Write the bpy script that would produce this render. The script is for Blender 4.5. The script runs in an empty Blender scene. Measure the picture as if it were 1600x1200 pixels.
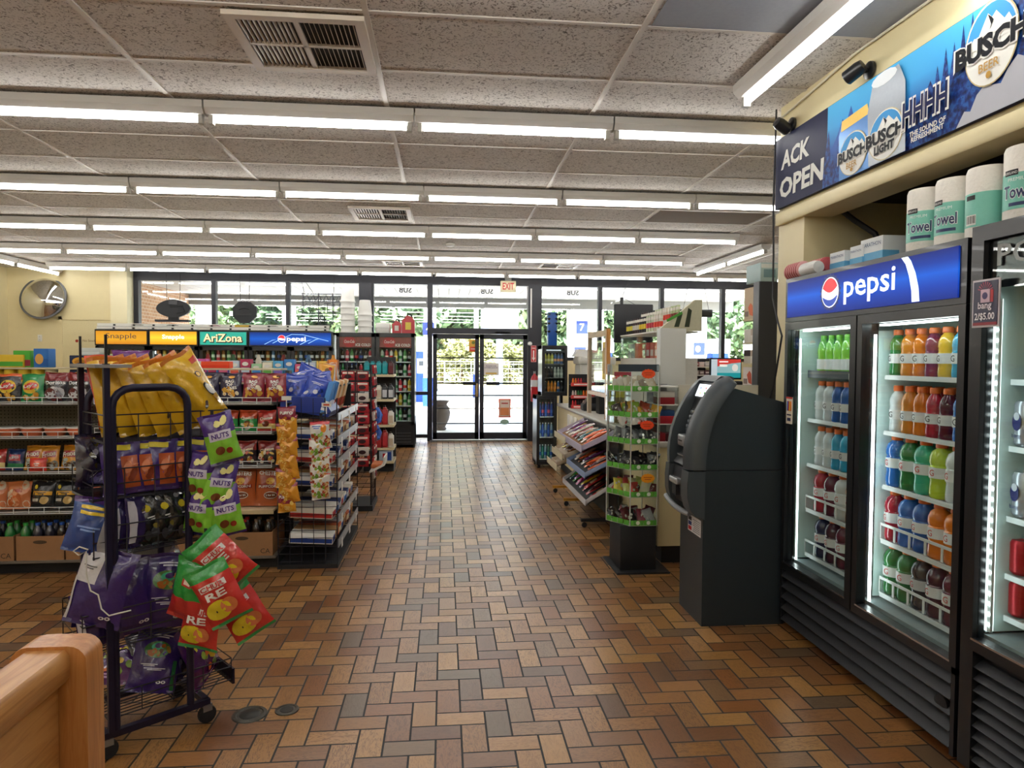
import bpy, math, random
from mathutils import Vector, Matrix, Euler
random.seed(11)
S = bpy.context.scene
COL = S.collection
PI = math.pi

# ---------------------------------------------------------------- camera
F_PX, YAW, PIT, ROL, CAM_H = 1079.4, .0975497, .0358498, .00610054, 1.48
fw = Vector((math.sin(YAW)*math.cos(PIT), math.cos(YAW)*math.cos(PIT), -math.sin(PIT)))
r0 = Vector((math.cos(YAW), -math.sin(YAW), 0)); u0 = r0.cross(fw)
rt = r0*math.cos(ROL)+u0*math.sin(ROL); up = -r0*math.sin(ROL)+u0*math.cos(ROL)
cd = bpy.data.cameras.new('camera'); cam = bpy.data.objects.new('camera', cd); COL.objects.link(cam)
cam.matrix_world = Matrix(((rt.x, up.x, -fw.x, 0), (rt.y, up.y, -fw.y, 0), (rt.z, up.z, -fw.z, CAM_H), (0, 0, 0, 1)))
cd.sensor_width = 36; cd.lens = 36*F_PX/1600; cd.clip_start = .05; cd.clip_end = 500
S.camera = cam

# ---------------------------------------------------------------- view, sky, sun
S.view_settings.view_transform = 'Standard'; S.view_settings.look = 'None'
S.view_settings.exposure = 0.0; S.view_settings.gamma = 1; S.view_settings.use_curve_mapping = False
SKY_STRENGTH, SUN_STRENGTH, TUBE_STRENGTH = 1.8, 32.0, 24.0
w = bpy.data.worlds.new('sky'); S.world = w; w.use_nodes = True
nt = w.node_tree; bg = nt.nodes['Background']
sky = nt.nodes.new('ShaderNodeTexSky'); sky.sky_type = 'NISHITA'; sky.sun_disc = False
sky.sun_elevation = math.radians(55); sky.sun_rotation = math.radians(200); sky.air_density = 1.2; sky.dust_density = 2.5
nt.links.new(sky.outputs[0], bg.inputs[0]); bg.inputs[1].default_value = SKY_STRENGTH
sd = bpy.data.lights.new('sun', 'SUN'); sd.energy = SUN_STRENGTH; sd.angle = math.radians(.6); sd.color = (1, .95, .88)
so = bpy.data.objects.new('sun', sd); COL.objects.link(so); so.rotation_euler = (math.radians(38), math.radians(14), math.radians(0))
S.cycles.max_bounces = 8; S.cycles.diffuse_bounces = 4; S.cycles.glossy_bounces = 4; S.cycles.transparent_max_bounces = 16
S.cycles.caustics_reflective = False; S.cycles.caustics_refractive = False
S.cycles.sample_clamp_indirect = 6; S.cycles.use_denoising = True

# ---------------------------------------------------------------- materials
def hx(c):
    if not isinstance(c, str): return tuple(c)
    c = c.lstrip('#'); o = []
    for i in (0, 2, 4):
        v = int(c[i:i+2], 16)/255
        o.append(v/12.92 if v <= .04045 else ((v+.055)/1.055)**2.4)
    return tuple(o)
_mc = {}
def M(c, rough=.5, metal=0., emit=0., var=.08, bump=0., bs=60, coat=0., spec=.5, name=None, alpha=1):
    k = (c, rough, metal, emit, var, bump, bs, coat, spec, alpha)
    if k in _mc: return _mc[k]
    m = bpy.data.materials.new(name or 'paint'); m.use_nodes = True; n = m.node_tree; b = n.nodes['Principled BSDF']
    col = hx(c)
    b.inputs['Roughness'].default_value = rough; b.inputs['Metallic'].default_value = metal
    b.inputs['Coat Weight'].default_value = coat; b.inputs['Specular IOR Level'].default_value = spec
    b.inputs['Base Color'].default_value = (*col, 1); b.inputs['Alpha'].default_value = alpha
    if emit:
        b.inputs['Emission Color'].default_value = (*col, 1); b.inputs['Emission Strength'].default_value = emit
    elif var or bump:
        tc = n.nodes.new('ShaderNodeTexCoord'); nz = n.nodes.new('ShaderNodeTexNoise'); nz.inputs['Scale'].default_value = bs
        nz.inputs['Detail'].default_value = 3
        n.links.new(tc.outputs['Object'], nz.inputs['Vector'])
        if var:
            mr = n.nodes.new('ShaderNodeMapRange'); mr.inputs['To Min'].default_value = 1-var; mr.inputs['To Max'].default_value = 1+var
            hs = n.nodes.new('ShaderNodeHueSaturation'); hs.inputs['Color'].default_value = (*col, 1)
            n.links.new(nz.outputs['Fac'], mr.inputs['Value']); n.links.new(mr.outputs[0], hs.inputs['Value'])
            n.links.new(hs.outputs[0], b.inputs['Base Color'])
        if bump:
            bp = n.nodes.new('ShaderNodeBump'); bp.inputs['Strength'].default_value = bump; bp.inputs['Distance'].default_value = .01
            n.links.new(nz.outputs['Fac'], bp.inputs['Height']); n.links.new(bp.outputs[0], b.inputs['Normal'])
    _mc[k] = m
    return m
def foil(c): return M(c, .26, .0, 0, .06, .8, 22, .6, .6, 'bag_film')
def plastic(c, r=.35): return M(c, r, 0, 0, .03, 0, 30, 0, .5, 'plastic')
def paper(c): return M(c, .7, 0, 0, .06, 0, 20, 0, .3, 'printed_card')
def liquid(c): return M(c, .12, 0, 0, .02, 0, 30, .6, .5, 'drink_bottle_plastic')
def glow(c, s): return M(c, .4, 0, s, 0, 0, 1, 0, .5, 'lit_panel')
def glassy(name, tint=(1, 1, 1), refl=.12, rough=.0):
    if name in _mc: return _mc[name]
    m = bpy.data.materials.new(name); m.use_nodes = True; n = m.node_tree; n.nodes.clear()
    o = n.nodes.new('ShaderNodeOutputMaterial'); t = n.nodes.new('ShaderNodeBsdfTransparent'); g = n.nodes.new('ShaderNodeBsdfGlossy')
    g.inputs['Roughness'].default_value = rough; t.inputs[0].default_value = (*tint, 1)
    ge = n.nodes.new('ShaderNodeNewGeometry'); dp = n.nodes.new('ShaderNodeVectorMath'); dp.operation = 'DOT_PRODUCT'
    n.links.new(ge.outputs['Incoming'], dp.inputs[0]); n.links.new(ge.outputs['Normal'], dp.inputs[1])
    def mt(op, a, b):
        q = n.nodes.new('ShaderNodeMath'); q.operation = op; q.use_clamp = True
        for i, x in enumerate((a, b)):
            if isinstance(x, (int, float)): q.inputs[i].default_value = x
            else: n.links.new(x, q.inputs[i])
        return q.outputs[0]
    ab = n.nodes.new('ShaderNodeMath'); ab.operation = 'ABSOLUTE'; n.links.new(dp.outputs['Value'], ab.inputs[0])
    ml_ = mt('ADD', mt('MULTIPLY', mt('POWER', mt('SUBTRACT', 1., ab.outputs[0]), 5.), 1-refl), refl)
    mx = n.nodes.new('ShaderNodeMixShader')
    n.links.new(ml_, mx.inputs[0])
    n.links.new(t.outputs[0], mx.inputs[1]); n.links.new(g.outputs[0], mx.inputs[2]); n.links.new(mx.outputs[0], o.inputs[0])
    _mc[name] = m
    return m
GLASS = glassy('window_glass', (.97, .99, .98), .04)
DOORGLASS = glassy('cooler_glass', (.95, .99, .98), .03)
ACRYL = glassy('clear_acrylic', (.96, .98, .97), .03, .02)

BLACK = M('#16181c', .35, 0, 0, .1, 0, 20, .1, .5, 'black_enamel')
MATTE = M('#1b1c20', .6, 0, 0, .1, 0, 20, 0, .4, 'black_matte')
BRONZE = M('#23242c', .45, .2, 0, .1, 0, 8, 0, .5, 'dark_bronze_aluminium')
CREAM = M('#dccfa4', .45, 0, 0, .03, .02, 12, 0, .4, 'cream_wall_paint')
WHITE = M('#e9e9e4', .45, 0, 0, .02, 0, 20, 0, .4, 'white_enamel')
CHROME = M('#c8c8cc', .22, 1, 0, .04, 0, 20, 0, .5, 'chrome')
STEEL = M('#8f8f90', .4, .7, 0, .05, 0, 20, 0, .5, 'galvanised_steel')
TAN = M('#cdbf9c', .5, 0, 0, .04, 0, 10, 0, .4, 'tan_enamel')
PURPM = M('#181530', .4, .2, 0, .08, 0, 20, 0, .5, 'dark_purple_powder_coat')
CARD = M('#9a7350', .85, 0, 0, .08, .05, 30, 0, .2, 'corrugated_card')

# ---------------------------------------------------------------- mesh builder
_tc = {}
def textgeo(s, bold=0., shear=0.):
    k = (s, bold, shear)
    if k in _tc: return _tc[k]
    cu = bpy.data.curves.new('lettering', 'FONT'); cu.body = s; cu.size = 1; cu.offset = bold; cu.shear = shear; cu.resolution_u = 2
    cu.space_line = .85; cu.align_x = 'CENTER'
    ob = bpy.data.objects.new('lettering', cu); COL.objects.link(ob)
    me = bpy.data.meshes.new_from_object(ob.evaluated_get(bpy.context.evaluated_depsgraph_get()))
    V = [(v.co.x, v.co.y) for v in me.vertices]; Fc = [tuple(p.vertices) for p in me.polygons]
    bpy.data.objects.remove(ob); bpy.data.curves.remove(cu); bpy.data.meshes.remove(me)
    xs = [a for a, _ in V]; ys = [b for _, b in V]
    cx, cy = (min(xs)+max(xs))/2, (min(ys)+max(ys))/2
    V = [(a-cx, b-cy) for a, b in V]
    _tc[k] = (V, Fc, max(xs)-min(xs), max(ys)-min(ys))
    return _tc[k]

class MB:
    def __init__(s): s.v = []; s.f = []; s.m = []; s.mats = []
    def mi(s, m):
        if m not in s.mats: s.mats.append(m)
        return s.mats.index(m)
    def add(s, V, Fc, mat, T=None):
        b = len(s.v); i = s.mi(mat)
        s.v += [tuple(T @ Vector(p)) if T else tuple(p) for p in V]
        for q in Fc: s.f.append(tuple(b+k for k in q)); s.m.append(i)
        return s
    def box(s, x0, x1, y0, y1, z0, z1, mat, T=None):
        V = [(x, y, z) for x in (x0, x1) for y in (y0, y1) for z in (z0, z1)]
        return s.add(V, [(0, 1, 3, 2), (4, 6, 7, 5), (0, 4, 5, 1), (2, 3, 7, 6), (0, 2, 6, 4), (1, 5, 7, 3)], mat, T)
    def rbox(s, x0, x1, y0, y1, z0, z1, mat, r=.01, T=None):
        # box with chamfered vertical and horizontal edges
        V = []; Fc = []
        def ring(z, i): return [(x0+i, y0+r, z), (x0+r, y0+i, z), (x1-r, y0+i, z), (x1-i, y0+r, z), (x1-i, y1-r, z), (x1-r, y1-i, z), (x0+r, y1-i, z), (x0+i, y1-r, z)]
        rings = [ring(z0, r*.7), ring(z0+r, 0), ring(z1-r, 0), ring(z1, r*.7)]
        for g in rings: V += g
        for k in range(3):
            for j in range(8): Fc.append((k*8+j, k*8+(j+1) % 8, k*8+8+(j+1) % 8, k*8+8+j))
        Fc.append(tuple(range(7, -1, -1))); Fc.append(tuple(range(24, 32)))
        return s.add(V, Fc, mat, T)
    def path(s, pts, r, mat, n=8, closed=False, T=None):
        P = [Vector(p) for p in pts]; V = []; Fc = []; N = len(P); prev = None
        for i, p in enumerate(P):
            if closed: d = (P[(i+1) % N]-P[i-1])
            else: d = P[min(i+1, N-1)]-P[max(i-1, 0)]
            d.normalize()
            a = prev if prev is not None else (Vector((0, 0, 1)) if abs(d.z) < .9 else Vector((1, 0, 0)))
            a = (a-d*a.dot(d)); a.normalize(); b = d.cross(a); prev = a
            for k in range(n):
                t = 2*PI*k/n; V.append(p+(a*math.cos(t)+b*math.sin(t))*r)
        for i in range(N if closed else N-1):
            j = (i+1) % N
            for k in range(n): Fc.append((i*n+k, i*n+(k+1) % n, j*n+(k+1) % n, j*n+k))
        if not closed: Fc.append(tuple(range(n-1, -1, -1))); Fc.append(tuple((N-1)*n+k for k in range(n)))
        return s.add(V, Fc, mat, T)
    def cyl(s, p0, p1, r, mat, n=12, T=None): return s.path([p0, p1], r, mat, n, False, T)
    def lathe(s, prof, mat, n=16, o=(0, 0, 0), T=None, sx=1, sy=1):
        V = []; Fc = []; K = len(prof)
        for r, z in prof:
            for k in range(n):
                t = 2*PI*k/n; V.append((o[0]+r*sx*math.cos(t), o[1]+r*sy*math.sin(t), o[2]+z))
        for i in range(K-1):
            for k in range(n): Fc.append((i*n+k, i*n+(k+1) % n, (i+1)*n+(k+1) % n, (i+1)*n+k))
        if prof[0][0] > 1e-5: Fc.append(tuple(range(n-1, -1, -1)))
        if prof[-1][0] > 1e-5: Fc.append(tuple((K-1)*n+k for k in range(n)))
        return s.add(V, Fc, mat, T)
    def prism(s, pts, ax, a, b, mat, T=None):
        # extrude a 2-D outline along axis ax from a to b
        def P(q, t): return {'x': (t, q[0], q[1]), 'y': (q[0], t, q[1]), 'z': (q[0], q[1], t)}[ax]
        n = len(pts); V = [P(q, a) for q in pts]+[P(q, b) for q in pts]
        Fc = [tuple(range(n)), tuple(range(2*n-1, n-1, -1))]+[(k, k+n, (k+1) % n+n, (k+1) % n) for k in range(n)]
        return s.add(V, Fc, mat, T)
    def poly(s, pts, mat, T=None): return s.add(pts, [tuple(range(len(pts)))], mat, T)
    def plane2(s, pts, o, R, U, mat, off=0.):
        o, R, U = Vector(o), Vector(R), Vector(U); N = R.cross(U)
        return s.poly([o+R*a+U*b+N*off for a, b in pts], mat)
    def ell(s, o, R, U, rx, ry, mat, n=24, off=0., tilt=0., c=(0, 0)):
        pts = []
        for k in range(n):
            t = 2*PI*k/n; a, b = rx*math.cos(t), ry*math.sin(t)
            pts.append((c[0]+a*math.cos(tilt)-b*math.sin(tilt), c[1]+a*math.sin(tilt)+b*math.cos(tilt)))
        return s.plane2(pts, o, R, U, mat, off)
    def text(s, t, o, R, U, mat, h=None, w=None, off=.002, bold=0., shear=0., tilt=0.):
        V, Fc, tw, th = textgeo(t, bold, shear)
        o, R, U = Vector(o), Vector(R), Vector(U); N = R.cross(U)
        sy = (h/th) if h else w/tw; sx = (w/tw) if w else sy
        ct, st = math.cos(tilt), math.sin(tilt)
        P = []
        for a, b in V:
            a, b = a*sx, b*sy
            P.append(o+R*(a*ct-b*st)+U*(a*st+b*ct)+N*off)
        return s.add(P, Fc, mat)
    def mesh(s, name, sharp=38, fix=True):
        me = bpy.data.meshes.new(name); me.from_pydata([tuple(p) for p in s.v], [], s.f)
        for m in s.mats: me.materials.append(m)
        me.polygons.foreach_set('material_index', s.m)
        me.update()
        if sharp: me.shade_smooth(); me.set_sharp_from_angle(angle=math.radians(sharp))
        return me
    def build(s, name, parent=None, loc=(0, 0, 0), rot=(0, 0, 0), sharp=38):
        return obj(name, s.mesh(name, sharp), parent, loc, rot)

def obj(name, me, parent=None, loc=(0, 0, 0), rot=(0, 0, 0), scale=None):
    o = bpy.data.objects.new(name, me); COL.objects.link(o)
    o.location = loc; o.rotation_euler = rot
    if scale: o.scale = scale
    if parent: o.parent = parent
    return o
def tag(o, label, cat, group=None, kind=None):
    o['label'] = label; o['category'] = cat
    if group: o['group'] = group
    if kind: o['kind'] = kind
    return o
def thing(name, label, cat, loc=(0, 0, 0), rotz=0., group=None):
    o = bpy.data.objects.new(name, None); COL.objects.link(o); o.empty_display_size = .1
    o.location = loc; o.rotation_euler = (0, 0, rotz)
    return tag(o, label, cat, group)
def struct(o, label=None, cat=None):
    o['kind'] = 'structure'
    if label: o['label'] = label
    if cat: o['category'] = cat
    return o
def dup(root, loc, rot=None, label=None, group=None, scale=None):
    def rec(o, par):
        c = o.copy(); COL.objects.link(c); c.parent = par
        for ch in o.children: rec(ch, c)
        return c
    r = rec(root, None); r.location = loc
    if rot is not None: r.rotation_euler = rot
    if scale: r.scale = scale
    if label: r['label'] = label
    if group: r['group'] = group
    return r
ORD = ['first', 'second', 'third', 'fourth', 'fifth', 'sixth', 'seventh', 'eighth', 'ninth', 'tenth', 'eleventh', 'twelfth', 'thirteenth', 'fourteenth', 'fifteenth', 'sixteenth']
X1, Y1, Z1 = (1, 0, 0), (0, 1, 0), (0, 0, 1)
XN, YN = (-1, 0, 0), (0, -1, 0)
# ================================================================ special surface materials
def nodes_mat(name):
    m = bpy.data.materials.new(name); m.use_nodes = True; n = m.node_tree
    return m, n, n.nodes['Principled BSDF']
class NB:
    def __init__(s, n): s.n = n
    def val(s, sock, x):
        if isinstance(x, (int, float)): sock.default_value = x
        else: s.n.links.new(x, sock)
    def m(s, op, a, b=0., c=None):
        q = s.n.nodes.new('ShaderNodeMath'); q.operation = op
        s.val(q.inputs[0], a); s.val(q.inputs[1], b)
        if c is not None: s.val(q.inputs[2], c)
        return q.outputs[0]
    def vec(s, a, b, c):
        q = s.n.nodes.new('ShaderNodeCombineXYZ')
        for i, x in enumerate((a, b, c)): s.val(q.inputs[i], x)
        return q.outputs[0]
    def noise(s, v, scale, detail=2, dist=0., rough=.5):
        q = s.n.nodes.new('ShaderNodeTexNoise'); s.n.links.new(v, q.inputs['Vector'])
        q.inputs['Scale'].default_value = scale; q.inputs['Detail'].default_value = detail
        q.inputs['Distortion'].default_value = dist; q.inputs['Roughness'].default_value = rough
        return q.outputs['Fac']
    def ramp(s, f, stops, interp='LINEAR'):
        q = s.n.nodes.new('ShaderNodeValToRGB'); s.n.links.new(f, q.inputs[0]); cr = q.color_ramp; cr.interpolation = interp
        while len(cr.elements) < len(stops): cr.elements.new(.5)
        for e, (p, c) in zip(cr.elements, stops): e.position = p; e.color = (*hx(c), 1)
        return q.outputs[0]
    def mix(s, f, a, b, mode='MIX'):
        q = s.n.nodes.new('ShaderNodeMix'); q.data_type = 'RGBA'; q.blend_type = mode
        s.val(q.inputs[0], f)
        for i, x in ((6, a), (7, b)):
            if isinstance(x, str): q.inputs[i].default_value = (*hx(x), 1)
            else: s.n.links.new(x, q.inputs[i])
        return q.outputs[2]
    def xyz(s, kind='Object'):
        tc = s.n.nodes.new('ShaderNodeTexCoord'); sp = s.n.nodes.new('ShaderNodeSeparateXYZ')
        s.n.links.new(tc.outputs[kind], sp.inputs[0])
        return tc.outputs[kind], sp.outputs[0], sp.outputs[1], sp.outputs[2]
    def bump(s, h, bsdf, st=.3, d=.005):
        q = s.n.nodes.new('ShaderNodeBump'); q.inputs['Strength'].default_value = st; q.inputs['Distance'].default_value = d
        s.n.links.new(h, q.inputs['Height']); s.n.links.new(q.outputs[0], bsdf.inputs['Normal'])

def floor_material():
    m, n, b = nodes_mat('herringbone_quarry_tile'); N = NB(n); P, x, y, z = N.xyz(); s = .1
    X_, Y_ = N.m('MULTIPLY_ADD', x, 1/s, .3), N.m('MULTIPLY_ADD', y, 1/s, .5)
    i, j = N.m('FLOOR', X_), N.m('FLOOR', Y_); fx, fy = N.m('FRACT', X_), N.m('FRACT', Y_)
    k = N.m('FLOORED_MODULO', N.m('SUBTRACT', i, j), 4)
    isH = N.m('LESS_THAN', k, 1.5); isV = N.m('SUBTRACT', 1, isH)
    i0 = N.m('SUBTRACT', i, N.m('MULTIPLY', k, isH)); j0 = N.m('ADD', j, N.m('MULTIPLY', N.m('SUBTRACT', k, 3), isV))
    uH = N.m('ADD', fx, k); uV = N.m('ADD', fy, N.m('SUBTRACT', 3, k))
    u = N.m('ADD', N.m('MULTIPLY', uH, isH), N.m('MULTIPLY', uV, isV))
    v = N.m('ADD', N.m('MULTIPLY', fy, isH), N.m('MULTIPLY', fx, isV))
    d = N.m('MINIMUM', N.m('MINIMUM', u, N.m('SUBTRACT', 2, u)), N.m('MINIMUM', v, N.m('SUBTRACT', 1, v)))
    grout = N.m('LESS_THAN', d, .040)
    wn = n.nodes.new('ShaderNodeTexWhiteNoise'); wn.noise_dimensions = '3D'; n.links.new(N.vec(i0, j0, isH), wn.inputs['Vector'])
    sp = n.nodes.new('ShaderNodeSeparateColor'); n.links.new(wn.outputs['Color'], sp.inputs[0])
    base = N.ramp(wn.outputs['Value'], [(0, '#ab7f47'), (.16, '#8f6230'), (.32, '#ae8250'), (.48, '#86542a'), (.62, '#764f30'), (.76, '#9a6d3f'), (.9, '#64533f'), (1, '#6b4026')])
    gv = N.vec(N.m('ADD', N.m('MULTIPLY', u, .55), N.m('MULTIPLY', sp.outputs[0], 90)), N.m('ADD', N.m('MULTIPLY', v, 2.1), N.m('MULTIPLY', sp.outputs[1], 70)), 0)
    g = N.noise(gv, 2.2, 5, 1.6, .6)
    rings = N.m('FRACT', N.m('MULTIPLY', g, 5))
    dark = N.m('POWER', N.m('ABSOLUTE', N.m('MULTIPLY_ADD', rings, 2, -1)), 2.2)
    col = N.mix(N.m('MULTIPLY', dark, N.m('MULTIPLY_ADD', sp.outputs[2], .55, .22)), base, '#4a2814')
    col = N.mix(grout, col, '#141210')
    n.links.new(col, b.inputs['Base Color'])
    ro = N.m('MULTIPLY_ADD', N.noise(P, 3.5, 3), .10, N.m('MULTIPLY_ADD', grout, .4, .25)); n.links.new(ro, b.inputs['Roughness'])
    b.inputs['Specular IOR Level'].default_value = .7
    N.bump(N.m('MINIMUM', d, .07), b, .3, .02)
    return m
def ceiling_material():
    m, n, b = nodes_mat('fissured_ceiling_tile'); N = NB(n); P, x, y, z = N.xyz()
    a = N.noise(P, 34, 2, 2.2, .55); c = N.noise(P, 75, 1, .8)
    f1 = N.ramp(a, [(.0, '#000000'), (.57, '#000000'), (.63, '#ffffff'), (1, '#ffffff')]); f2 = N.ramp(c, [(0, '#000000'), (.61, '#000000'), (.66, '#ffffff'), (1, '#ffffff')])
    f = N.mix(.5, f1, f2, 'ADD')
    col = N.mix(N.m('MULTIPLY', f, .8), '#d9d4ce', '#5a534e')
    col = N.mix(N.m('MULTIPLY', N.noise(P, .9, 2), .25), col, '#c8c2ba')
    n.links.new(col, b.inputs['Base Color']); b.inputs['Roughness'].default_value = .9; b.inputs['Specular IOR Level'].default_value = .15
    N.bump(f, b, -.3, .004)
    return m
def brick_material():
    m, n, b = nodes_mat('tan_brick'); N = NB(n); P, x, y, z = N.xyz()
    q = n.nodes.new('ShaderNodeTexBrick'); n.links.new(N.vec(y, z, 0), q.inputs['Vector']); q.inputs['Scale'].default_value = 4
    q.inputs['Color1'].default_value = (*hx('#b58a66'), 1); q.inputs['Color2'].default_value = (*hx('#a27350'), 1); q.inputs['Mortar'].default_value = (*hx('#c9bda8'), 1)
    n.links.new(q.outputs[0], b.inputs['Base Color']); b.inputs['Roughness'].default_value = .85
    return m
def wood_material(c1='#c08a50', c2='#9a6432', axis=1):
    m, n, b = nodes_mat('oak_veneer'); N = NB(n); P, x, y, z = N.xyz()
    sc = [30, 30, 30]; sc[axis] = 2.2
    g = N.noise(N.vec(N.m('MULTIPLY', x, sc[0]), N.m('MULTIPLY', y, sc[1]), N.m('MULTIPLY', z, sc[2])), 1.6, 5, .8, .6)
    n.links.new(N.ramp(g, [(.25, c2), (.5, c1), (.8, '#cf9c62')]), b.inputs['Base Color']); b.inputs['Roughness'].default_value = .32
    return m
FLOOR, CEIL, BRICK = floor_material(), ceiling_material(), brick_material()
WOOD = wood_material()
WOODX = wood_material(axis=0)

# ================================================================ room shell
def box1(name, b, mat, label=None):
    return struct(MB().box(*b, mat).build(name), label)
box1('floor', (-7.5, 6.7, -2.2, 12.66, -.12, 0), FLOOR)
CZ = 2.967
box1('ceiling', (-7.5, 6.7, -2.2, 12.66, CZ, CZ+.15), CEIL)
# ceiling grid tees
GRID = M('#cfc8be', .5, 0, 0, .03, 0, 10, 0, .4, 'tee_bar_paint')
g = MB()
for k in range(-5, 6):
    x = -.34+1.22*k
    if -7.3 < x < 6.5: g.box(x-.013, x+.013, -2, 12.4, CZ-.008, CZ-.0005, GRID)
for k in range(-9, 16):
    y = 3.06+.61*k
    if -2 < y < 12.4: g.box(-7.3, 6.5, y-.011, y+.011, CZ-.006, CZ-.0005, GRID)
struct(g.build('trim_1'), 'pale metal tee grid between the ceiling tiles')
# one replaced plain grey tile and two missing ones above the till
g = MB().box(.89+.02, 2.0, 2.47, 3.05, CZ-.004, CZ-.001, M('#8e929a', .6)); struct(g.build('trim_2'), 'plain grey replacement ceiling tile')
g = MB().box(2.14, 3.28, 6.75, 7.30, CZ-.004, CZ-.001, M('#6f5f4c', .9))
struct(g.build('trim_3'), 'brown opening in the ceiling grid above the till')
box1('wall_back', (-7.3, -5.57, 12.4, 12.66, 0, CZ), CREAM)
box1('column_1', (-5.57, -5.30, 12.2, 12.66, 0, CZ), M('#e2d8b4', .45, 0, 0, .03, 0, 12, 0, .4, 'cream_wall_paint'))
box1('wall_left', (-7.5, -7.3, -2, 12.66, 0, CZ), CREAM)
box1('wall_right', (6.5, 6.7, -2, 12.66, 0, CZ), CREAM)
box1('wall_front', (-7.3, 6.5, -2.2, -2, 0, CZ), CREAM)
box1('wall_partition', (1.97, 3.3, 3.66, 3.95, 0, CZ), CREAM)
# soffit above the coolers, with its bottom beam; dark niche behind
g = MB().box(1.97, 2.11, -2, 3.66, 2.345, CZ, CREAM).rbox(1.945, 2.13, -2, 3.95, 2.275, 2.345, CREAM, .006)
struct(g.build('wall_soffit'), 'cream soffit carrying the beer banner')
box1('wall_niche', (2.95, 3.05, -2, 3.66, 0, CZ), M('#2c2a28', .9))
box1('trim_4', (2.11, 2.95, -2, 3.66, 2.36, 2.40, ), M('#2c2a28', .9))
# flush door in the back wall
g = MB().box(-6.49, -6.43, 12.375, 12.4, 0, 2.16, CREAM).box(-6.43, -5.58, 12.385, 12.4, 0, 2.09, M('#d6ca9f', .5)).box(-6.49, -5.58, 12.375, 12.4, 2.10, 2.16, CREAM)
d = struct(g.build('door_3'), 'cream flush door in the back wall')
g = MB().text('No Smoking', (-5.97, 12.384, 1.745), X1, Z1, M('#7a4a20', .6), h=.05).ell((-6.2, 12.384, 1.745), X1, Z1, .025, .025, M('#a03020', .6), off=.002)
g.build('lettering', d)

# ---------------------------------------------------------------- storefront
def storewin(n, x0, x1, zb, zt, label, ml=.07, bars=(), text=None, y=12.5):
    g = MB()
    g.box(x0-ml/2, x0+ml/2, y-.06, y+.06, 0 if zb < 1 else zb, zt, BRONZE).box(x0, x1, y-.05, y+.05, zb-.06, zb, BRONZE)
    for b in bars: g.box(x0, x1, y-.05, y+.05, b-.03, b+.03, BRONZE)
    o = struct(g.build('window_%d' % n), label)
    MB().box(x0+ml/2, x1-.03, y-.004, y+.004, zb, zt, GLASS).build('pane', o)
    if text:
        MB().text('SUB', (text, y+.007, 2.705), XN, Z1, M('#26272c', .8), h=.1, w=.22, bold=.02).build('lettering', o)
    return o
HZ = 2.80
storewin(1, -5.27, -3.98, .9, HZ, 'leftmost storefront pane with brick wall outside', .1)
storewin(2, -3.98, -2.73, .9, HZ, 'storefront pane behind the hanging octagon')
storewin(3, -2.73, -1.5, .9, HZ, 'storefront pane behind the unlit neon lettering')
storewin(4, -1.28, -.30, .12, HZ, 'storefront pane left of the entrance doors', .06, (.86,), -.70)
storewin(5, -.26, 1.5, 2.03, HZ, 'transom pane above the entrance doors', .09, (), .76)
storewin(6, 1.72, 2.83, 1.52, HZ, 'storefront pane right of the entrance doors', .06, (), 2.33)
storewin(7, 2.83, 3.99, 1.52, HZ, 'storefront pane behind the hanging black panel')
storewin(8, 3.99, 5.16, 1.52, HZ, 'storefront pane behind the hanging black bar')
storewin(9, 5.16, 6.3, 1.52, HZ, 'rightmost storefront pane')
box1('beam_1', (-5.30, 6.5, 12.44, 12.56, HZ, CZ), BRONZE, 'dark bronze header above the storefront glass')
g = MB().box(-1.5, -1.28, 12.38, 12.6, 0, HZ, BRONZE); struct(g.build('column_2'), 'dark bronze post left of the entrance')
g = MB().box(1.50, 1.72, 12.38, 12.6, 0, HZ, BRONZE); struct(g.build('column_3'), 'dark bronze post carrying the fire extinguisher')
g = MB().box(-.305, -.215, 12.43, 12.57, 0, HZ, BRONZE); struct(g.build('trim_6'))
box1('wall_knee', (-5.3, -1.5, 12.46, 12.6, 0, .84), CREAM)
box1('wall_sill', (1.72, 6.5, 12.46, 12.6, 0, 1.46), CREAM)
box1('trim_5', (-.26, 1.5, 12.40, 12.6, 0, .02), STEEL, 'metal threshold under the entrance doors')
g = MB().box(-.26, 1.5, 12.42, 12.58, 1.93, 2.03, BRONZE); struct(g.build('beam_2'), 'dark bronze bar above the entrance doors')

def leaf(n, x0, x1, label, pushx, handle):
    z0, z1, y0, y1 = .03, 1.925, 12.46, 12.51
    g = MB().box(x0, x0+.075, y0, y1, z0, z1, BRONZE).box(x1-.075, x1, y0, y1, z0, z1, BRONZE)
    g.box(x0, x1, y0, y1, z1-.085, z1, BRONZE).box(x0, x1, y0, y1, z0, z0+.12, BRONZE)
    o = struct(g.build('door_%d' % n), label)
    MB().box(x0+.075, x1-.075, 12.48, 12.488, z0+.12, z1-.085, GLASS).build('pane', o)
    for z in (1.50, 1.04, .82, .585, .31): MB().box(x0+.07, x1-.07, 12.512, 12.53, z-.011, z+.011, BRONZE).build('security_bar', o)
    MB().rbox(pushx-.12, pushx+.12, 12.40, 12.44, 1.01, 1.07, MATTE, .012).box(pushx-.1, pushx-.08, 12.44, 12.48, 1.03, 1.05, MATTE).box(pushx+.08, pushx+.1, 12.44, 12.48, 1.03, 1.05, MATTE).build('push_handle', o)
    if handle: MB().rbox(x1-.06, x1-.02, 12.435, 12.46, .80, 1.04, M('#b59a6a', .4, .3), .008).build('lock_plate', o)
    return o
L = leaf(1, -.21, .622, 'left leaf of the dark bronze entrance doors', .45, True)
Rr = leaf(2, .632, 1.495, 'right leaf of the dark bronze entrance doors', .87, False)
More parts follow.
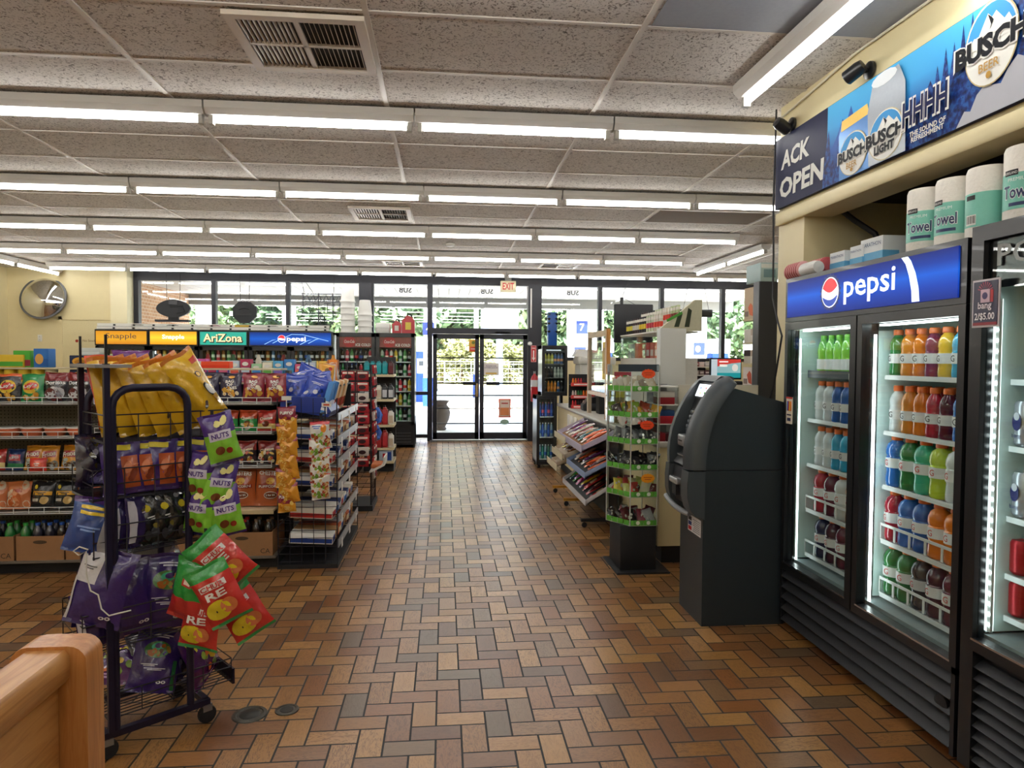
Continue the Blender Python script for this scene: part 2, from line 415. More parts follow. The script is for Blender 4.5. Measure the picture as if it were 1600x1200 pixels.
MB().rbox(.9, 1.18, 12.42, 12.46, 1.94, 1.975, M('#b59a6a', .4, .3), .006).build('door_closer', Rr)
g = MB().box(.44, .59, 12.474, 12.479, 1.6, 1.83, M('#d8a13c', .6)).box(.455, .575, 12.470, 12.474, 1.62, 1.70, M('#c9402c', .6)).ell((.515, 12.473, 1.775), X1, Z1, .03, .03, M('#6b7a2a', .6), off=.002)
g.box(.47, .56, 12.469, 12.47, 1.655, 1.665, WHITE); g.build('notice_sticker', L)
g = MB().box(.70, .98, 12.474, 12.479, 1.19, 1.41, M('#e8e4e0', .6)).text('PLEASE USE\nOTHER DOOR', (.84, 12.473, 1.34), X1, Z1, M('#6a4a7a', .6), w=.24)
g.box(.74, .94, 12.470, 12.474, 1.21, 1.235, M('#d8b24c', .6)); g.build('paper_notice', Rr)
g = MB().box(.98, 1.2, 12.474, 12.479, .42, .76, M('#e05a3c', .6)).box(1.0, 1.18, 12.470, 12.474, .44, .74, M('#f3e2d4', .6)).box(1.01, 1.17, 12.466, 12.470, .46, .60, M('#e8935c', .6))
g.box(1.03, 1.15, 12.465, 12.466, .67, .69, M('#c0392b', .6)); g.ell((1.09, 12.474, .34), X1, Z1, .08, .05, M('#9fc3b0', .6), off=.002); g.build('price_poster', Rr)

# ================================================================ outdoors
CONC = M('#dedad2', .8, 0, 0, .06, 0, 1.5, 0, .3, 'concrete')
box1('ground_forecourt', (-60, 60, 12.66, 38, -.15, -.02), CONC)
box1('ground_verge', (-80, 80, 38, 90, -.15, -.03), M('#b9b48a', .9, 0, 0, .15, 0, .8))
PLANK = M('#bdb9b2', .55, 0, 0, .03, 0, 4, 0, .3, 'white_soffit_board')
g = MB()
for k in range(60): g.box(-6+.21*k, -6+.21*k+.2, 12.66, 15.6, 2.84, 2.87, PLANK)
g.box(-6, 6.7, 15.6, 15.75, 2.62, 3.3, M('#a3a3a3', .5)).box(-6, 6.7, 12.66, 15.75, 2.87, 3.2, PLANK)
struct(g.build('roof_walkway'), 'white boarded soffit over the walkway outside')
struct(MB().box(-5.75, -5.5, 12.66, 15.6, 0, 2.84, BRICK).build('wall_brick'), 'tan brick wing wall outside the left window')
CAN = M('#f2f3f2', .5, 0, 0, .02, 0, 3, 0, .3, 'canopy_metal')
g = MB().box(-14, 16, 20, 31, 4.4, 5.3, CAN)
for k in range(18): g.box(-14, 16, 20.3+.6*k, 20.32+.6*k, 4.385, 4.4, M('#c9cccc', .5))
tag(g.build('fuel_canopy'), 'broad white flat canopy over the forecourt outside', 'canopy')
BLUE = M('#0f3c8c', .45, 0, 0, .03, 0, 5, 0, .4, 'blue_enamel')
cols_ = ((-5.0, 23, .36, 'seen through the neon lettering pane'), (-.46, 22, .38, 'seen just left of the doors'), (1.23, 27, .18, 'seen between the two door leaves'), (4.5, 22, 1.0, 'seen right of the doors'), (8.15, 22, .6, 'seen through the hanging bar pane'), (-7.3, 22, .4, 'seen through the oval panel pane'))
for k, (x, y, ww, wh_) in enumerate(cols_):
    t = thing('canopy_column', 'white square canopy column outside, '+wh_, 'column', (x, y, -.02), 0, 'canopy columns outside')
    MB().box(-ww/2, ww/2, -ww/2, ww/2, 0, 4.42, CAN).build('shaft', t)
    MB().box(-ww/2-.03, ww/2+.03, -ww/2-.03, ww/2+.03, 0, .9, BLUE).build('base_cladding', t)
def pump(k, x, y, where):
    t = thing('fuel_pump', 'blue and white fuel pump outside, %s' % where, 'fuel pump', (x, y, -.02), 0, 'fuel pumps on the forecourt')
    MB().rbox(-.3, .3, -.25, .25, 0, 1.75, BLUE, .03).build('body', t)
    MB().box(-.24, .24, -.262, -.25, 1.0, 1.5, M('#dfe4ea', .4)).box(-.18, .18, -.27, -.262, 1.25, 1.42, M('#3a4048', .3)).build('display', t)
    MB().rbox(-.36, .36, -.28, .28, 1.75, 2.25, CAN, .03).build('top_sign', t)
    MB().path([(.3, -.1, 1.1), (.42, -.15, 1.0), (.45, -.15, .4), (.36, -.12, .3), (.31, -.1, .7)], .025, MATTE, 6).build('hose', t)
for k, a in enumerate(((-.70, 24.2, 'beside the left door jamb'), (5.6, 24.2, 'behind the wood-framed shield'), (-6.3, 24.5, 'behind the oval panel'), (9.6, 23.6, 'below the hanging black bar'), (11.4, 24.5, 'near the cigarette shelves'))): pump(k, *a)
# number plates on columns
for k, (x, y, z, s) in enumerate(((4.3, 21.47, 2.5, '7'), (4.25, 21.47, 1.68, ''), (-.5, 21.79, 2.42, '4'), (8.2, 21.68, 1.85, ''))):
    g = MB().box(x-.18, x+.18, y-.02, y+.02, z-.2, z+.2, M('#0a2260', .5))
    if s: g.text(s, (x, y-.02, z), X1, Z1, WHITE, h=.22)
    else: g.ell((x-.05, y-.02, z), X1, Z1, .08, .1, M('#e8c890', .5), off=.003)
    tag(g.build('pump_number_sign'), 'small blue square sign on a white column outside, %s' % ('reading seven', 'below the one reading seven', 'reading four, left of the doors', 'seen through the far right window')[k], 'sign')
t = thing('pole_sign', 'pale blue pole sign outside, seen through the right door leaf', 'sign', (2.65, 33.5, -.02))
MB().cyl((0, 0, 0), (0, 0, 3.0), .16, M('#b9c6dc', .5)).build('pole', t)
MB().rbox(-.9, .9, -.2, .2, 2.9, 3.9, M('#c3cfe2', .5), .06).build('cabinet', t)
MB().rbox(-.9, .9, -.2, .2, 4.0, 4.6, M('#d3dcea', .5), .06).build('upper_cabinet', t)
URN = M('#574d48', .8, 0, 0, .12, .1, 8)
tag(MB().lathe([(.11, 0), (.14, .03), (.11, .07), (.19, .22), (.22, .36), (.19, .48), (.14, .54), (.18, .6), (.2, .62), (.17, .62), (.14, .52)], URN, 20).build('planter_urn', None, (-.09, 14.6, -.02)), 'round stone planter urn outside the left door leaf', 'planter')
# chain-link fence
FN = M('#a8aca8', .5, .5); g = MB()
for k in range(33): g.cyl((-24+1.5*k, 39, -.03), (-24+1.5*k, 39, 1.35), .03, FN, 6)
t = thing('chain_link_fence', 'low grey chain-link fence in front of the trees', 'fence', (0, 0, 0))
g.build('posts', t); g = MB().cyl((-24, 39, 1.33), (24, 39, 1.33), .025, FN, 6)
for k in range(160): g.cyl((-24+.3*k, 39, .02), (-24+.3*k+.0, 39, 1.32), .006, FN, 3)
for k in range(5): g.cyl((-24, 39, .2+.25*k), (24, 39, .2+.25*k), .006, FN, 3)
w_ = g.build('wire_mesh', t); w_['kind'] = 'stuff'
# trees
def leaf_mat(c1, c2):
    m, n, b = nodes_mat('foliage'); N = NB(n); P, x, y, z = N.xyz()
    n.links.new(N.ramp(N.noise(P, 1.6, 4), [(.3, c1), (.7, c2)]), b.inputs['Base Color']); b.inputs['Roughness'].default_value = .6
    b.inputs['Specular IOR Level'].default_value = .2
    b.inputs['Subsurface Weight'].default_value = .0
    return m
BARK = M('#5d4a3a', .9, 0, 0, .2, .2, 6)
def crown_mesh(seed, mat, n=3600, R=(2.6, 2.2, 3.0), ls=.2):
    rnd = random.Random(seed); g = MB(); cl = []
    for k in range(22):
        a, b = rnd.uniform(0, 2*PI), rnd.uniform(-.9, 1); r = rnd.uniform(.45, .85)
        c = math.sqrt(max(0, 1-b*b)); cl.append((R[0]*r*c*math.cos(a), R[1]*r*c*math.sin(a), R[2]*r*b, rnd.uniform(.7, 1.15)))
    for k in range(n):
        cx, cy, cz, cr = cl[k % len(cl)]
        d = Vector((rnd.gauss(0, 1), rnd.gauss(0, 1), rnd.gauss(0, 1))).normalized()*cr*rnd.uniform(.75, 1.05)
        p = Vector((cx, cy, cz))+d
        a = Vector((rnd.gauss(0, 1), rnd.gauss(0, 1), rnd.gauss(0, 1))).normalized(); b = a.orthogonal().normalized()*ls*rnd.uniform(.7, 1.3); a = a*ls*rnd.uniform(.7, 1.5)
        g.poly([p-a, p-b*.6, p+a, p+b*.6], mat)
    return g.mesh('foliage', 0)
LM = [leaf_mat('#52694a', '#83956c'), leaf_mat('#74774a', '#96976a'), leaf_mat('#465f46', '#6d8462')]
crowns = [crown_mesh(k, LM[k]) for k in range(3)]
trunk = MB().path([(0, 0, 0), (.1, 0, 1.5), (0, .1, 3.2)], .18, BARK, 8).mesh('trunk')
trees = [(-13.5, 44, 1.2, 0), (-9.6, 43, 1.25, 2), (-6.2, 44, 1.15, 0), (-2.9, 43, 1.3, 2), (-.2, 44.5, 1.25, 0), (2.6, 46, 1.3, 2), (5.4, 44, 1.25, 0), (8.6, 44, 1.25, 2), (11.8, 44, 1.2, 0), (18.6, 46, 1.2, 2), (-17, 45, 1.2, 2), (21.5, 45, 1.2, 0)]
wh = ['behind the oval panel', 'left of the octagon', 'behind the octagon', 'behind the neon lettering', 'just left of the doors', 'behind the left door leaf', 'behind the right door leaf', 'behind the sunglasses rack', 'behind the black hanging panel', 'right of the hanging bar', 'far left beyond the brick wall', 'farthest right']
for k, (x, y, sc, c) in enumerate(trees):
    t = thing('tree', '%s leafy tree beyond the fence, %s' % (('mid green', '', 'dark green')[c], wh[k]), 'tree', (x, y, -.03), k*.9, 'trees beyond the fence')
    t.scale = (sc, sc, sc)
    obj('foliage', crowns[c], t, (0, 0, 3.3)); obj('trunk', trunk, t)
for k, (x, y, sc) in enumerate(((1.0, 41.5, .62), (3.9, 41.2, .5), (14.6, 43, .75))):
    t = thing('bush', 'yellow green bush at the fence, %s' % ('behind the left door leaf', 'behind the right door leaf', 'right of the leaning trunks')[k], 'bush', (x, y, -.03), k, 'bushes at the fence'); t.scale = (sc*1.2, sc, sc)
    obj('foliage', crowns[1 if k < 2 else 2], t, (0, 0, 2.4)); obj('stem', trunk, t, (0, 0, 0), (0, 0, 0), (.5, .5, .6))
# ================================================================ ceiling fixtures
TUBE = glow((1, .985, .95), TUBE_STRENGTH)
HOUS = M('#d9d7d2', .4, 0, 0, .03, 0, 10, 0, .4, 'fixture_enamel')
def light_meshes(Lh=.595):
    h = MB().prism([(-.065, -.005), (.065, -.005), (.065, -.045), (.035, -.075), (-.035, -.075), (-.065, -.045)], 'x', -Lh, Lh, HOUS).mesh('housing')
    t = MB().cyl((-Lh+.045, 0, -.098), (Lh-.045, 0, -.098), .017, TUBE, 10).mesh('tube')
    s = MB().box(-.012, .012, -.02, .02, -.125, -.074, M('#b9b7b0', .5)).mesh('lamp_holder')
    return h, t, s
LH = light_meshes()
TUBE2 = glow((1, .985, .951), TUBE_STRENGTH*.45); LH2 = MB().cyl((-.55, 0, -.098), (.55, 0, -.098), .017, TUBE2, 10).mesh('tube')
def light(x, y, rot, label, group):
    t = thing('fluorescent_light', label, 'light fixture', (x, y, CZ-.01), rot, group)
    obj('housing', LH[0], t); obj('tube', LH2 if (rot and x > 0 and y < 4) else LH[1], t); obj('lamp_holder', LH[2], t, (-.57, 0, 0)); obj('lamp_holder', LH[2], t, (.57, 0, 0))
rows = [(4.22, 'nearest', range(-3, 2)), (6.06, 'second', range(-4, 4)), (7.86, 'third', range(-5, 3)), (9.68, 'fourth', range(-6, 3)), (11.51, 'farthest', range(-5, 5))]
for y, nm, rg in rows:
    for q, k in enumerate(rg):
        x = -.18+1.2*(k+.5)
        if y < 5 and x > 1.9: continue
        light(x, y, 0, 'fluorescent ceiling light in the %s cross row, %s from the left' % (nm, ORD[q]), 'ceiling lights in the %s row' % nm)
light(1.6, 3.03, PI/2, 'fluorescent ceiling light beside the beer banner', 'lengthwise ceiling lights'); light(1.6, 1.83, PI/2, 'fluorescent ceiling light nearest the camera on the right', 'lengthwise ceiling lights')
light(4.03, 9.0, PI/2, 'lengthwise fluorescent light above the till, nearer one', 'lengthwise ceiling lights'); light(4.03, 10.2, PI/2, 'lengthwise fluorescent light above the till, farther one', 'lengthwise ceiling lights')
light(-6.44, 11.73, PI/2, 'lengthwise fluorescent light nearest the round mirror', 'lengthwise ceiling lights'); light(-6.44, 10.52, PI/2, 'lengthwise fluorescent light second from the round mirror', 'lengthwise ceiling lights')
for y in (2.39, .56, -1.27):  # unseen rows continuing the row spacing, added for more light from behind the camera
    for k in range(-5, 2): light(-.18+1.2*(k+.5), y, 0, 'unseen fluorescent ceiling light behind the camera, added as fill', 'added fill lights behind the camera')
for k in range(2): light(-6.44, 8.7-1.2*k, PI/2, 'lengthwise fluorescent light along the left wall', 'left wall ceiling lights')
# vents
SLOT = M('#2e2c2a', .8); VENT = M('#cbbfae', .45, 0, 0, .03, 0, 10, 0, .4, 'vent_enamel')
def vent(x, y, w_, d_, label, n=20):
    t = thing('ceiling_vent', label, 'vent', (x, y, CZ), 0, 'air vents in the ceiling')
    MB().box(-w_/2+.04, w_/2-.04, -d_/2+.04, d_/2-.04, -.011, -.0085, SLOT).build('duct', t)
    fr = .045; g = MB()
    g.box(-w_/2, w_/2, -d_/2, -d_/2+fr, -.03, -.009, VENT).box(-w_/2, w_/2, d_/2-fr, d_/2, -.03, -.009, VENT).box(-w_/2, -w_/2+fr, -d_/2+fr, d_/2-fr, -.03, -.009, VENT).box(w_/2-fr, w_/2, -d_/2+fr, d_/2-fr, -.03, -.009, VENT)
    g.box(-w_/2+fr, w_/2-fr, -.008, .008, -.026, -.012, VENT).box(-.012, .012, -d_/2+fr, d_/2-fr, -.026, -.012, VENT); g.build('frame', t)
    g = MB()
    for k in range(n):
        xx = -w_/2+fr+(w_-2*fr)*(k+.5)/n; s = 1 if xx < 0 else -1
        g.poly([(xx-.004*s, -d_/2+fr, -.025), (xx+.004*s, -d_/2+fr, -.014), (xx+.004*s, d_/2-fr, -.014), (xx-.004*s, d_/2-fr, -.025)], VENT)
    g.build('louvre', t)
vent(-.65, 3.38, .6, .58, 'large tan ceiling vent nearest the camera', 24)
vent(-.64, 7.18, .6, .6, 'ceiling vent between the second and third light rows'); vent(-.64, 10.8, .6, .5, 'ceiling vent above the cup stacks'); vent(1.77, 10.75, .6, .5, 'ceiling vent above the entrance, right one')
for k, (x, y) in enumerate(((.07, 9.0), (-1.1, 10.4))):
    tag(MB().lathe([(.055, 0), (.06, -.012), (.05, -.035), (.02, -.042), (0, -.042)], WHITE, 16).build('smoke_detector', None, (x, y, CZ-.0005)), 'small round white ceiling detector, %s' % ('nearer one', 'farther one')[k], 'detector')
# ================================================================ helpers for things built in place
def part(g, name, t, sharp=38, label=None):
    o = g.build(name, t, tuple(-c for c in t.location), sharp=sharp)
    if label: o['label'] = label
    return o
def lit_gradient(name, stops, s, ax=2, lo=0., hi=1.):
    m, n, b = nodes_mat(name); N = NB(n); P = N.xyz()
    f = N.m('DIVIDE', N.m('SUBTRACT', P[1+ax], lo), hi-lo)
    c = N.ramp(f, stops); b.inputs['Base Color'].default_value = (.02, .02, .02, 1)
    n.links.new(c, b.inputs['Emission Color']); b.inputs['Emission Strength'].default_value = s; b.inputs['Roughness'].default_value = .4; b.inputs['Specular IOR Level'].default_value = .08
    return m
LED = glow((.93, 1, 1), 10.0)
TEAL = M('#cfe6e4', .5, 0, 0, .02, 0, 6, 0, .4, 'cooler_liner')
WIRE = M('#e4e8e8', .35, .1, 0, .02, 0, 10, 0, .5, 'white_wire')

# ---------------------------------------------------------------- drink bottles
def bottle_meshes(col, lab, kind=0):
    L_ = liquid(col); g = MB()
    if kind == 0:      # slim sports bottle
        pr = [(.030, 0), (.0345, .006), (.0355, .02), (.0335, .05), (.0355, .056), (.0355, .1), (.033, .106), (.0345, .112), (.033, .118), (.0355, .126), (.034, .148), (.027, .166), (.018, .178), (.016, .186)]; lz = (.057, .099, .0362); cz, cr = .183, .0205
    elif kind == 1:    # wide sports bottle
        pr = [(.038, 0), (.0445, .008), (.045, .03), (.042, .075), (.045, .082), (.045, .13), (.042, .135), (.0465, .15), (.045, .17), (.036, .192), (.022, .203), (.019, .21)]; lz = (.084, .128, .0457); cz, cr = .207, .0235
    else:              # squeeze bottle with sloping shoulders
        pr = [(.03, 0), (.034, .006), (.034, .07), (.031, .085), (.033, .11), (.028, .15), (.018, .175), (.015, .18)]; lz = (.02, .075, .0347); cz, cr = .177, .017
    g.lathe(pr, L_, 16); b = g.mesh('body')
    l = MB().lathe([(lz[2], lz[0]), (lz[2], lz[1])], paper(lab), 16)
    l.f = [q for q in l.f if len(q) == 4]; l.m = l.m[:len(l.f)]
    if kind < 2: l.text('G', (-lz[2]-.0012, 0, (lz[0]+lz[1])/2), YN, Z1, paper('#2a2a2c' if kind == 0 else '#c9342a'), h=.026, off=0)
    c = MB().lathe([(cr, 0), (cr, .02), (cr*.9, .024), (0, .024)], plastic('#e8702a' if kind < 2 else '#7bd03a'), 16).mesh('cap')
    return b, l.mesh('label'), c, cz
_bm = {}
def bottle(name, col, lab, kind, loc, label, cat, group, rz=0):
    k = (col, lab, kind)
    if k not in _bm: _bm[k] = bottle_meshes(*k)
    b, l, c, cz = _bm[k]
    o = obj(name, b, None, loc, (0, 0, rz)); tag(o, label, cat, group)
    obj('label', l, o); obj('cap', c, o, (0, 0, cz))
    return o

# ---------------------------------------------------------------- two-door lit cooler
FX = 1.86
def cooler_shell(t, y0, y1, zt, zb, fx=FX, dx=.70, liner=True):
    g = MB(); x1 = fx+dx
    g.box(fx+.05, x1, y0, y0+.03, .06, zt, BLACK).box(fx+.05, x1, y1-.03, y1, .06, zt, BLACK).box(fx+.05, x1, y0, y1, zt-.05, zt, BLACK)
    g.box(x1-.03, x1, y0, y1, .06, zt, BLACK).box(fx+.05, x1, y0, y1, .04, zb-.03, BLACK)
    part(g, 'cabinet', t)
    g = MB(); a, b = y0+.032, y1-.032
    g.box(x1-.045, x1-.032, a, b, zb, zt-.06, TEAL).box(fx+.06, x1-.04, a, a+.012, zb, zt-.06, TEAL).box(fx+.06, x1-.04, b-.012, b, zb, zt-.06, TEAL).box(fx+.06, x1-.04, a, b, zb-.028, zb-.01, M('#8d9a9c', .5))
    part(g, 'liner', t)
t = thing('display_cooler', 'black two-door cooler with lit blue sign and sports drinks', 'cooler', (FX, 2.97, 0))
CY0, CY1 = 2.315, 3.635
cooler_shell(t, CY0, CY1, 1.925, .40)
part(MB().box(FX+.06, FX+.1, 2.965, 2.985, .40, 1.66, BLACK).box(FX+.1, FX+.62, 2.972, 2.978, .40, 1.62, TEAL), 'mullion', t)
SIGNBLUE = lit_gradient('lit_blue_sign', [(0, '#06288a'), (.3, '#0a46c0'), (.55, '#0f66e6'), (.75, '#083fb0'), (1, '#06227c')], .95, 2, 1.71, 1.905)
g = MB().box(FX, FX+.06, CY0, CY1, 1.69, 1.925, BLACK); part(g, 'canopy', t)
g = MB().box(FX-.006, FX, CY0+.035, CY1-.03, 1.714, 1.902, SIGNBLUE); sg = part(g, 'lit_sign', t)
g = MB(); WH = glow('#f4f8ff', 1.15); o = (FX-.006, 3.185, 1.812)
cap = []
for k in range(44):
    r = .092 if k % 2 else .081
    cap.append((r*math.cos(2*PI*k/44), r*math.sin(2*PI*k/44)))
g.plane2(cap, o, YN, Z1, glow('#0b1d58', .8), .001)
g.ell(o, YN, Z1, .073, .073, WH, 32, .002)
up_, dn = [], []
for k in range(17):
    a = PI*(.06+.88*k/16); up_.append((.068*math.cos(a), .068*math.sin(a)))
for k in range(9): q = k/8; up_.append((-.064+.126*q, .022-.03*math.sin(PI*q*.9)+.012*q))
for k in range(17):
    a = -PI*(.1+.8*k/16); dn.append((.068*math.cos(a), .068*math.sin(a)))
for k in range(9): q = k/8; dn.append((-.06+.12*q, -.020-.022*math.sin(PI*q*.9)+.01*q))
g.plane2(up_, o, YN, Z1, glow('#e0202c', 1), .003); g.plane2(dn, o, YN, Z1, glow('#123a9c', 1), .003)
g.text('pepsi', (FX-.006, 2.885, 1.81), YN, Z1, WH, w=.37, h=.132, bold=.012, off=.002)
sw = [(.0, .0), (.028, -.03), (.05, -.08), (.066, -.14), (.07, -.185), (.115, -.185), (.108, -.13), (.088, -.07), (.06, -.02), (.04, .0)]
g.plane2(sw, (FX-.006, 2.665, 1.902), YN, Z1, glow('#dbe9fb', 1), .002)
g.build('sign_lettering', sg)
g = MB()
LOUV = M('#2b2d32', .45, 0, 0, .05, 0, 20)
for k in range(5):
    z = .05+.06*k; g.prism([(FX+.05, z), (FX+.0, z), (FX-.004, z+.006), (FX+.034, z+.04), (FX+.05, z+.04)], 'y', CY0+.02, CY1-.02, LOUV)
g.box(FX+.045, FX+.06, CY0, CY1, .03, .36, MATTE).box(FX, FX+.05, CY0, CY0+.02, .03, .36, BLACK).box(FX, FX+.05, CY1-.02, CY1, .03, .36, BLACK)
gr = part(g, 'louvre_panel', t)
MB().lathe([(.034, 0), (.034, .012), (.02, .016), (0, .016)], MATTE, 16, T=Matrix.Translation((FX+.02, 2.395, .19)) @ Matrix.Rotation(-PI/2, 4, 'Y')).build('drain_plug', gr)
def cdoor(t, y0, y1, z0, z1, fl, fr, ft=.04, fb=.045, hy=None, fx=FX):
    g = MB().box(fx, fx+.045, y1-fl, y1, z0, z1, BLACK).box(fx, fx+.045, y0, y0+fr, z0, z1, BLACK).box(fx, fx+.045, y0+fr, y1-fl, z1-ft, z1, BLACK).box(fx, fx+.045, y0+fr, y1-fl, z0, z0+fb, BLACK)
    g.box(fx-.002, fx, y0+fr-.006, y1-fl+.006, z0+fb-.008, z0+fb, CHROME)
    d = part(g, 'door', t)
    MB().box(fx+.018, fx+.024, y0+fr, y1-fl, z0+fb, z1-ft, DOORGLASS).build('pane', d)
    if hy: MB().rbox(fx-.02, fx, hy-.012, hy+.012, .95, 1.25, BLACK, .005).build('handle', d)
    return d
dL = cdoor(t, 2.978, CY1, .335, 1.688, .03, .046); dR = cdoor(t, CY0, 2.968, .335, 1.688, .036, .035)
for y in (3.595, 2.935):
    l = part(MB().box(FX+.062, FX+.071, y-.005, y+.005, .385, 1.60, LED), 'light_strip', t)
part(MB().box(FX+.062, FX+.085, 2.36, 2.90, 1.637, 1.645, LED).box(FX+.062, FX+.085, 3.03, 3.56, 1.637, 1.645, LED), 'top_light', t)
SHZ = (1.415, 1.165, .92, .672, .428)
for y0, y1 in ((3.0, 3.59), (2.35, 2.935)):
    for i, z in enumerate(SHZ):
        g = MB().box(1.975, 1.985, y0, y1, z-.016, z-.002, WIRE).box(2.48, 2.49, y0, y1, z-.015, z-.003, WIRE)
        for k in range(22):
            y = y0+.01+(y1-y0-.02)*k/21; g.box(1.985, 2.48, y-.0025, y+.0025, z-.008, z-.002, WIRE)
        g.box(1.978, 1.982, y0, y1, z-.004, z+.004, WIRE)
        s = part(g, 'shelf', t)
        if i > 2:
            g = MB().box(1.972, 1.976, y0, y1, z+.066, z+.078, WIRE).box(1.972, 1.976, y0, y1, z, z+.006, WIRE)
            for k in range(7):
                y = y0+(y1-y0)*k/6; g.box(1.972, 1.976, max(y0, y-.006), min(y1, y+.006), z+.01, z+.07, WIRE)
            g.build('bottle_guard', s)
GREEN, = ('#6cc832',)
names = {'#d8dfe2': 'clear', '#1f58a8': 'dark blue', '#2f9fc9': 'light blue', '#b3273c': 'red', '#5c1830': 'dark red', '#22294f': 'navy', '#47182f': 'purple', '#2f7f45': 'green', '#e07a22': 'orange', '#e8bd3a': 'yellow', '#d98b35': 'amber', '#7b2f52': 'plum', '#2d6fc4': 'blue', '#3fb394': 'teal', '#b8cf3a': 'lime', '#2a2833': 'black', '#86c94a': 'bright green'}
doors = {'left': [(2, ['#86c94a']*6, 3.535, .074), (0, ['#d8dfe2', '#d8dfe2', '#1f58a8', '#1f58a8', '#d8dfe2', '#d8dfe2'], 3.545, .08), (0, ['#d8dfe2', '#d8dfe2', '#2f9fc9', '#2f9fc9', '#2f9fc9', '#1f58a8'], 3.54, .08), (1, ['#b3273c', '#5c1830', '#d8dfe2', '#d98b35', '#5c1830'], 3.52, .1), (1, ['#22294f', '#47182f', '#5c1830', '#2f7f45', '#22294f'], 3.50, .1)],
         'right': [(0, ['#2f7f45', '#d98b35', '#e07a22', '#7b2f52', '#e8bd3a', '#2f9fc9', '#e07a22'], 2.925, .077), (0, ['#d8dfe2', '#d98b35', '#e07a22', '#b3273c', '#5c1830', '#2d6fc4', '#2d6fc4'], 2.915, .078), (1, ['#2d6fc4', '#2f7f45', '#3fb394', '#b8cf3a', '#d8dfe2', '#b8cf3a'], 2.915, .094), (1, ['#b3273c', '#2d6fc4', '#1f58a8', '#e07a22', '#e07a22', '#d98b35'], 2.915, .094), (1, ['#2f7f45', '#2f7f45', '#2a2833', '#47182f', '#5c1830', '#2a2833'], 2.915, .094)]}
for dn_, rows_ in doors.items():
    for r, (kind, cols, ys, dy) in enumerate(rows_):
        for back in (0, 1):
            for q, c in enumerate(cols):
                y = ys-dy*q; x = 2.03+back*dy
                lab = '#e8e9ea' if c not in ('#2a2833',) else '#c8c9cc'
                cc = cols[(q+back) % len(cols)]
                pos = '%s from left, %s shelf%s, %s cooler door' % (ORD[q], ORD[r], ' back row' if back else '', dn_)
                bottle('sports_drink_bottle', cc, lab, kind, (x, y, SHZ[r]+.0005), '%s drink bottle %s' % (names[cc], pos), 'bottle', 'drink bottles in the two-door cooler', random.uniform(-.25, .25))
# price tags / stickers on the cooler
g = MB().box(FX-.003, FX, 3.535, 3.60, 1.14, 1.285, M('#f1e8d8', .6)); st = tag(g.build('price_card'), 'small white drink price card on the left cooler door frame', 'card')
g = MB()
for k, c in enumerate(('#e8702a', '#e8bd3a', '#b3273c', '#2d6fc4')): g.box(FX-.0045, FX-.003, 3.545+.012*k, 3.554+.012*k, 1.21, 1.262, paper(c))
g.box(FX-.0045, FX-.003, 3.545, 3.59, 1.185, 1.192, paper('#22294f')).box(FX-.0045, FX-.003, 3.55, 3.585, 1.155, 1.172, paper('#22294f')).box(FX-.0045, FX-.003, 3.535, 3.60, 1.276, 1.285, paper('#c9342a')); g.build('lettering', st)
g = MB().box(1.966, 1.972, 3.02, 3.58, 1.39, 1.43, M('#3a3d42', .4)); part(g, 'price_rail', t)
tag(MB().box(1.960, 1.965, 3.11, 3.19, 1.385, 1.42, paper('#e8e6d8')).text('2.49', (1.96, 3.15, 1.4025), YN, Z1, paper('#222222'), w=.06, off=.001).build('price_tag'), 'white price tag under the green-capped bottles', 'tag')

# ---------------------------------------------------------------- second cooler at the right edge
t2 = thing('display_cooler', 'black glass-door cooler at the right edge with dotted light strip', 'cooler', (FX, 1.75, 0))
A0, A1 = 1.22, 2.295
cooler_shell(t2, A0, A1, 1.955, .52)
cdoor(t2, A0, A1, .46, 1.955, .055, .055, .055, .045)
part(MB().box(FX+.026, FX+.034, A0+.05, A1-.05, 1.735, 1.905, M('#121317', .15, 0, 0, 0, 0, 1, .3)).text('POWER', (FX+.017, 1.97, 1.845), YN, Z1, M('#9aa09e', .5), h=.075, w=.46, bold=.01, off=0), 'header_panel', t2)
g = MB().box(FX+.05, FX+.06, A1-.075, A1-.06, .53, 1.70, M('#e8f4f4', .4))
dots = MB()
for k in range(31): dots.lathe([(0, 0), (.006, .003), (.006, .009), (0, .012)], LED, 6, (FX+.048, A1-.0675, .55+.037*k))
dots.box(FX+.05, FX+.075, A1-.06, A1-.045, .53, 1.70, glow((.93, 1, 1), 3.0))
s = part(g, 'light_strip', t2); dots.build('light_dots', s)['kind'] = 'stuff'
g = MB()
for k in range(9):
    z = .06+.042*k; g.prism([(FX+.05, z), (FX+.012, z), (FX+.004, z+.006), (FX+.034, z+.030), (FX+.05, z+.030)], 'y', A0+.05, A1-.06, LOUV)
g.box(FX+.045, FX+.06, A0, A1, .03, .46, MATTE).box(FX, FX+.05, A1-.06, A1, .03, .46, BLACK).box(FX, FX+.05, A0, A0+.05, .03, .46, BLACK); part(g, 'louvre_panel', t2)
SZ2 = (1.42, 1.185, .935, .73, .58)
for z in SZ2:
    g = MB().box(1.985, 1.995, A0+.05, 2.25, z-.02, z, WIRE)
    for k in range(24): y = A0+.06+.040*k; g.box(1.99, 2.48, y-.0025, y+.0025, z-.008, z-.002, WIRE)
    part(g, 'shelf', t2)
g = MB().box(2.44, 2.46, 2.22, 2.24, .53, 1.73, STEEL); part(g, 'shelf_post', t2)
can = MB().lathe([(.024, 0), (.031, .008), (.033, .012), (.033, .145), (.027, .158), (.025, .158), (.024, .153), (0, .153)], M('#c9ccd6', .25, .6), 20)
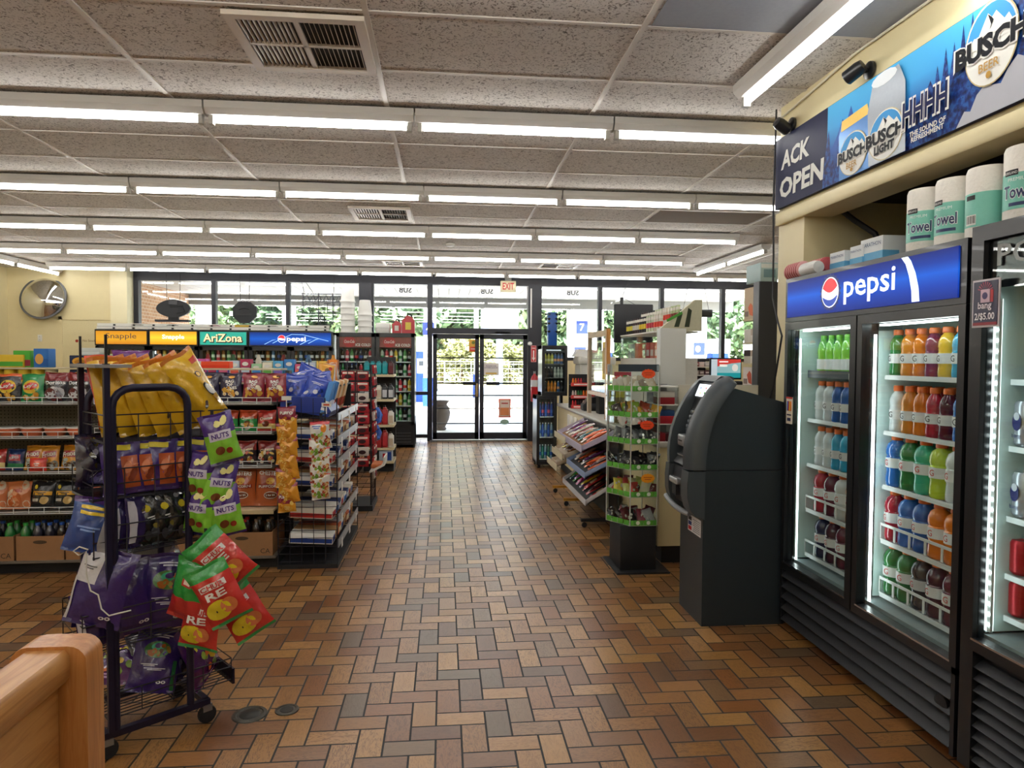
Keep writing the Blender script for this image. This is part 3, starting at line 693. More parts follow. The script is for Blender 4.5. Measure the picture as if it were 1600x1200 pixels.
can.ell((-.0342, 0, .085), YN, Z1, .018, .03, M('#2c2f6e', .4)).ell((-.0346, 0, .105), YN, Z1, .012, .014, M('#d7d9e2', .4)).text('bang', (-.035, 0, .035), YN, Z1, M('#2c2f6e', .4), w=.036, off=0)
cm = can.mesh('can')
for q in range(5):
    tag(obj('drink_can', cm, None, (2.03, 2.232-.07*q, .9355), (0, 0, 0)), 'silver and purple drink can on the right-edge cooler shelf, %s from the light strip' % ORD[q], 'can', 'silver cans in the right-edge cooler')
rc = MB().lathe([(.024, 0), (.031, .008), (.033, .012), (.033, .11), (.027, .122), (.025, .122), (0, .118)], M('#b3222c', .3, .4), 20).mesh('can')
for r, z in enumerate((.73, .58)):
    for q in range(5): tag(obj('drink_can', rc, None, (2.03, 2.232-.07*q, z+.0005)), 'red drink can on the %s shelf of the right-edge cooler, %s from the light strip' % (('fourth', 'bottom')[r], ORD[q]), 'can', 'red cans in the right-edge cooler')
for q in range(5): tag(obj('drink_can', rc if q % 2 else cm, None, (2.03, 2.232-.07*q, 1.1855)), '%s can on the second shelf of the right-edge cooler, %s from the light strip' % ('red' if q % 2 else 'silver', ORD[q]), 'can', 'cans in the right-edge cooler')
bp = MB().box(FX-.008, FX-.004, 2.155, 2.275, 1.60, 1.765, M('#c9c2c8', .4)).box(FX-.010, FX-.008, 2.162, 2.268, 1.607, 1.758, M('#1f1a3e', .4)).box(FX-.0105, FX-.010, 2.162, 2.268, 1.607, 1.617, M('#8a1c2c', .5))
for k in range(9):
    a = PI*(.1+.8*k/8); bp.plane2([(.012*math.cos(a), .012*math.sin(a)), (.034*math.cos(a-.06), .034*math.sin(a-.06)), (.034*math.cos(a+.06), .034*math.sin(a+.06))], (FX-.010, 2.215, 1.722), YN, Z1, M('#c4506a', .5), .001)
bp.box(FX-.011, FX-.010, 2.195, 2.235, 1.685, 1.73, M('#d8b8c8', .5)).ell((FX-.011, 2.215, 1.708), YN, Z1, .012, .012, M('#3a2c5e', .5), off=.001).box(FX-.011, FX-.010, 2.18, 2.192, 1.685, 1.727, M('#b3222c', .5))
bp.text('bang', (FX-.010, 2.215, 1.672), YN, Z1, M('#efe4ee', .5), w=.06, bold=.02).text('2/$5.00', (FX-.010, 2.215, 1.636), YN, Z1, M('#f4f0f4', .5), w=.088, h=.028, bold=.02)
tag(bp.build('poster'), 'purple price poster with firework design taped on right-edge cooler door', 'poster')

# ---------------------------------------------------------------- on top of the coolers
TOW = M('#eeeae2', .75, 0, 0, .05, .3, 90, 0, .3, 'paper_towel_film')
def towel(x, y, z, seed, label):
    t_ = thing('paper_towel_roll', label, 'paper towel', (x, y, z), 0, 'paper towel rolls on the coolers')
    MB().lathe([(.02, 0), (.068, .003), (.071, .02), (.071, .262), (.066, .276), (.03, .28), (.018, .272)], TOW, 28).build('roll', t_)
    g = MB().lathe([(.0718, .055), (.0718, .18)], M('#7cc4b4', .45, 0, 0, .05, .1, 60), 28); g.f = g.f[:28]; g.m = g.m[:28]
    r = .0722; ax = Vector((-math.cos(seed), -math.sin(seed), 0)); R = ax.cross(Vector(Z1))*-1
    def wrap(txt, z_, h, wd, mat, bold=0, rr=r):
        V, Fc, tw, th = textgeo(txt, bold)
        g.add([((rr)*math.cos(PI+seed+a*wd/tw/r), rr*math.sin(PI+seed+a*wd/tw/r), z_+b*h/th) for a, b in V], Fc, mat)
    NAVY = M('#22305c', .4)
    wrap('Towel', .115, .05, .11, M('#f2f4f4', .4), .05, r); wrap('Towel', .115, .045, .105, NAVY, .02, r+.0004)
    wrap('PREMIUM', .158, .012, .07, M('#eef2f0', .4)); 
    def band(a0, a1, z0, z1, mat, rr):
        V = []; n_ = 8
        for k in range(n_+1):
            a = PI+seed+(a0+(a1-a0)*k/n_)/r; V += [(rr*math.cos(a), rr*math.sin(a), z0), (rr*math.cos(a), rr*math.sin(a), z1)]
        g.add(V, [(2*k, 2*k+2, 2*k+3, 2*k+1) for k in range(n_)], mat)
    band(-.05, -.0, .172, .192, MATTE, r); wrap_x = textgeo('KIRKLAND')
    V, Fc, tw, th = wrap_x; g.add([((r+.0004)*math.cos(PI+seed+(-.025+a*.045/tw)/r), (r+.0004)*math.sin(PI+seed+(-.025+a*.045/tw)/r), .182+b*.009/th) for a, b in V], Fc, WHITE)
    band(-.03, .05, .066, .078, NAVY, r)
    band(-.185, -.14, .062, .10, WHITE, r)
    for k in range(7): band(-.181+.006*k, -.1785+.006*k+.001*(k % 2), .068, .096, MATTE, r+.0004)
    band(-.185, -.145, .155, .172, MATTE, r)
    g.build('wrapper', t_)
towel(2.02, 2.755, 1.926, .5, 'wrapped paper towel roll farthest from the right edge, on blue-signed cooler')
towel(2.02, 2.585, 1.926, .25, 'wrapped paper towel roll second from the farthest, on blue-signed cooler')
towel(2.02, 2.42, 1.926, 2.3, 'wrapped paper towel roll turned to show its barcode')
towel(2.03, 2.255, 1.956, .45, 'wrapped paper towel roll at the right edge, standing higher')
MAR = M('#dfe3e4', .6, 0, 0, .05, 0, 20); MARB = M('#5fa6cf', .55)
for k, (y, wd, h, x) in enumerate(((3.33, .13, .105, 1.97), (3.20, .10, .115, 1.99), (3.095, .17, .135, 2.0))):
    g = MB().box(x, x+.12, y-wd/2, y+wd/2, 1.9255, 1.9255+h, MAR).box(x-.001, x+.08, y-wd/2-.001, y+wd/2+.001, 1.926, 1.9255+h*.5, MARB)
    g.text('MARATHON', (x, y, 1.9255+h*.78), YN, Z1, M('#2c4a7a', .5), w=wd*.85)
    tag(g.build('marathon_box'.replace('marathon', 'napkin')), 'white and blue carton on the cooler, %s' % ('farthest of three beside the cup stack', 'middle of the three cartons', 'nearest and tallest of the three cartons')[k], 'carton', 'cartons on the cooler')
CUP1, CUP2 = M('#d9a0a0', .5), M('#a8474c', .5)
def cups(y0, y1, x, z, label):
    g = MB(); n_ = int((y0-y1)/.011); Mx = Matrix.Translation((x, y0, z)) @ Matrix.Rotation(PI/2, 4, 'X')
    t_ = thing('cup_stack', label, 'cups', (x, y0, z-.046), 0, 'nested paper cups on the cooler')
    for k in range(n_):
        m_ = CUP2 if k % 2 else CUP1
        g.lathe([(.038, .011*k+.011), (.046, .011*k+.002), (.047, .011*k), (.044, .011*k), (.03, .011*k+.05 if k == 0 else .011*k+.02)], m_, 18, T=Mx)
    q = part(g, 'cups', t_)
    q['kind'] = 'stuff'
cups(3.70, 3.55, 1.925, 1.972, 'stack of red and white striped cups lying behind, near the pillar')
cups(3.535, 3.40, 1.965, 1.972, 'stack of red and white striped cups lying in front, beside cartons')
CLR = glassy('clear_film', (.93, .93, .93), .12, .15)
tag(MB().lathe([(.012, 0), (.034, .01), (.036, .12), (.03, .15), (.0, .155)], M('#d9dad8', .35, 0, 0, .05, .3, 60), 14, T=Matrix.Translation((1.885, 3.50, 1.958)) @ Matrix.Rotation(PI/2, 4, 'X') ).build('plastic_sleeve'), 'clear plastic sleeve of white lids lying before the cup stack', 'sleeve')
g = MB().rbox(2.15, 2.45, 2.84, 3.10, 1.9255, 2.02, M('#4a4a4e', .6), .02)
tag(g.build('storage_bin'), 'dark grey bin in the niche behind the cartons', 'bin')
g = MB().rbox(2.2, 2.5, 3.2, 3.5, 1.9255, 2.05, MATTE, .03).path([(2.3, 3.45, 2.05), (2.28, 3.5, 2.16), (2.2, 3.56, 2.24), (2.15, 3.6, 2.3)], .016, MATTE, 8)
tag(g.build('transformer_box'), 'black box with thick cable in the dark niche', 'box')
CAB = M('#22242c', .5)
tag(MB().path([(1.93, 3.93, 2.95), (1.925, 3.935, 2.4), (1.93, 3.93, 2.1), (1.94, 3.95, 1.85), (1.9, 3.80, 1.70), (1.885, 3.72, 1.62), (1.90, 3.80, 1.45), (1.93, 3.90, 1.32), (1.95, 4.0, 1.22)], .006, CAB, 6).build('cable'), 'dark cable hanging down the cream pillar edge', 'cable')
tag(MB().path([(1.96, 3.95, 2.90), (1.955, 3.2, 2.955), (1.955, 2.4, 2.94), (1.955, 1.8, 2.90)], .006, M('#e5dfc8', .5), 6).build('cable'), 'white cable run along the ceiling above the banner', 'cable')

# ---------------------------------------------------------------- security cameras
def seccam(y, z, yaw_, label):
    t_ = thing('security_camera', label, 'camera', (1.965, y, z), 0, 'wall security cameras')
    MB().lathe([(.04, 0), (.04, .012), (.025, .02), (0, .02)], BLACK, 16, T=Matrix.Rotation(-PI/2, 4, 'Y')).build('mount', t_)
    MB().cyl((-.015, 0, 0), (-.06, 0, -.004), .012, BLACK, 8).build('arm', t_)
    T_ = Matrix.Translation((-.07, 0, -.004)) @ Matrix.Rotation(yaw_, 4, 'Z') @ Matrix.Rotation(math.radians(115), 4, 'Y')
    b_ = MB().lathe([(.0, -.04), (.028, -.035), (.034, -.01), (.034, .05), (.03, .055), (.028, .049), (0, .049)], BLACK, 16, T=T_).build('camera_body', t_)
    MB().lathe([(.017, 0), (.017, .004), (0, .005)], M('#0a0a10', .1), 12, T=T_ @ Matrix.Translation((0, 0, .05))).build('lens', b_)
seccam(3.08, 2.83, 2.1, 'black security camera above the beer banner, nearer one pointing at us')
seccam(3.80, 2.82, .25, 'black security camera at the far end of the beer banner')

PR = lambda c: M(c, .5, 0, 0, .03, 0, 20, 0, .12, 'banner_print')
PRW = PR('#dcdcd8')
# ---------------------------------------------------------------- beer banner
BX = 1.945
def bpx(y, z): return (3.96-y, z-2.37)
t = thing('beer_banner', 'long blue beer banner with two cans on the soffit', 'banner', (1.97, 3.96, 2.37))
g = MB().box(BX, BX+.022, 1.3, 3.955, 2.37, 2.775, PR('#10153c')); part(g, 'sheet', t)
o = (BX, 3.955, 2.37); g = MB()
SKY1, SKY2, DEEP = PR('#4fb2e8'), PR('#86cdf2'), PR('#0c1648')
SKYM, n_, b_ = nodes_mat('printed_sky'); NN = NB(n_); P_ = NN.xyz()
n_.links.new(NN.ramp(NN.m('DIVIDE', NN.m('SUBTRACT', P_[3], 2.45), .33), [(0, '#14306e'), (.3, '#1f56a8'), (.62, '#3d9cda'), (1, '#4fb0e4')]), b_.inputs['Base Color']); b_.inputs['Roughness'].default_value = .5; b_.inputs['Specular IOR Level'].default_value = .15
FORM, n_, b_ = nodes_mat('printed_forest'); NN = NB(n_); P_ = NN.xyz()
n_.links.new(NN.ramp(NN.noise(P_[0], 38, 4), [(.35, '#0c1644'), (.5, '#153278'), (.62, '#2258a0'), (.75, '#101e54')]), b_.inputs['Base Color']); b_.inputs['Roughness'].default_value = .5; b_.inputs['Specular IOR Level'].default_value = .15
def W(y0, y1, z0, z1, mat, off): g.plane2([(3.955-y0, z0-2.37), (3.955-y1, z0-2.37), (3.955-y1, z1-2.37), (3.955-y0, z1-2.37)], o, YN, Z1, mat, off)
W(3.40, 2.05, 2.372, 2.773, SKYM, .001)
rnd = random.Random(3)
f1 = [(.52, .0), (.52, .06)]
for k in range(12): f1.append((.53+.02*k, .10+.16*((k*7) % 5)/5+.06*math.sin(k)))
f1 += [(.78, .1), (.80, .0)]; g.plane2(f1, o, YN, Z1, FORM, .002)
g.plane2([(.60, .18), (.66, .25), (.69, .30), (.72, .26), (.76, .34), (.80, .24), (.84, .18)], o, YN, Z1, PR('#2a58a8'), .0015)
hill = [(1.16, .0), (1.16, .14), (1.22, .17), (1.28, .20), (1.31, .24), (1.33, .20)]
for k in range(9):
    x = 1.33+.045*k; hh = .24+.02*k
    hill += [(x, hh-.05), (x+.018, hh+rnd.uniform(.02, .12)), (x+.036, hh-.04)]
hill += [(1.78, .40), (1.92, .40), (1.92, 0)]; g.plane2(hill, o, YN, Z1, FORM, .002)
mt = [(1.46, .0), (1.50, .05), (1.53, .04), (1.56, .09), (1.60, .115), (1.63, .10), (1.67, .09), (1.70, .13), (1.74, .16), (1.78, .135), (1.82, .10), (1.88, .15), (1.95, .11), (2.05, .17), (2.2, .1), (2.5, .12), (2.5, 0)]
g.plane2(mt, o, YN, Z1, PR('#b4b6c0'), .003)
g.text('ACK', (BX, 3.73, 2.635), YN, Z1, PRW, w=.31, h=.105, bold=.035, shear=.1)
g.text('OPEN', (BX, 3.66, 2.475), YN, Z1, PRW, w=.47, h=.115, bold=.035, shear=.05)
CANB, CANS = M('#3f78b8', .3, .3), M('#8e959e', .35, .3); INK = PR('#0e1018'); PAPER_ = PR('#e9e9e4')
def roundlogo(cx, cz, rx, rz, off, txt='BUSCH', tw=None, sub='BEER'):
    oo = (BX, cx, cz)
    g.ell(oo, YN, Z1, rx, rz, PR('#c9b98c'), 32, off); g.ell(oo, YN, Z1, rx*.96, rz*.97, PAPER_, 32, off+.001)
    arc = []
    for k in range(15): a = PI*(.05+.9*k/14); arc.append((rx*.92*math.cos(a), rz*.93*math.sin(a)))
    g.plane2(arc, oo, YN, Z1, PR('#3f94d2'), off+.002)
    mtn = [(-.9, .1), (-.6, .3), (-.45, .26), (-.1, .72), (.05, .58), (.2, .68), (.5, .38), (.65, .46), (.9, .1), (.9, .0), (-.9, .0)]
    g.plane2([(a*rx, b*rz) for a, b in mtn], oo, YN, Z1, PAPER_, off+.003)
    g.plane2([(-.1*rx, .70*rz), (.03*rx, .42*rz), (-.02*rx, .30*rz), (.12*rx, .5*rz), (.05*rx, .58*rz)], oo, YN, Z1, INK, off+.004)
    tw = tw or rx*2.1
    g.text(txt, (BX, cx, cz-.02*rz), YN, Z1, PAPER_, w=tw*1.06, h=rz*.62, bold=.09, off=off+.005)
    g.text(txt, (BX, cx, cz-.02*rz), YN, Z1, INK, w=tw, h=rz*.54, bold=.05, off=off+.006)
    g.text(sub, (BX, cx, cz-.52*rz), YN, Z1, PR('#b0873c') if sub == 'BEER' else INK, w=rx*(.75 if sub == 'BEER' else 1.15), off=off+.006, bold=.01 if sub == 'BEER' else .05)
    if sub == 'BEER': g.ell((BX, cx, cz-.75*rz), YN, Z1, rx*.1, rz*.09, PR('#b0873c'), 8, off+.006)
# smaller can
g.plane2([(3.955-3.28, .0), (3.955-3.29, .22), (3.955-3.265, .285), (3.955-3.06, .285), (3.955-3.035, .22), (3.955-3.03, .0)], o, YN, Z1, CANB, .004)
g.plane2([(3.955-3.27, .235), (3.955-3.265, .285), (3.955-3.06, .30), (3.955-3.045, .25)], o, YN, Z1, M('#d9b24a', .35, .3), .005)
roundlogo(3.165, 2.475, .115, .103, .006, tw=.23)
g.plane2([(3.955-3.03, .0), (3.955-3.045, .25), (3.955-3.01, .37), (3.955-2.83, .385), (3.955-2.785, .30), (3.955-2.775, .0)], o, YN, Z1, CANS, .012)
g.ell((BX, 2.93, 2.735), YN, Z1, .09, .03, PR('#dfe5ea'), 12, .0125)
roundlogo(2.91, 2.482, .122, .11, .013, tw=.265, sub='LIGHT')
g.text('HHHH', (BX, 2.655, 2.515), YN, Z1, PRW, w=.28, h=.125, bold=.05, off=.020); g.text('HHHH', (BX, 2.655, 2.515), YN, Z1, DEEP, w=.262, h=.105, bold=.02, off=.0205)
g.text('THE SOUND OF\nREFRESHMENT', (BX, 2.635, 2.41), YN, Z1, PRW, w=.21, h=.046, bold=.03, off=.02)
roundlogo(2.33, 2.62, .125, .15, .008, tw=.33)
part(g, 'printed_artwork', t, 0)
# ================================================================ ATM
t = thing('cash_machine', 'dark grey free-standing cash machine beside the cream pillar', 'cash machine', (1.64, 3.85, 0))
AD, AG, AB = M('#2b3338', .42, .1, 0, .03, 0, 30, 0, .45, 'atm_grey_enamel'), M('#40474c', .4, .1, 0, .03, 0, 30, 0, .5, 'atm_fascia_plastic'), M('#24272b', .5, 0, 0, .03, 0, 30, 0, .4, 'atm_dark_plastic')
ya, yb = 3.665, 4.04
g = MB().prism([(1.425, .0), (1.9, .0), (1.9, .868), (1.425, .868)], 'y', ya+.006, yb-.006, AD); part(g, 'lower_cabinet', t)
g = MB().prism([(1.43, .874), (1.9, .874), (1.9, 1.245), (1.6, 1.325), (1.545, 1.30), (1.49, 1.19), (1.45, 1.05)], 'y', ya+.006, yb-.006, AD); part(g, 'upper_cabinet', t)
part(MB().box(1.425, 1.9, ya+.012, yb-.012, .868, .874, MATTE), 'seam', t)
outer = [(1.335, .876), (1.332, .95), (1.338, 1.02), (1.352, 1.09), (1.378, 1.16), (1.412, 1.23), (1.455, 1.30), (1.50, 1.355), (1.545, 1.392), (1.60, 1.392), (1.605, 1.36)]
inner = [(1.59, 1.335), (1.555, 1.29), (1.515, 1.235), (1.48, 1.165), (1.455, 1.09), (1.44, 1.01), (1.432, .93), (1.43, .876)]
def band(y0, y1, m, nm):
    g = MB(); q0, q1 = (y0+.012, y1) if nm == 'near' else (y0, y1)
    o_ = outer; i_ = inner[::-1]
    # strip of quads between outer curve and inner curve, both sides, plus rims
    n = 11
    def samp(c):
        d = [0]
        for a, b in zip(c, c[1:]): d.append(d[-1]+math.dist(a, b))
        out = []
        for k in range(n):
            s = d[-1]*k/(n-1)
            for j in range(len(c)-1):
                if d[j+1] >= s-1e-9:
                    f = (s-d[j])/(d[j+1]-d[j]); out.append((c[j][0]+(c[j+1][0]-c[j][0])*f, c[j][1]+(c[j+1][1]-c[j][1])*f)); break
        return out
    A, B = samp(o_), samp(i_)
    V = []; Fc = []
    for k in range(n):
        a, b = A[k], B[k]; mid = (a[0]+(b[0]-a[0])*.35, a[1]+(b[1]-a[1])*.35)
        V += [(b[0], y0, b[1]), (mid[0], y0, mid[1]), (a[0], y0+(.03 if y0 < 3.8 else 0), a[1]), (a[0], y1-(.0 if y0 < 3.8 else .03), a[1]), (mid[0], y1, mid[1]), (b[0], y1, b[1])]
    for k in range(n-1):
        for j in range(6): Fc.append((k*6+j, k*6+(j+1) % 6, k*6+6+(j+1) % 6, k*6+6+j))
    Fc += [tuple(range(5, -1, -1)), tuple((n-1)*6+j for j in range(6))]
    g.add(V, Fc, m); return g
part(band(ya-.012, ya+.085, AG, 'near'), 'side_fascia', t, 50); part(band(yb-.06, yb+.012, AG, 'far'), 'side_fascia', t, 50)
part(MB().prism([(1.545, 1.392), (1.51, 1.362), (1.52, 1.352), (1.60, 1.345), (1.62, 1.33), (1.62, 1.385), (1.60, 1.392)], 'y', ya+.08, yb-.055, AG), 'top_hood', t)
part(MB().prism([(1.56, 1.37), (1.52, 1.352), (1.497, 1.29), (1.455, 1.17), (1.43, 1.06), (1.45, .90), (1.6, .90), (1.6, 1.37)], 'y', ya+.08, yb-.055, AB), 'console', t)
rec = (ya+.085, yb-.06)
s = MB().prism([(1.512, 1.350), (1.4765, 1.262), (1.500, 1.255), (1.53, 1.345)], 'y', rec[0]+.01, rec[1]-.01, AB); sp_ = part(s, 'screen_bezel', t)
a0, a1 = Vector((1.508, 0, 1.344)), Vector((1.4765, 0, 1.266)); nrm = Vector((-.93, 0, .37))*.0035
def onp(y, f): p = a0.lerp(a1, f)+nrm; return (p.x, y, p.z)
scr = MB().poly([onp(rec[0]+.025, .95), onp(rec[1]-.025, .95), onp(rec[1]-.025, .05), onp(rec[0]+.025, .05)], glow('#eef4ff', 1.6))
nrm = nrm*1.3
for yy, ff, c in ((3.82, .3, '#c9342a'), (3.9, .3, '#2d6fc4'), (3.82, .65, '#3a8a3a'), (3.88, .7, '#e8a23a')): scr.poly([onp(yy, ff+.1), onp(yy+.02, ff+.1), onp(yy+.02, ff-.05), onp(yy, ff-.05)], glow(c, .8))
scr.build('screen', sp_)
k_ = MB().prism([(1.462, 1.195), (1.425, 1.075), (1.41, 1.075), (1.45, 1.20)], 'y', rec[0]+.03, rec[1]-.05, AD); kp = part(k_, 'keypad', t)
kk = MB()
for i in range(4):
    for j in range(4):
        f = .15+.22*i; x = 1.45+(1.41-1.45)*f-.006; z = 1.20+(1.075-1.20)*f; y = rec[0]+.055+.032*j
        kk.rbox(x-.006, x+.004, y-.011, y+.011, z-.008, z+.008, STEEL if j < 3 else M('#7a8288', .4), .003)
kk.build('keys', kp)['kind'] = 'stuff'
part(MB().rbox(1.362, 1.43, 3.83, 3.93, .985, 1.05, M('#9a9da0', .3, .4), .008).box(1.3605, 1.362, 3.85, 3.91, 1.012, 1.02, MATTE).ell((1.362, 3.905, 1.035), YN, Z1, .008, .008, WHITE), 'card_reader', t)
part(MB().prism([(1.35, .885), (1.45, .885), (1.45, .99), (1.42, .965)], 'y', rec[0]+.02, rec[1]-.02, M('#33373b', .4)).box(1.36, 1.42, 3.8, 3.92, .93, .938, STEEL), 'ledge', t)
# lower fascia with cash slot and curved lip
lo = [(1.43, .868), (1.335, .868), (1.328, .80), (1.33, .72), (1.345, .66), (1.375, .62), (1.43, .60)]
part(MB().prism(lo, 'y', ya-.008, ya+.10, AG), 'lower_fascia', t, 45); part(MB().prism(lo, 'y', yb-.06, yb+.008, AG), 'lower_fascia', t, 45)
part(MB().prism([(1.44, .866), (1.365, .866), (1.352, .78), (1.358, .70), (1.38, .655), (1.44, .63)], 'y', ya+.095, yb-.055, AB), 'dispenser_panel', t)
part(MB().rbox(1.325, 1.40, 3.835, 3.965, .765, .80, M('#b0b3b5', .25, .5), .008).box(1.335, 1.37, 3.865, 3.93, .70, .768, MATTE), 'cash_slot', t)
lip = []
for k in range(9):
    q = k/8; lip.append((1.335+.05*q*q, 4.04-.27*q, .665-.055*math.sin(PI*.5*q)))
part(MB().path(lip, .016, M('#8d9296', .3, .2), 8), 'lip', t)
st = part(MB().box(1.4235, 1.425, 3.70, 3.90, .49, .585, paper('#d9dadb')), 'notice_label', t)
q = MB()
for k in range(7): q.box(1.4225, 1.4235, 3.71, 3.82-.008*(k % 3), .50+.011*k, .505+.011*k, paper('#8a8c90'))
for k in range(3): q.box(1.4225, 1.4235, 3.84, 3.89, .498+.028*k, .52+.028*k, paper(('#b3222c', '#2c3a6e', '#3a3a3c')[k]))
q.build('printed_lines', st)
# ================================================================ snack bags
def bagmesh(w_, h, d, base, arts=(), seed=0, seal=.05, slump=0., name='bag', nu=12, nv=20, back=None):
    rnd = random.Random(seed); ph = [rnd.uniform(0, 6.3) for _ in range(6)]
    g = MB()
    def pos(u, v, side=-1):
        vv = min(1, max(0, (v-seal)/(1-2*seal))); bl = math.sin(PI*vv)**.5 if 0 < vv < 1 else 0
        t = max(0, (1-abs(u)**2.6))**.75*bl
        x = u*w_/2*(1-.07*bl)
        wr = (.016*math.sin(7*u+9*v+ph[0])+.015*math.sin(13*v-6*u+ph[1])+.014*math.sin(16*u*(1-v)+ph[2])+.008*math.sin(23*v+9*u+ph[3]))*min(1, bl*2)
        crimp = .0025*math.sin(40*u) if (v < seal or v > 1-seal) else 0
        y = side*(d/2*t)*(1+wr*6)+crimp+.015*math.sin(3*u+ph[3])*w_*(1-bl)
        y += slump*h*(v*v)
        return (x+.01*w_*math.sin(8*v+ph[4]), y, v*h+.012*h*math.sin(4*u+ph[5])*(1 if v > .8 else 0))
    B = foil(base)
    bands = [a for a in arts if a[0] == 'band']
    for side in (-1, 1):
        V = [pos(-1+2*i/nu, j/nv, side) for j in range(nv+1) for i in range(nu+1)]
        for j in range(nv):
            m_ = foil(back) if back and side == 1 else B
            for a in bands:
                if a[1] <= (j+.5)/nv < a[2]: m_ = foil(a[3])
            Fc = [(j*(nu+1)+i, j*(nu+1)+i+1, (j+1)*(nu+1)+i+1, (j+1)*(nu+1)+i) for i in range(nu)]
            if side == 1: Fc = [q[::-1] for q in Fc]
            idx = g.mi(m_)
            if j == 0: off = len(g.v); g.v += V
            for q in Fc: g.f.append(tuple(off+k for k in q)); g.m.append(idx)
    lay = .0022
    def put(pts, fc, mat, lv):
        P = []
        for u, v in pts:
            u = max(-.97, min(.97, u)); x, y, z = pos(u, v); P.append((x, y-.0015-lay*lv, z))
        g.add(P, fc, mat)
    lv = 0
    for a in arts:
        if a[0] == 'ell':
            _, cu, cv, ru, rv, c, tl = a; pts = [(cu, cv)]; fc = []; n_ = 20
            for r in (.5, 1):
                for k in range(n_):
                    t_ = 2*PI*k/n_; p, q = ru*r*math.cos(t_)*w_/2, rv*r*math.sin(t_)*h
                    pts.append((cu+(p*math.cos(tl)-q*math.sin(tl))/(w_/2), cv+(p*math.sin(tl)+q*math.cos(tl))/h))
            for k in range(n_): fc += [(0, 1+k, 1+(k+1) % n_), (1+k, 1+n_+k, 1+n_+(k+1) % n_, 1+(k+1) % n_)]
            put(pts, fc, foil(c), lv); lv += .5
        elif a[0] == 'txt':
            _, s_, cu, cv, tw_, th_, c, tl = a; V, Fc, tw, th = textgeo(s_, a[8] if False else .03)
            pts = []
            for p, q in V:
                p, q = p*tw_*w_/tw, q*th_*h/th
                pts.append((cu+(p*math.cos(tl)-q*math.sin(tl))/(w_/2), cv+(p*math.sin(tl)+q*math.cos(tl))/h))
            put(pts, Fc, foil(c), lv+1.2); lv += .5
        elif a[0] == 'rect':
            _, u0, u1, v0, v1, c = a; pts = []; fc = []; n_ = 6
            for j in range(n_+1):
                for i in range(n_+1): pts.append((u0+(u1-u0)*i/n_, v0+(v1-v0)*j/n_))
            for j in range(n_):
                for i in range(n_): k = j*(n_+1)+i; fc.append((k, k+1, k+n_+2, k+n_+1))
            put(pts, fc, foil(c), lv); lv += .5
        elif a[0] == 'blobs':
            _, u0, u1, v0, v1, nn, cols, rr = a
            for _k in range(nn):
                cu, cv = rnd.uniform(u0, u1), rnd.uniform(v0, v1); n_ = 8; pts = []
                r1, r2, tl = rr*rnd.uniform(.6, 1.3), rr*rnd.uniform(.5, 1), rnd.uniform(0, 3)
                for k in range(n_):
                    t_ = 2*PI*k/n_; p, q = r1*math.cos(t_)*rnd.uniform(.8, 1.15), r2*math.sin(t_)
                    pts.append((cu+(p*math.cos(tl)-q*math.sin(tl))/(w_/2), cv+(p*math.sin(tl)+q*math.cos(tl))/h))
                put(pts, [tuple(range(n_))], foil(rnd.choice(cols)), lv+.1*_k)
            lv += .8
    return g.mesh(name, 60)
def put(name, me, label, cat, loc, rot=(0, 0, 0), group=None, scale=None):
    return tag(obj(name, me, None, loc, rot, scale), label, cat, group)
def R3(rx=0, ry=0, rz=0): return (math.radians(rx), math.radians(ry), math.radians(rz))
CH = ['#e8b84a', '#d89a3a', '#f0d890', '#c98a30']
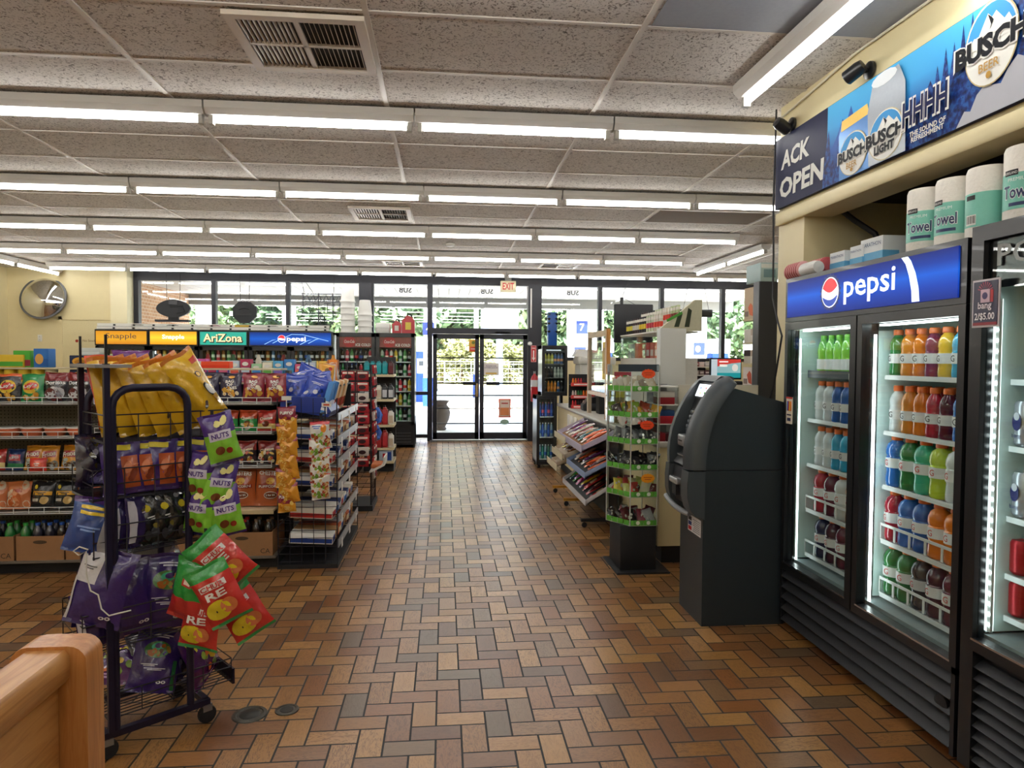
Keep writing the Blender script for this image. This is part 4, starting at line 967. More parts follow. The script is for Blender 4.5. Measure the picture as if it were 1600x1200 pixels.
BAG = dict(
 yel_oval=((0.155, 0.19, 0.06), '#2a2a30', [('ell', 0, .52, .74, .24, '#e8c23a', .12), ('ell', 0, .54, .66, .13, '#c9342a', .15), ('txt', "Lay's", 0, .54, .6, .14, '#f4f0ea', .15), ('blobs', -.6, .6, .1, .24, 8, CH, .018), ('band', .88, 1, '#d8622c')]),
 grn_oval=((0.155, 0.19, 0.06), '#1f8a4c', [('ell', 0, .52, .74, .24, '#e8c23a', .12), ('ell', 0, .54, .66, .13, '#c9342a', .15), ('txt', "Lay's", 0, .54, .6, .14, '#f4f0ea', .15), ('blobs', -.6, .6, .1, .24, 8, CH, .018)]),
 doritos=((0.16, 0.2, 0.06), '#28242a', [('band', .72, 1, '#7d1f24'), ('txt', 'Doritos', 0, .64, .85, .13, '#f2f2f2', .05), ('ell', -.1, .38, .28, .13, '#d8d8dc', .7), ('blobs', -.5, .6, .12, .36, 14, ['#8a8a92', '#b9b9c0', '#5a1c20', '#d0d0d4'], .03)]),
 bones=((0.152, 0.2, 0.06), '#2a2440', [('txt', 'BAG\nOF\nBONES', 0, .58, .62, .34, '#f2eee6', .06), ('blobs', -.7, .7, .12, .5, 16, CH+['#e9dcc0'], .016), ('ell', .1, .86, .3, .05, '#e8a23a', 0)]),
 bones_red=((0.152, 0.2, 0.06), '#8a2434', [('txt', 'BAG\nOF\nBONES', 0, .58, .62, .34, '#f2eee6', .06), ('blobs', -.7, .7, .12, .5, 16, CH+['#e9dcc0'], .016), ('ell', .1, .86, .3, .05, '#e8a23a', 0)]),
 corn=((0.12, 0.17, 0.05), '#e09a2c', [('rect', -.75, .75, .5, .76, '#a8302a'), ('txt', 'Fritos', 0, .63, .72, .2, '#f6ecd8', .2), ('blobs', -.7, .7, .1, .42, 14, ['#b9bdb4', '#d8a040', '#7a7f7a', '#6d4b2a'], .02)]),
 red_snack=((0.11, 0.09, 0.04), '#cf3a2c', [('ell', 0, .5, .55, .25, '#e86a4a', .2), ('rect', -0.36, 0.36, 0.530, 0.610, '#f4e4d8'), ('rect', -0.24, 0.24, 0.395, 0.475, '#f4e4d8')]),
 blue_snack=((0.11, 0.145, 0.05), '#1f3468', [('rect', -.7, .7, .42, .72, '#b03040'), ('txt', 'RUFFLES', 0, .57, .6, .14, '#eef0f4', .2), ('band', .08, .3, '#2f8a5a')]),
 blk_chip=((0.155, 0.195, 0.06), '#26272a', [('rect', -.85, .85, .48, .62, '#e0a62c'), ('rect', -0.50, 0.40, 0.560, 0.585, '#2a2420'), ('rect', -0.35, 0.25, 0.516, 0.542, '#2a2420'), ('ell', -.55, .76, .16, .07, '#d9c23a', 0), ('ell', .3, .3, .4, .13, '#d8b878', .4), ('rect', -.75, -.2, .26, .36, '#c9c4b4')]),
 sun=((0.155, 0.19, 0.06), '#d9702a', [('txt', 'Sun', -.05, .52, .55, .26, '#f6e6cc', .1), ('blobs', -.7, .7, .1, .3, 8, ['#e08a3a', '#c65a20'], .03), ('ell', .6, .5, .3, .4, '#b84a20', 0)]),
 orange_chip=((0.155, 0.19, 0.06), '#dd8452', [('blobs', -.8, .8, .15, .85, 18, ['#e8a070', '#c96a3a', '#e6d0b0', '#d86a30'], .03), ('rect', -.4, .4, .6, .72, '#b8442a')]),
 puff=((.21, .3, .07), '#b4592c', [('txt', 'CHESTERS', 0, .78, .76, .1, '#f2ece2', -.06), ('ell', 0, .6, .6, .13, '#9a3a24', 0), ('ell', .05, .6, .3, .08, '#e0b04a', .2), ('rect', -.8, .8, .43, .52, '#8a241f'), ('txt', 'PUFFCORN', 0, .475, .74, .06, '#f4efe6', .03), ('ell', .1, .27, .46, .085, '#f2ece2', .05), ('ell', .1, .27, .42, .07, '#7a3a22', .05), ('txt', '2 for $2', .1, .27, .32, .05, '#f2ece2', .05)]),
 green_chee=((0.13, 0.145, 0.05), '#2f9a4a', [('band', .58, 1, '#c9502c'), ('txt', 'Cheetos', 0, .62, .7, .15, '#f4e8d4', .12), ('ell', 0, .32, .4, .16, '#6d4b2a', .2), ('blobs', -.6, .6, .1, .35, 8, ['#e0a040', '#dfe6c8'], .016)]),
 red_chee=((0.13, 0.145, 0.05), '#b8322a', [('band', .1, .35, '#e8cf7a'), ('txt', 'Cheetos', 0, .6, .7, .15, '#f4e8d4', .12), ('ell', 0, .34, .4, .14, '#6d2b1a', .2)]),
 dark_mix=((0.145, 0.165, 0.05), '#2b1b22', [('band', .62, 1, '#8a2a26'), ('txt', 'Cheetos', 0, .62, .72, .12, '#efdcb8', .15), ('blobs', -.8, .8, .08, .5, 16, ['#e8d8a8', '#d8b040', '#b8503a', '#f0e6d0'], .016)]),
)
BM = {k: bagmesh(*v[0], v[1], v[2], i+3) for i, (k, v) in enumerate(BAG.items())}
BD = {'yel_oval': 'dark chip bag with yellow oval logo', 'grn_oval': 'green chip bag with yellow oval logo', 'doritos': 'dark red tortilla chip bag with white lettering', 'bones': 'dark blue snack bag with tall white lettering', 'bones_red': 'dark red snack bag with tall white lettering', 'corn': 'orange corn chip bag with slanted red band', 'red_snack': 'small red snack bag', 'blue_snack': 'dark blue chip bag with green foot', 'blk_chip': 'black chip bag with yellow band', 'sun': 'orange chip bag with cream lettering', 'orange_chip': 'mottled orange chip bag', 'puff': 'tall orange popcorn bag with white oval', 'green_chee': 'green snack bag with orange top', 'red_chee': 'red snack bag with yellow foot', 'dark_mix': 'dark snack mix bag with red top'}
BN = 'snack_bag'

# ================================================================ front gondola (two bays facing us)
PEGM, n_, b_ = nodes_mat('grey_pegboard'); NN = NB(n_); P_ = NN.xyz()
px_, pz_ = NN.m('FRACT', NN.m('DIVIDE', P_[1], .0254)), NN.m('FRACT', NN.m('DIVIDE', P_[3], .0254))
dd = NN.m('SQRT', NN.m('ADD', NN.m('POWER', NN.m('SUBTRACT', px_, .5), 2), NN.m('POWER', NN.m('SUBTRACT', pz_, .5), 2)))
n_.links.new(NN.mix(NN.m('LESS_THAN', dd, .17), '#8b877c', '#2a2926'), b_.inputs['Base Color']); b_.inputs['Roughness'].default_value = .6
DARKB = M('#202024', .6)
def gondola(x0, x1, label, back, levels, tanlev=None):
    t_ = thing('shelving_unit', label, 'shelving', ((x0+x1)/2, 5.1, 0), 0, 'front run of store shelving')
    yf, yb_ = 4.90, 5.40
    part(MB().box(x0, x1, yb_, yb_+.04, .1, 1.36, back), 'back_panel', t_)
    part(MB().box(x0, x1, 4.98, yb_+.04, 0, .085, MATTE), 'kick', t_); part(MB().box(x0, x1, yf, yb_, .085, .10, M('#6a6258', .5)), 'base_deck', t_)
    for x in (x0, x1-.03): part(MB().box(x, x+.03, yb_-.03, yb_+.06, 0, 1.385, M('#3a3834', .5)), 'upright', t_)
    for z in levels:
        tan = z == tanlev
        g = MB().box(x0+.01, x1-.01, yf+.01, yb_, z-.02, z-.004, TAN if tan else M('#57534b', .5))
        if tan: g.prism([(yf-.01, z-.004), (yf+.01, z-.004), (yf+.01, z-.034), (yf-.0, z-.034)], 'x', x0+.01, x1-.01, M('#e3d6b0', .4))
        s_ = part(g, 'shelf', t_)
        if not tan:
            g = MB()
            for zz in (z-.008, z+.004, z+.034): g.cyl((x0+.02, yf, zz), (x1-.02, yf, zz), .0028, WIRE, 6)
            n_ = 13
            for k in range(n_): x = x0+.02+(x1-x0-.04)*k/(n_-1); g.cyl((x, yf, z-.008), (x, yf, z+.034), .0022, WIRE, 5)
            g.build('wire_fence', s_)
    for z in (1.298, 1.40): part(MB().box(x0+.03, x1-.03, 5.22, 5.44, z-.012, z, TAN), 'top_shelf', t_)
    return t_
XA, XB, XC = -3.57, -2.37, -1.17
gondola(XA, XB, 'tan pegboard shelving bay at the left edge of the front run', PEGM, (.43, .70, .94, 1.17))
gondola(XB, XC, 'black-backed shelving bay right of the purple wire rack', DARKB, (.43, .73, .965, 1.17), .43)
# rear side of the run and top shelf with groceries
t = thing('shelving_unit', 'rear side of the front shelving run with grocery top shelf', 'shelving', (-2.37, 5.6, 0), 0, 'front run of store shelving')
part(MB().box(XA, XC, 5.475, 5.95, .0, .1, MATTE), 'kick', t); part(MB().box(XA, XC, 5.475, 5.49, .1, 1.36, DARKB), 'back_panel', t)
for z in (.5, .9, 1.25): part(MB().box(XA, XC, 5.49, 5.88, z-.014, z, TAN), 'shelf', t)
# -- left bay bags
def row(kinds, x0, dx, z, y, bay, rank, tilt=-8, grp='snack bags on the front shelving', jit=2):
    for q, k in enumerate(kinds):
        if not k: continue
        h = BAG[k][0][1]
        put(BN, BM[k], '%s, %s from left, %s shelf of %s bay' % (BD[k], ORD[q], rank, bay), 'snack bag', (x0+dx*q, y+random.uniform(-.01, .01), z+.002), R3(tilt, random.uniform(-jit, jit), random.uniform(-6, 6)), grp)
row(['grn_oval', 'yel_oval', 'yel_oval', 'grn_oval', 'doritos', 'doritos'], -3.24, .15, 1.17, 4.985, 'left', 'top')
row(['red_chee', 'blue_snack', 'red_chee', 'blue_snack', 'corn', 'corn', 'corn', 'corn'], -3.28, .118, .70, 5.0, 'left', 'third', -14)
put(BN, BM['red_snack'], 'small red snack bag lying before the orange corn chip bags', 'snack bag', (-2.74, 4.945, .702), R3(-8, 0, 4), 'snack bags on the front shelving')
row(['sun', 'orange_chip', 'orange_chip', 'orange_chip', 'blk_chip', 'blk_chip', 'sun'], -3.36, .152, .43, 5.0, 'left', 'fourth', -10)
bowl = MB().lathe([(.05, 0), (.066, .03), (.068, .05), (.07, .052)], M('#d8714a', .5), 20).lathe([(.074, .052), (.074, .058), (.068, .060), (0, .060)], M('#e6e4de', .35), 20).ell((0, 0, .0605), X1, Y1, .058, .058, M('#d9d7cf', .4)).mesh('soup_cup')
for q in range(7):
    put('soup_cup', bowl, 'white-lidded instant soup cup, %s from left on the pegboard bay' % ORD[q], 'soup cup', (-3.38+.148*q, 4.985, .9405), R3(0, 0, 40*q), 'instant soup cups')
# -- right bay bags
row(['doritos', 'doritos', 'bones', 'bones_red', 'bones', 'bones', 'bones_red', 'bones_red'], -2.245, .1525, 1.17, 4.985, 'right', 'top')
row(['red_chee', 'red_chee', 'green_chee', 'red_chee', 'red_chee', 'red_chee', 'green_chee', 'green_chee', 'red_chee'], -2.29, .131, .965, 4.985, 'right', 'second')
row(['dark_mix']*8, -2.25, .145, .73, 4.985, 'right', 'third')
row(['puff']*6, -2.21, .197, .43, 5.0, 'right', 'fourth', -4)
# -- soda boxes on the base decks
def soda_box(x0, x1, lab, mark, bay):
    t_ = thing('cardboard_tray', lab, 'box', ((x0+x1)/2, 5.05, .1), 0, 'open cardboard trays of soda')
    g = MB().box(x0, x1, 4.915, 4.922, .1005, .265, CARD).box(x0, x1, 5.27, 5.277, .1005, .265, CARD).box(x0, x0+.006, 4.92, 5.27, .1005, .27, CARD).box(x1-.006, x1, 4.92, 5.27, .1005, .27, CARD).box(x0, x1, 4.92, 5.27, .1005, .106, CARD)
    xm = (x0+x1)/2; b_ = part(g, 'carton', t_)
    MB().ell((xm, 4.9145, .225), X1, Z1, .045, .013, M('#4a3826', .9), 16, .001).build('hand_hole', b_)
    if mark: MB().text(mark, (x1-.05, 4.9145, .135), X1, Z1, M('#3a2e22', .8), h=.034, off=.001).build('print', b_)
for k, a in enumerate(((-3.42, -2.885, 'brown cardboard soda tray at the far left edge', 'CA', ''), (-2.87, -2.565, 'brown cardboard soda tray with an oval hand hole', '', ''), (-2.555, -2.38, 'narrow brown soda tray beside the purple wire rack', '*', ''), (-1.83, -1.62, 'brown soda tray half hidden behind the purple rack', '', ''), (-1.605, -1.19, 'wide brown soda tray under the popcorn bags', 'CA', ''))): soda_box(*a)
def soda(col, capc, lab):
    g = MB().lathe([(.028, 0), (.033, .01), (.033, .12), (.030, .14), (.0335, .155), (.03, .185), (.015, .215), (.013, .225)], liquid(col), 14)
    g.lathe([(.0338, .06), (.0338, .115)], paper(lab), 14); g.f.pop(); g.m.pop(); g.f.pop(); g.m.pop()
    g.lathe([(.0155, .222), (.0155, .240), (0, .241)], plastic(capc), 12); return g.mesh('bottle')
SOD = {'green': soda('#2c7a3c', '#3fae4a', '#dfe8da'), 'clear': soda('#c8d8d0', '#3fae4a', '#2f8a4a'), 'blue': soda('#2a2a3a', '#2a58b0', '#1f4a9c'), 'dark': soda('#2a1a16', '#2a58b0', '#d8d8dc'), 'red': soda('#2a1614', '#b3222c', '#b3222c'), 'brown': soda('#22160f', '#6a5a4a', '#3a2a20')}
def sodarow(cols, x0, dx, where):
    for q, c in enumerate(cols):
        for r in (0, 1):
            put('soda_bottle', SOD[c], '%s soda bottle, %s from left in the %s%s' % (c, ORD[q], where, ', back row' if r else ''), 'bottle', (x0+dx*q, 4.965+.078*r, .107), (0, 0, 0), 'soda bottles in cardboard trays')
sodarow(['green', 'green', 'clear', 'green', 'blue', 'green'], -3.385, .09, 'far left tray'); sodarow(['green', 'blue', 'blue', 'dark'], -2.835, .078, 'oval-holed tray'); sodarow(['dark', 'red'], -2.51, .08, 'narrow tray')
sodarow(['brown', 'brown'], -1.77, .09, 'half hidden tray'); sodarow(['brown', 'brown', 'red', 'brown', 'brown'], -1.56, .083, 'wide right tray')
# -- groceries on the top shelves
def pack(name, x, y, z, w_, d_, h, cols, label, cat, txt=None, tc='#f2f2ee', grp='groceries on top of the front shelving', win=None):
    g = MB().rbox(x-w_/2, x+w_/2, y, y+d_, z+.0005, z+h, paper(cols[0]), min(.004, h/5))
    f = y-.001
    if len(cols) > 1: g.box(x-w_/2+.003, x+w_/2-.003, f, y, z+h*.08, z+h*.45, paper(cols[1]))
    if len(cols) > 2: g.ell((x-w_*.1, f, z+h*.45), X1, Z1, w_*.28, h*.28, paper(cols[2]), 16, .001)
    if txt: g.text(txt, (x, f, z+h*.7), X1, Z1, paper(tc), w=w_*.8, h=min(h*.3, w_*.3), bold=.02)
    return tag(g.build(name), label, cat, grp)
def canm(c1, c2): return MB().lathe([(.04, 0), (.042, .004), (.041, .008), (.041, .092), (.042, .096), (.04, .1), (0, .099)], paper(c1), 18).lathe([(.0415, .012), (.0415, .05)], paper(c2), 18).mesh('can')
C1, C2, C3 = canm('#e2c23a', '#b8402c'), canm('#d8c9a0', '#a84a2c'), canm('#d8b83a', '#7a8a3a')
for q in range(8):
    put('food_can', (C1, C1, C2, C1, C3, C1, C1, C2)[q], 'yellow and red food can, %s from the left behind the chip bags' % ORD[q], 'can', (-3.46+.092*q, 5.275, 1.2985), R3(0, 0, 50*q), 'food cans on the upper shelf')
for q, (x, z) in enumerate(((-2.66, 1.2985), (-2.66, 1.4005))):
    g = MB().rbox(x-.02, x+.27, 5.245, 5.38, z, z+.088, paper('#1f2c4c'), .004).ell((x+.055, 5.2445, z+.045), X1, Z1, .055, .03, paper('#d8a23a'), 18, .001).ell((x+.055, 5.2445, z+.04), X1, Z1, .04, .018, paper('#b87a28'), 18, .002)
    for k in range(5): g.box(x+.122+.028*k, x+.14+.028*k, 5.2435, 5.2445, z+.025, z+.07, paper('#d4d8de')); 
    tag(g.build('dinner_box'), 'long navy dinner box with yellow picture, %s of two' % ('lower', 'upper')[q], 'box', 'navy dinner boxes')
pack('snack_tin', -2.88, 5.26, 1.4005, .1, .1, .135, ['#3470b8', '#2a5ca0', '#e0a85a'], 'tall blue snack packet standing above the cans', 'packet', None)
pack('rice_packet', -3.3, 5.26, 1.4005, .2, .08, .06, ['#8a6a9a', '#e0c060'], 'purple and yellow packet at the left on the top shelf', 'packet')
pack('rice_packet', -3.1, 5.28, 1.4005, .18, .08, .09, ['#e0bc3a', '#4fa23a'], 'yellow and green packet beside the tall blue packet', 'packet')
pack('bean_packet', -3.03, 5.30, 1.4005, .12, .06, .12, ['#4fa83a', '#8a2c3a'], 'bright green packet behind the yellow one', 'packet')
pack('noodle_box', -2.60, 5.37, 1.4895, .14, .08, .055, ['#d8dcd4', '#e8ece4'], 'white noodle box lying on the upper navy box', 'box')
g = bagmesh(.26, .13, .06, '#6a2a78', [('band', 0, .5, '#c23a52'), ('txt', 'SNAPS', .1, .35, .5, .22, '#f4e4ec', 0)], 41)
put('candy_bag', g, 'purple and red candy bag on the top shelf beside the rack post', 'candy bag', (-2.27, 5.26, 1.4005), R3(-10, 0, 4), 'groceries on top of the front shelving')
for q in range(3): pack('small_carton', -2.28+.1*q, 5.26, 1.2985, .09, .08, .075, ['#d6d2c8', '#c0bcb0'], 'small white carton under the candy bag, %s from left' % ORD[q], 'carton', None)
for q, (x, c, tx, h) in enumerate(((-1.93, ['#2c303a', '#22252c'], None, .06), (-1.72, ['#2c303a', '#22252c'], None, .06), (-1.50, ['#c23a5e', '#d8a8c8'], None, .06), (-1.39, ['#b84aa0', '#dcc8e0'], None, .058), (-1.27, ['#b84aa0', '#d8d0e4'], None, .055))):
    pack('bar_carton', x, 5.235, 1.2985, .2 if q < 2 else .1, .13, h+.01, c, '%s carton of bars above the white-lettered bags, %s from left' % ('dark grey' if q < 2 else 'pink', ORD[q]), 'carton', tx, grp='bar cartons above the right bay')
for q, (x, c, h, wd) in enumerate(((-2.0, ['#dcd8e4', '#8a5aa0'], .05, .16), (-1.85, ['#e6ecdc', '#4fa23a'], .05, .13), (-1.68, ['#e2502a', '#d83a20'], .05, .2))):
    pack('food_packet', x, 5.27, 1.4005, wd, .1, h, c, '%s low packet on the top shelf of the right bay' % ('white and purple', 'white and green', 'orange')[q], 'packet')
bl = MB().lathe([(.05, 0), (.055, .03), (.05, .055), (.03, .065), (0, .07)], M('#d8b060', .6), 16).mesh('bread_roll')
put('bun_pack', bl, 'round bread pack on the top shelf behind the yellow bags', 'bread', (-2.02, 5.4, 1.451-.05), (0, 0, 0), 'groceries on top of the front shelving', (1.6, 1, 1.3))
# ================================================================ purple wire snack rack on casters
RK = thing('snack_rack', 'dark purple wire snack rack on casters, loaded with chip bags', 'rack', (-1.208, 2.646, 0), math.radians(40))
def rp(g, name, p=None): return g.build(name, p or RK)
def loop(y, h, w_=.267, x0=0.):
    pts = [(x0, y, .10), (x0, y, h-.07)]+[(x0+.07-.07*math.cos(a*PI/8), y, h-.07+.07*math.sin(a*PI/8)) for a in range(1, 4)]+[(x0+.07, y, h), (x0+w_-.07, y, h)]
    pts += [(x0+w_-.07+.07*math.sin(a*PI/8), y, h-.07+.07*math.cos(a*PI/8)) for a in range(1, 4)]+[(x0+w_, y, h-.07), (x0+w_, y, .10)]
    return MB().path(pts, .0145, PURPM, 10)
rp(loop(0, 1.365), 'end_frame'); rp(loop(.31, 1.365), 'end_frame')
for y in (-.012, .32): rp(MB().box(-.03, -.010, y-.01, y+.01, .1, 1.455, PURPM).box(-.024, -.016, y-.004, y+.004, 1.455, 1.56, BLACK), 'post')
rp(MB().box(-.05, .34, -.012, .012, .075, .10, PURPM).box(-.05, .34, .30, .325, .075, .10, PURPM).box(-.05, -.026, 0, .31, .075, .10, PURPM).box(.316, .34, 0, .31, .075, .10, PURPM), 'base_frame')
for x, y in ((-.03, 0), (.33, .0), (-.03, .31), (.33, .31)):
    c = rp(MB().box(x-.018, x+.018, y-.012, y+.012, .05, .078, STEEL), 'caster')
    rp(MB().lathe([(.034, -.011), (.036, -.006), (.036, .006), (.034, .011)], MATTE, 18, T=Matrix.Translation((x, y, .0365)) @ Matrix.Rotation(PI/2, 4, 'X')), 'wheel', c)
WB = M('#1b1a26', .4, .2)
def basket(z, xl, xr, hh, wires=(0, .055)):
    g = MB(); ya_, yb_ = .02, .295
    for k in range(12): y = ya_+(yb_-ya_)*k/11; g.cyl((xl, y, z), (xr, y, z), .0022, WB, 5)
    for x in (xl, (xl+xr)/2, xr): g.cyl((x, ya_, z-.004), (x, yb_, z-.004), .003, WB, 5)
    for zz in wires+(hh,): g.path([(xl, ya_, z+zz), (xl, yb_, z+zz), (xr, yb_, z+zz), (xr, ya_, z+zz)], .0028, WB, 5, True)
    for x, y in [(xl, ya_), (xl, yb_), (xr, yb_), (xr, ya_)]+[(xl+(xr-xl)*k/4, ya_) for k in range(1, 4)]: g.cyl((x, y, z), (x, y, z+hh), .0022, WB, 5)
    b = rp(g, 'basket'); rp(MB().box(xr+.003, xr+.012, ya_-.005, yb_+.005, z-.02, z+.045, PURPM), 'price_rail', b)
LV = (1.165, .955, .745, .40, .135)
basket(LV[0], -.02, .44, .10); basket(LV[1], -.06, .36, .11); basket(LV[2], -.06, .38, .11); basket(LV[3], -.10, .36, .14, (0, .05, .1)); basket(LV[4], -.02, .44, .09)
rp(MB().box(-.06, .06, -.03, .31, 1.44, 1.452, M('#8a8784', .5)), 'sign_clip')
RM = RK.matrix_basis.copy()
def onrack(me, lab, x, y, z, rot, group=None, sc=None, name='snack_bag'):
    p = RM @ Vector((x, y, z)); r = list(rot); r[2] += math.radians(40)
    return put(name, me, lab, 'snack bag', p, tuple(r), group, sc)
YB = bagmesh(.15, .31, .075, '#d8aa20', [('rect', .35, .85, .80, .88, '#c4452c'), ('band', .93, 1, '#c9772a'), ('ell', .3, .66, .16, .05, '#2a2018', 1.0), ('ell', .3, .66, .12, .036, '#cfa01c', 1.0), ('ell', .45, .42, .22, .13, '#2a2018', .5), ('ell', .45, .42, .17, .10, '#eceae4', .5), ('blobs', -.3, .7, .18, .3, 4, ['#4a3414', '#b8861a'], .012)], 51, back='#cfa01c')
YR = bagmesh(.2, .3, .08, '#d8502a', [('rect', -0.25, 0.65, 0.624, 0.688, '#f2e0c0'), ('rect', -0.10, 0.50, 0.516, 0.580, '#f2e0c0'), ('blobs', -.5, .6, .2, .5, 6, ['#e0a040', '#a83a1c'], .03)], 52)
sp6 = ['leftmost', 'second from left', 'third from left', 'fourth from left', 'fifth from left', 'rightmost']
YG = 'yellow chip bags on top of the purple rack'
xs6 = [(.085, .20, -7, 0), (.14, .165, -12, 0), (.198, .135, -17, 0), (.258, .105, -22, 0), (.325, .08, -28, .02), (.395, .05, -34, .045)]
for q, (x, y, ln, dz) in enumerate(xs6): onrack(YB, 'yellow chip bag leaning on the purple rack top, %s' % sp6[q], x, y, LV[0]+.012+dz, R3(-8, ln*.85, 14), YG)
for q, (x, y) in enumerate(((.10, .26), (.17, .25), (.25, .24), (.33, .22))): onrack(YR, 'orange red chip bag behind the yellow bags, %s from left' % ORD[q], x, y, LV[0]+.03, R3(-14-7*q, 0, 30), 'orange bags behind the yellow bags')
PO = bagmesh(.14, .2, .06, '#3a2470', [('rect', .0, .85, .12, .72, '#b4532a'), ('rect', -.5, .5, .84, .94, '#d8c42c'), ('txt', 'oo', -.5, .22, .2, .05, '#e8e4f0', 0), ('blobs', .1, .7, .2, .6, 4, ['#c86a3a', '#8a3a20'], .02)], 53)
PB = bagmesh(.14, .2, .06, '#2a2038', [('blobs', -.7, .7, .3, .9, 9, ['#3a3248', '#4a4458', '#9a96a4', '#6a5e24'], .014)], 54)
for q in range(5): onrack(PO, 'purple and orange snack bag on the rack second tier, %s from left' % ORD[q], .055+.062*q, .06+.01*(q % 2), LV[1]+.005, R3(-6, -4+2*q, -14), 'purple and orange bags on the second tier')
for q in range(6): onrack(PB, 'dark crinkled snack bag behind the purple and orange bags, %s from left' % ORD[q], -.02+.062*q, .17+.03*(q % 2), LV[1]+.03, R3(-10, 6-5*q, 18+9*q), 'dark bags on the second tier')
BK = bagmesh(.15, .2, .06, '#1c1b1e', [('rect', -0.35, 0.55, 0.510, 0.535, '#cfcfcf'), ('rect', -0.20, 0.40, 0.466, 0.492, '#cfcfcf'), ('blobs', -.6, .6, .6, .9, 4, ['#d8c82c', '#8a8a92', '#4a4a50'], .014), ('blobs', -.7, .7, .12, .4, 7, ['#3a3a40', '#55555c', '#8a7a3a'], .018)], 55)
PP = bagmesh(.15, .21, .06, '#2f2358', [('txt', 'oo', .4, .3, .16, .05, '#d8d4e8', 0), ('rect', -0.35, 0.55, 0.608, 0.631, '#c8c0e0'), ('rect', -0.20, 0.40, 0.571, 0.593, '#c8c0e0'), ('rect', -.95, -.6, .1, .85, '#c9c6d2')], 56)
for q in range(3): onrack(PP, 'dark purple snack bag on the rack third tier, %s from left' % ORD[q], .0+.055*q, .07, LV[2]+.005, R3(-5, 4, 20+8*q), 'purple bags on the third tier')
for q in range(5): onrack(BK, 'black snack bag on the rack third tier, %s from left' % ORD[q], .17+.055*(q % 4), .08+.08*(q//4), LV[2]+.008, R3(-8, -8+4*q, 10+6*q), 'black bags on the third tier')
for q in range(3): onrack(BK, 'black snack bag at the right end of the third tier, %s one' % ORD[q], .38+.012*q, .06+.1*q, LV[2]+.05, R3(-12, 14-8*q, 60), 'black bags at the rack right end')
BIGP = bagmesh(.22, .29, .08, '#38246e', [('ell', 0, .66, .55, .13, '#4a7a3a', 0), ('ell', .02, .71, .3, .06, '#2fae84', .1), ('ell', .02, .72, .16, .04, '#38246e', .1), ('blobs', -.45, .5, .58, .72, 8, ['#8a9a4a', '#a88a3a', '#4a3a24', '#b06a2a'], .016), ('rect', -0.40, 0.50, 0.867, 0.886, '#e6e2f0'), ('rect', -0.25, 0.35, 0.835, 0.854, '#e6e2f0'), ('rect', -0.56, 0.16, 0.425, 0.438, '#d8d4ea'), ('rect', -0.44, 0.04, 0.403, 0.416, '#d8d4ea'), ('rect', -0.40, 0.50, 0.365, 0.378, '#d8d4ea'), ('rect', -0.25, 0.35, 0.343, 0.356, '#d8d4ea'), ('txt', 'oo', .4, .17, .2, .05, '#eceaf4', .05), ('rect', .78, .93, .05, .5, '#2a6a3c')], 57)
WHB = bagmesh(.2, .28, .07, '#36236a', [('rect', -.95, -.1, .55, .93, '#d2d0d6'), ('rect', -0.77, -0.23, 0.756, 0.772, '#5a5a60'), ('rect', -0.68, -0.32, 0.729, 0.745, '#5a5a60'), ('rect', -.98, -.86, .05, .6, '#c8c6d0'), ('txt', 'oo', .5, .15, .2, .05, '#eceaf4', .0)], 58)
onrack(BIGP, 'large purple snack bag with green picture, in front on the fourth tier', .20, .075, LV[3]+.006, R3(-6, 5, -20), 'large purple bags on the fourth tier')
onrack(WHB, 'large purple bag with pale side panel, left of the green-picture bag', .08, .10, LV[3]-.0+.006, R3(-4, -6, -8), 'large purple bags on the fourth tier')
for q in range(4): onrack(BIGP if q % 2 else PP, 'purple bag jumbled behind on the fourth tier, %s from left' % ORD[q], -.02+.1*q, .22, LV[3]+.03, R3(-16+6*q, 14-12*q, 10+20*q), 'purple bags on the fourth tier')
for q in range(3): onrack(PO, 'purple and orange snack bag at the right of the fourth tier, %s one' % ORD[q], .30+.018*q, .05+.06*q, LV[3]+.008, R3(-6, -10, 36), 'purple bags on the fourth tier')
SB = onrack(WHB, 'purple bag with white panel and string hanging at the rack lower left', -.075, .03, LV[3]+.10, R3(-8, 14, -40))
onrack(PP, 'purple bag pressed against the wires beside the string bag', -.03, .05, LV[3]+.01, R3(-4, -8, -10), 'purple bags on the fourth tier')
tag(MB().path([(-1.272, 2.53, .785), (-1.245, 2.525, .80), (-1.24, 2.515, .72), (-1.225, 2.51, .665), (-1.20, 2.51, .65), (-1.19, 2.51, .60), (-1.165, 2.51, .575), (-1.10, 2.53, .585)], .0026, M('#d8d6d0', .6), 6).path([(-1.272, 2.53, .785), (-1.29, 2.53, .80), (-1.27, 2.53, .815), (-1.24, 2.528, .805)], .0026, M('#d8d6d0', .6), 6).build('string'), 'white string dangling from the purple bag on the rack', 'string')
TK = bagmesh(.2, .27, .08, '#4a1e6a', [('band', 0, .3, '#5a1a5a'), ('txt', 'Takis', 0, .72, .85, .2, '#e6d83a', .15), ('blobs', -.6, .7, .2, .5, 8, ['#8aa03a', '#d8642a', '#d8b02a'], .022), ('rect', -0.26, 0.46, 0.108, 0.131, '#d8a8d8'), ('rect', -0.14, 0.34, 0.071, 0.093, '#d8a8d8')], 59)
onrack(TK, 'purple bag with big yellow lettering lying flat on the bottom tier', .02, .22, LV[4]+.05, (math.radians(-80), 0, math.radians(-38)))
onrack(TK, 'purple bag with yellow lettering standing at the bottom right corner', .38, .10, LV[4]+.005, R3(-12, -14, 38))
for q in range(3): onrack((BIGP, PP, PB)[q], 'dark purple bag slumped on the bottom tier, %s from left' % ORD[q], .15+.08*q, .12+.03*q, LV[4]+.006, R3(-24, 10-14*q, -30+25*q), 'purple bags on the bottom tier', (.85, .85, .85))
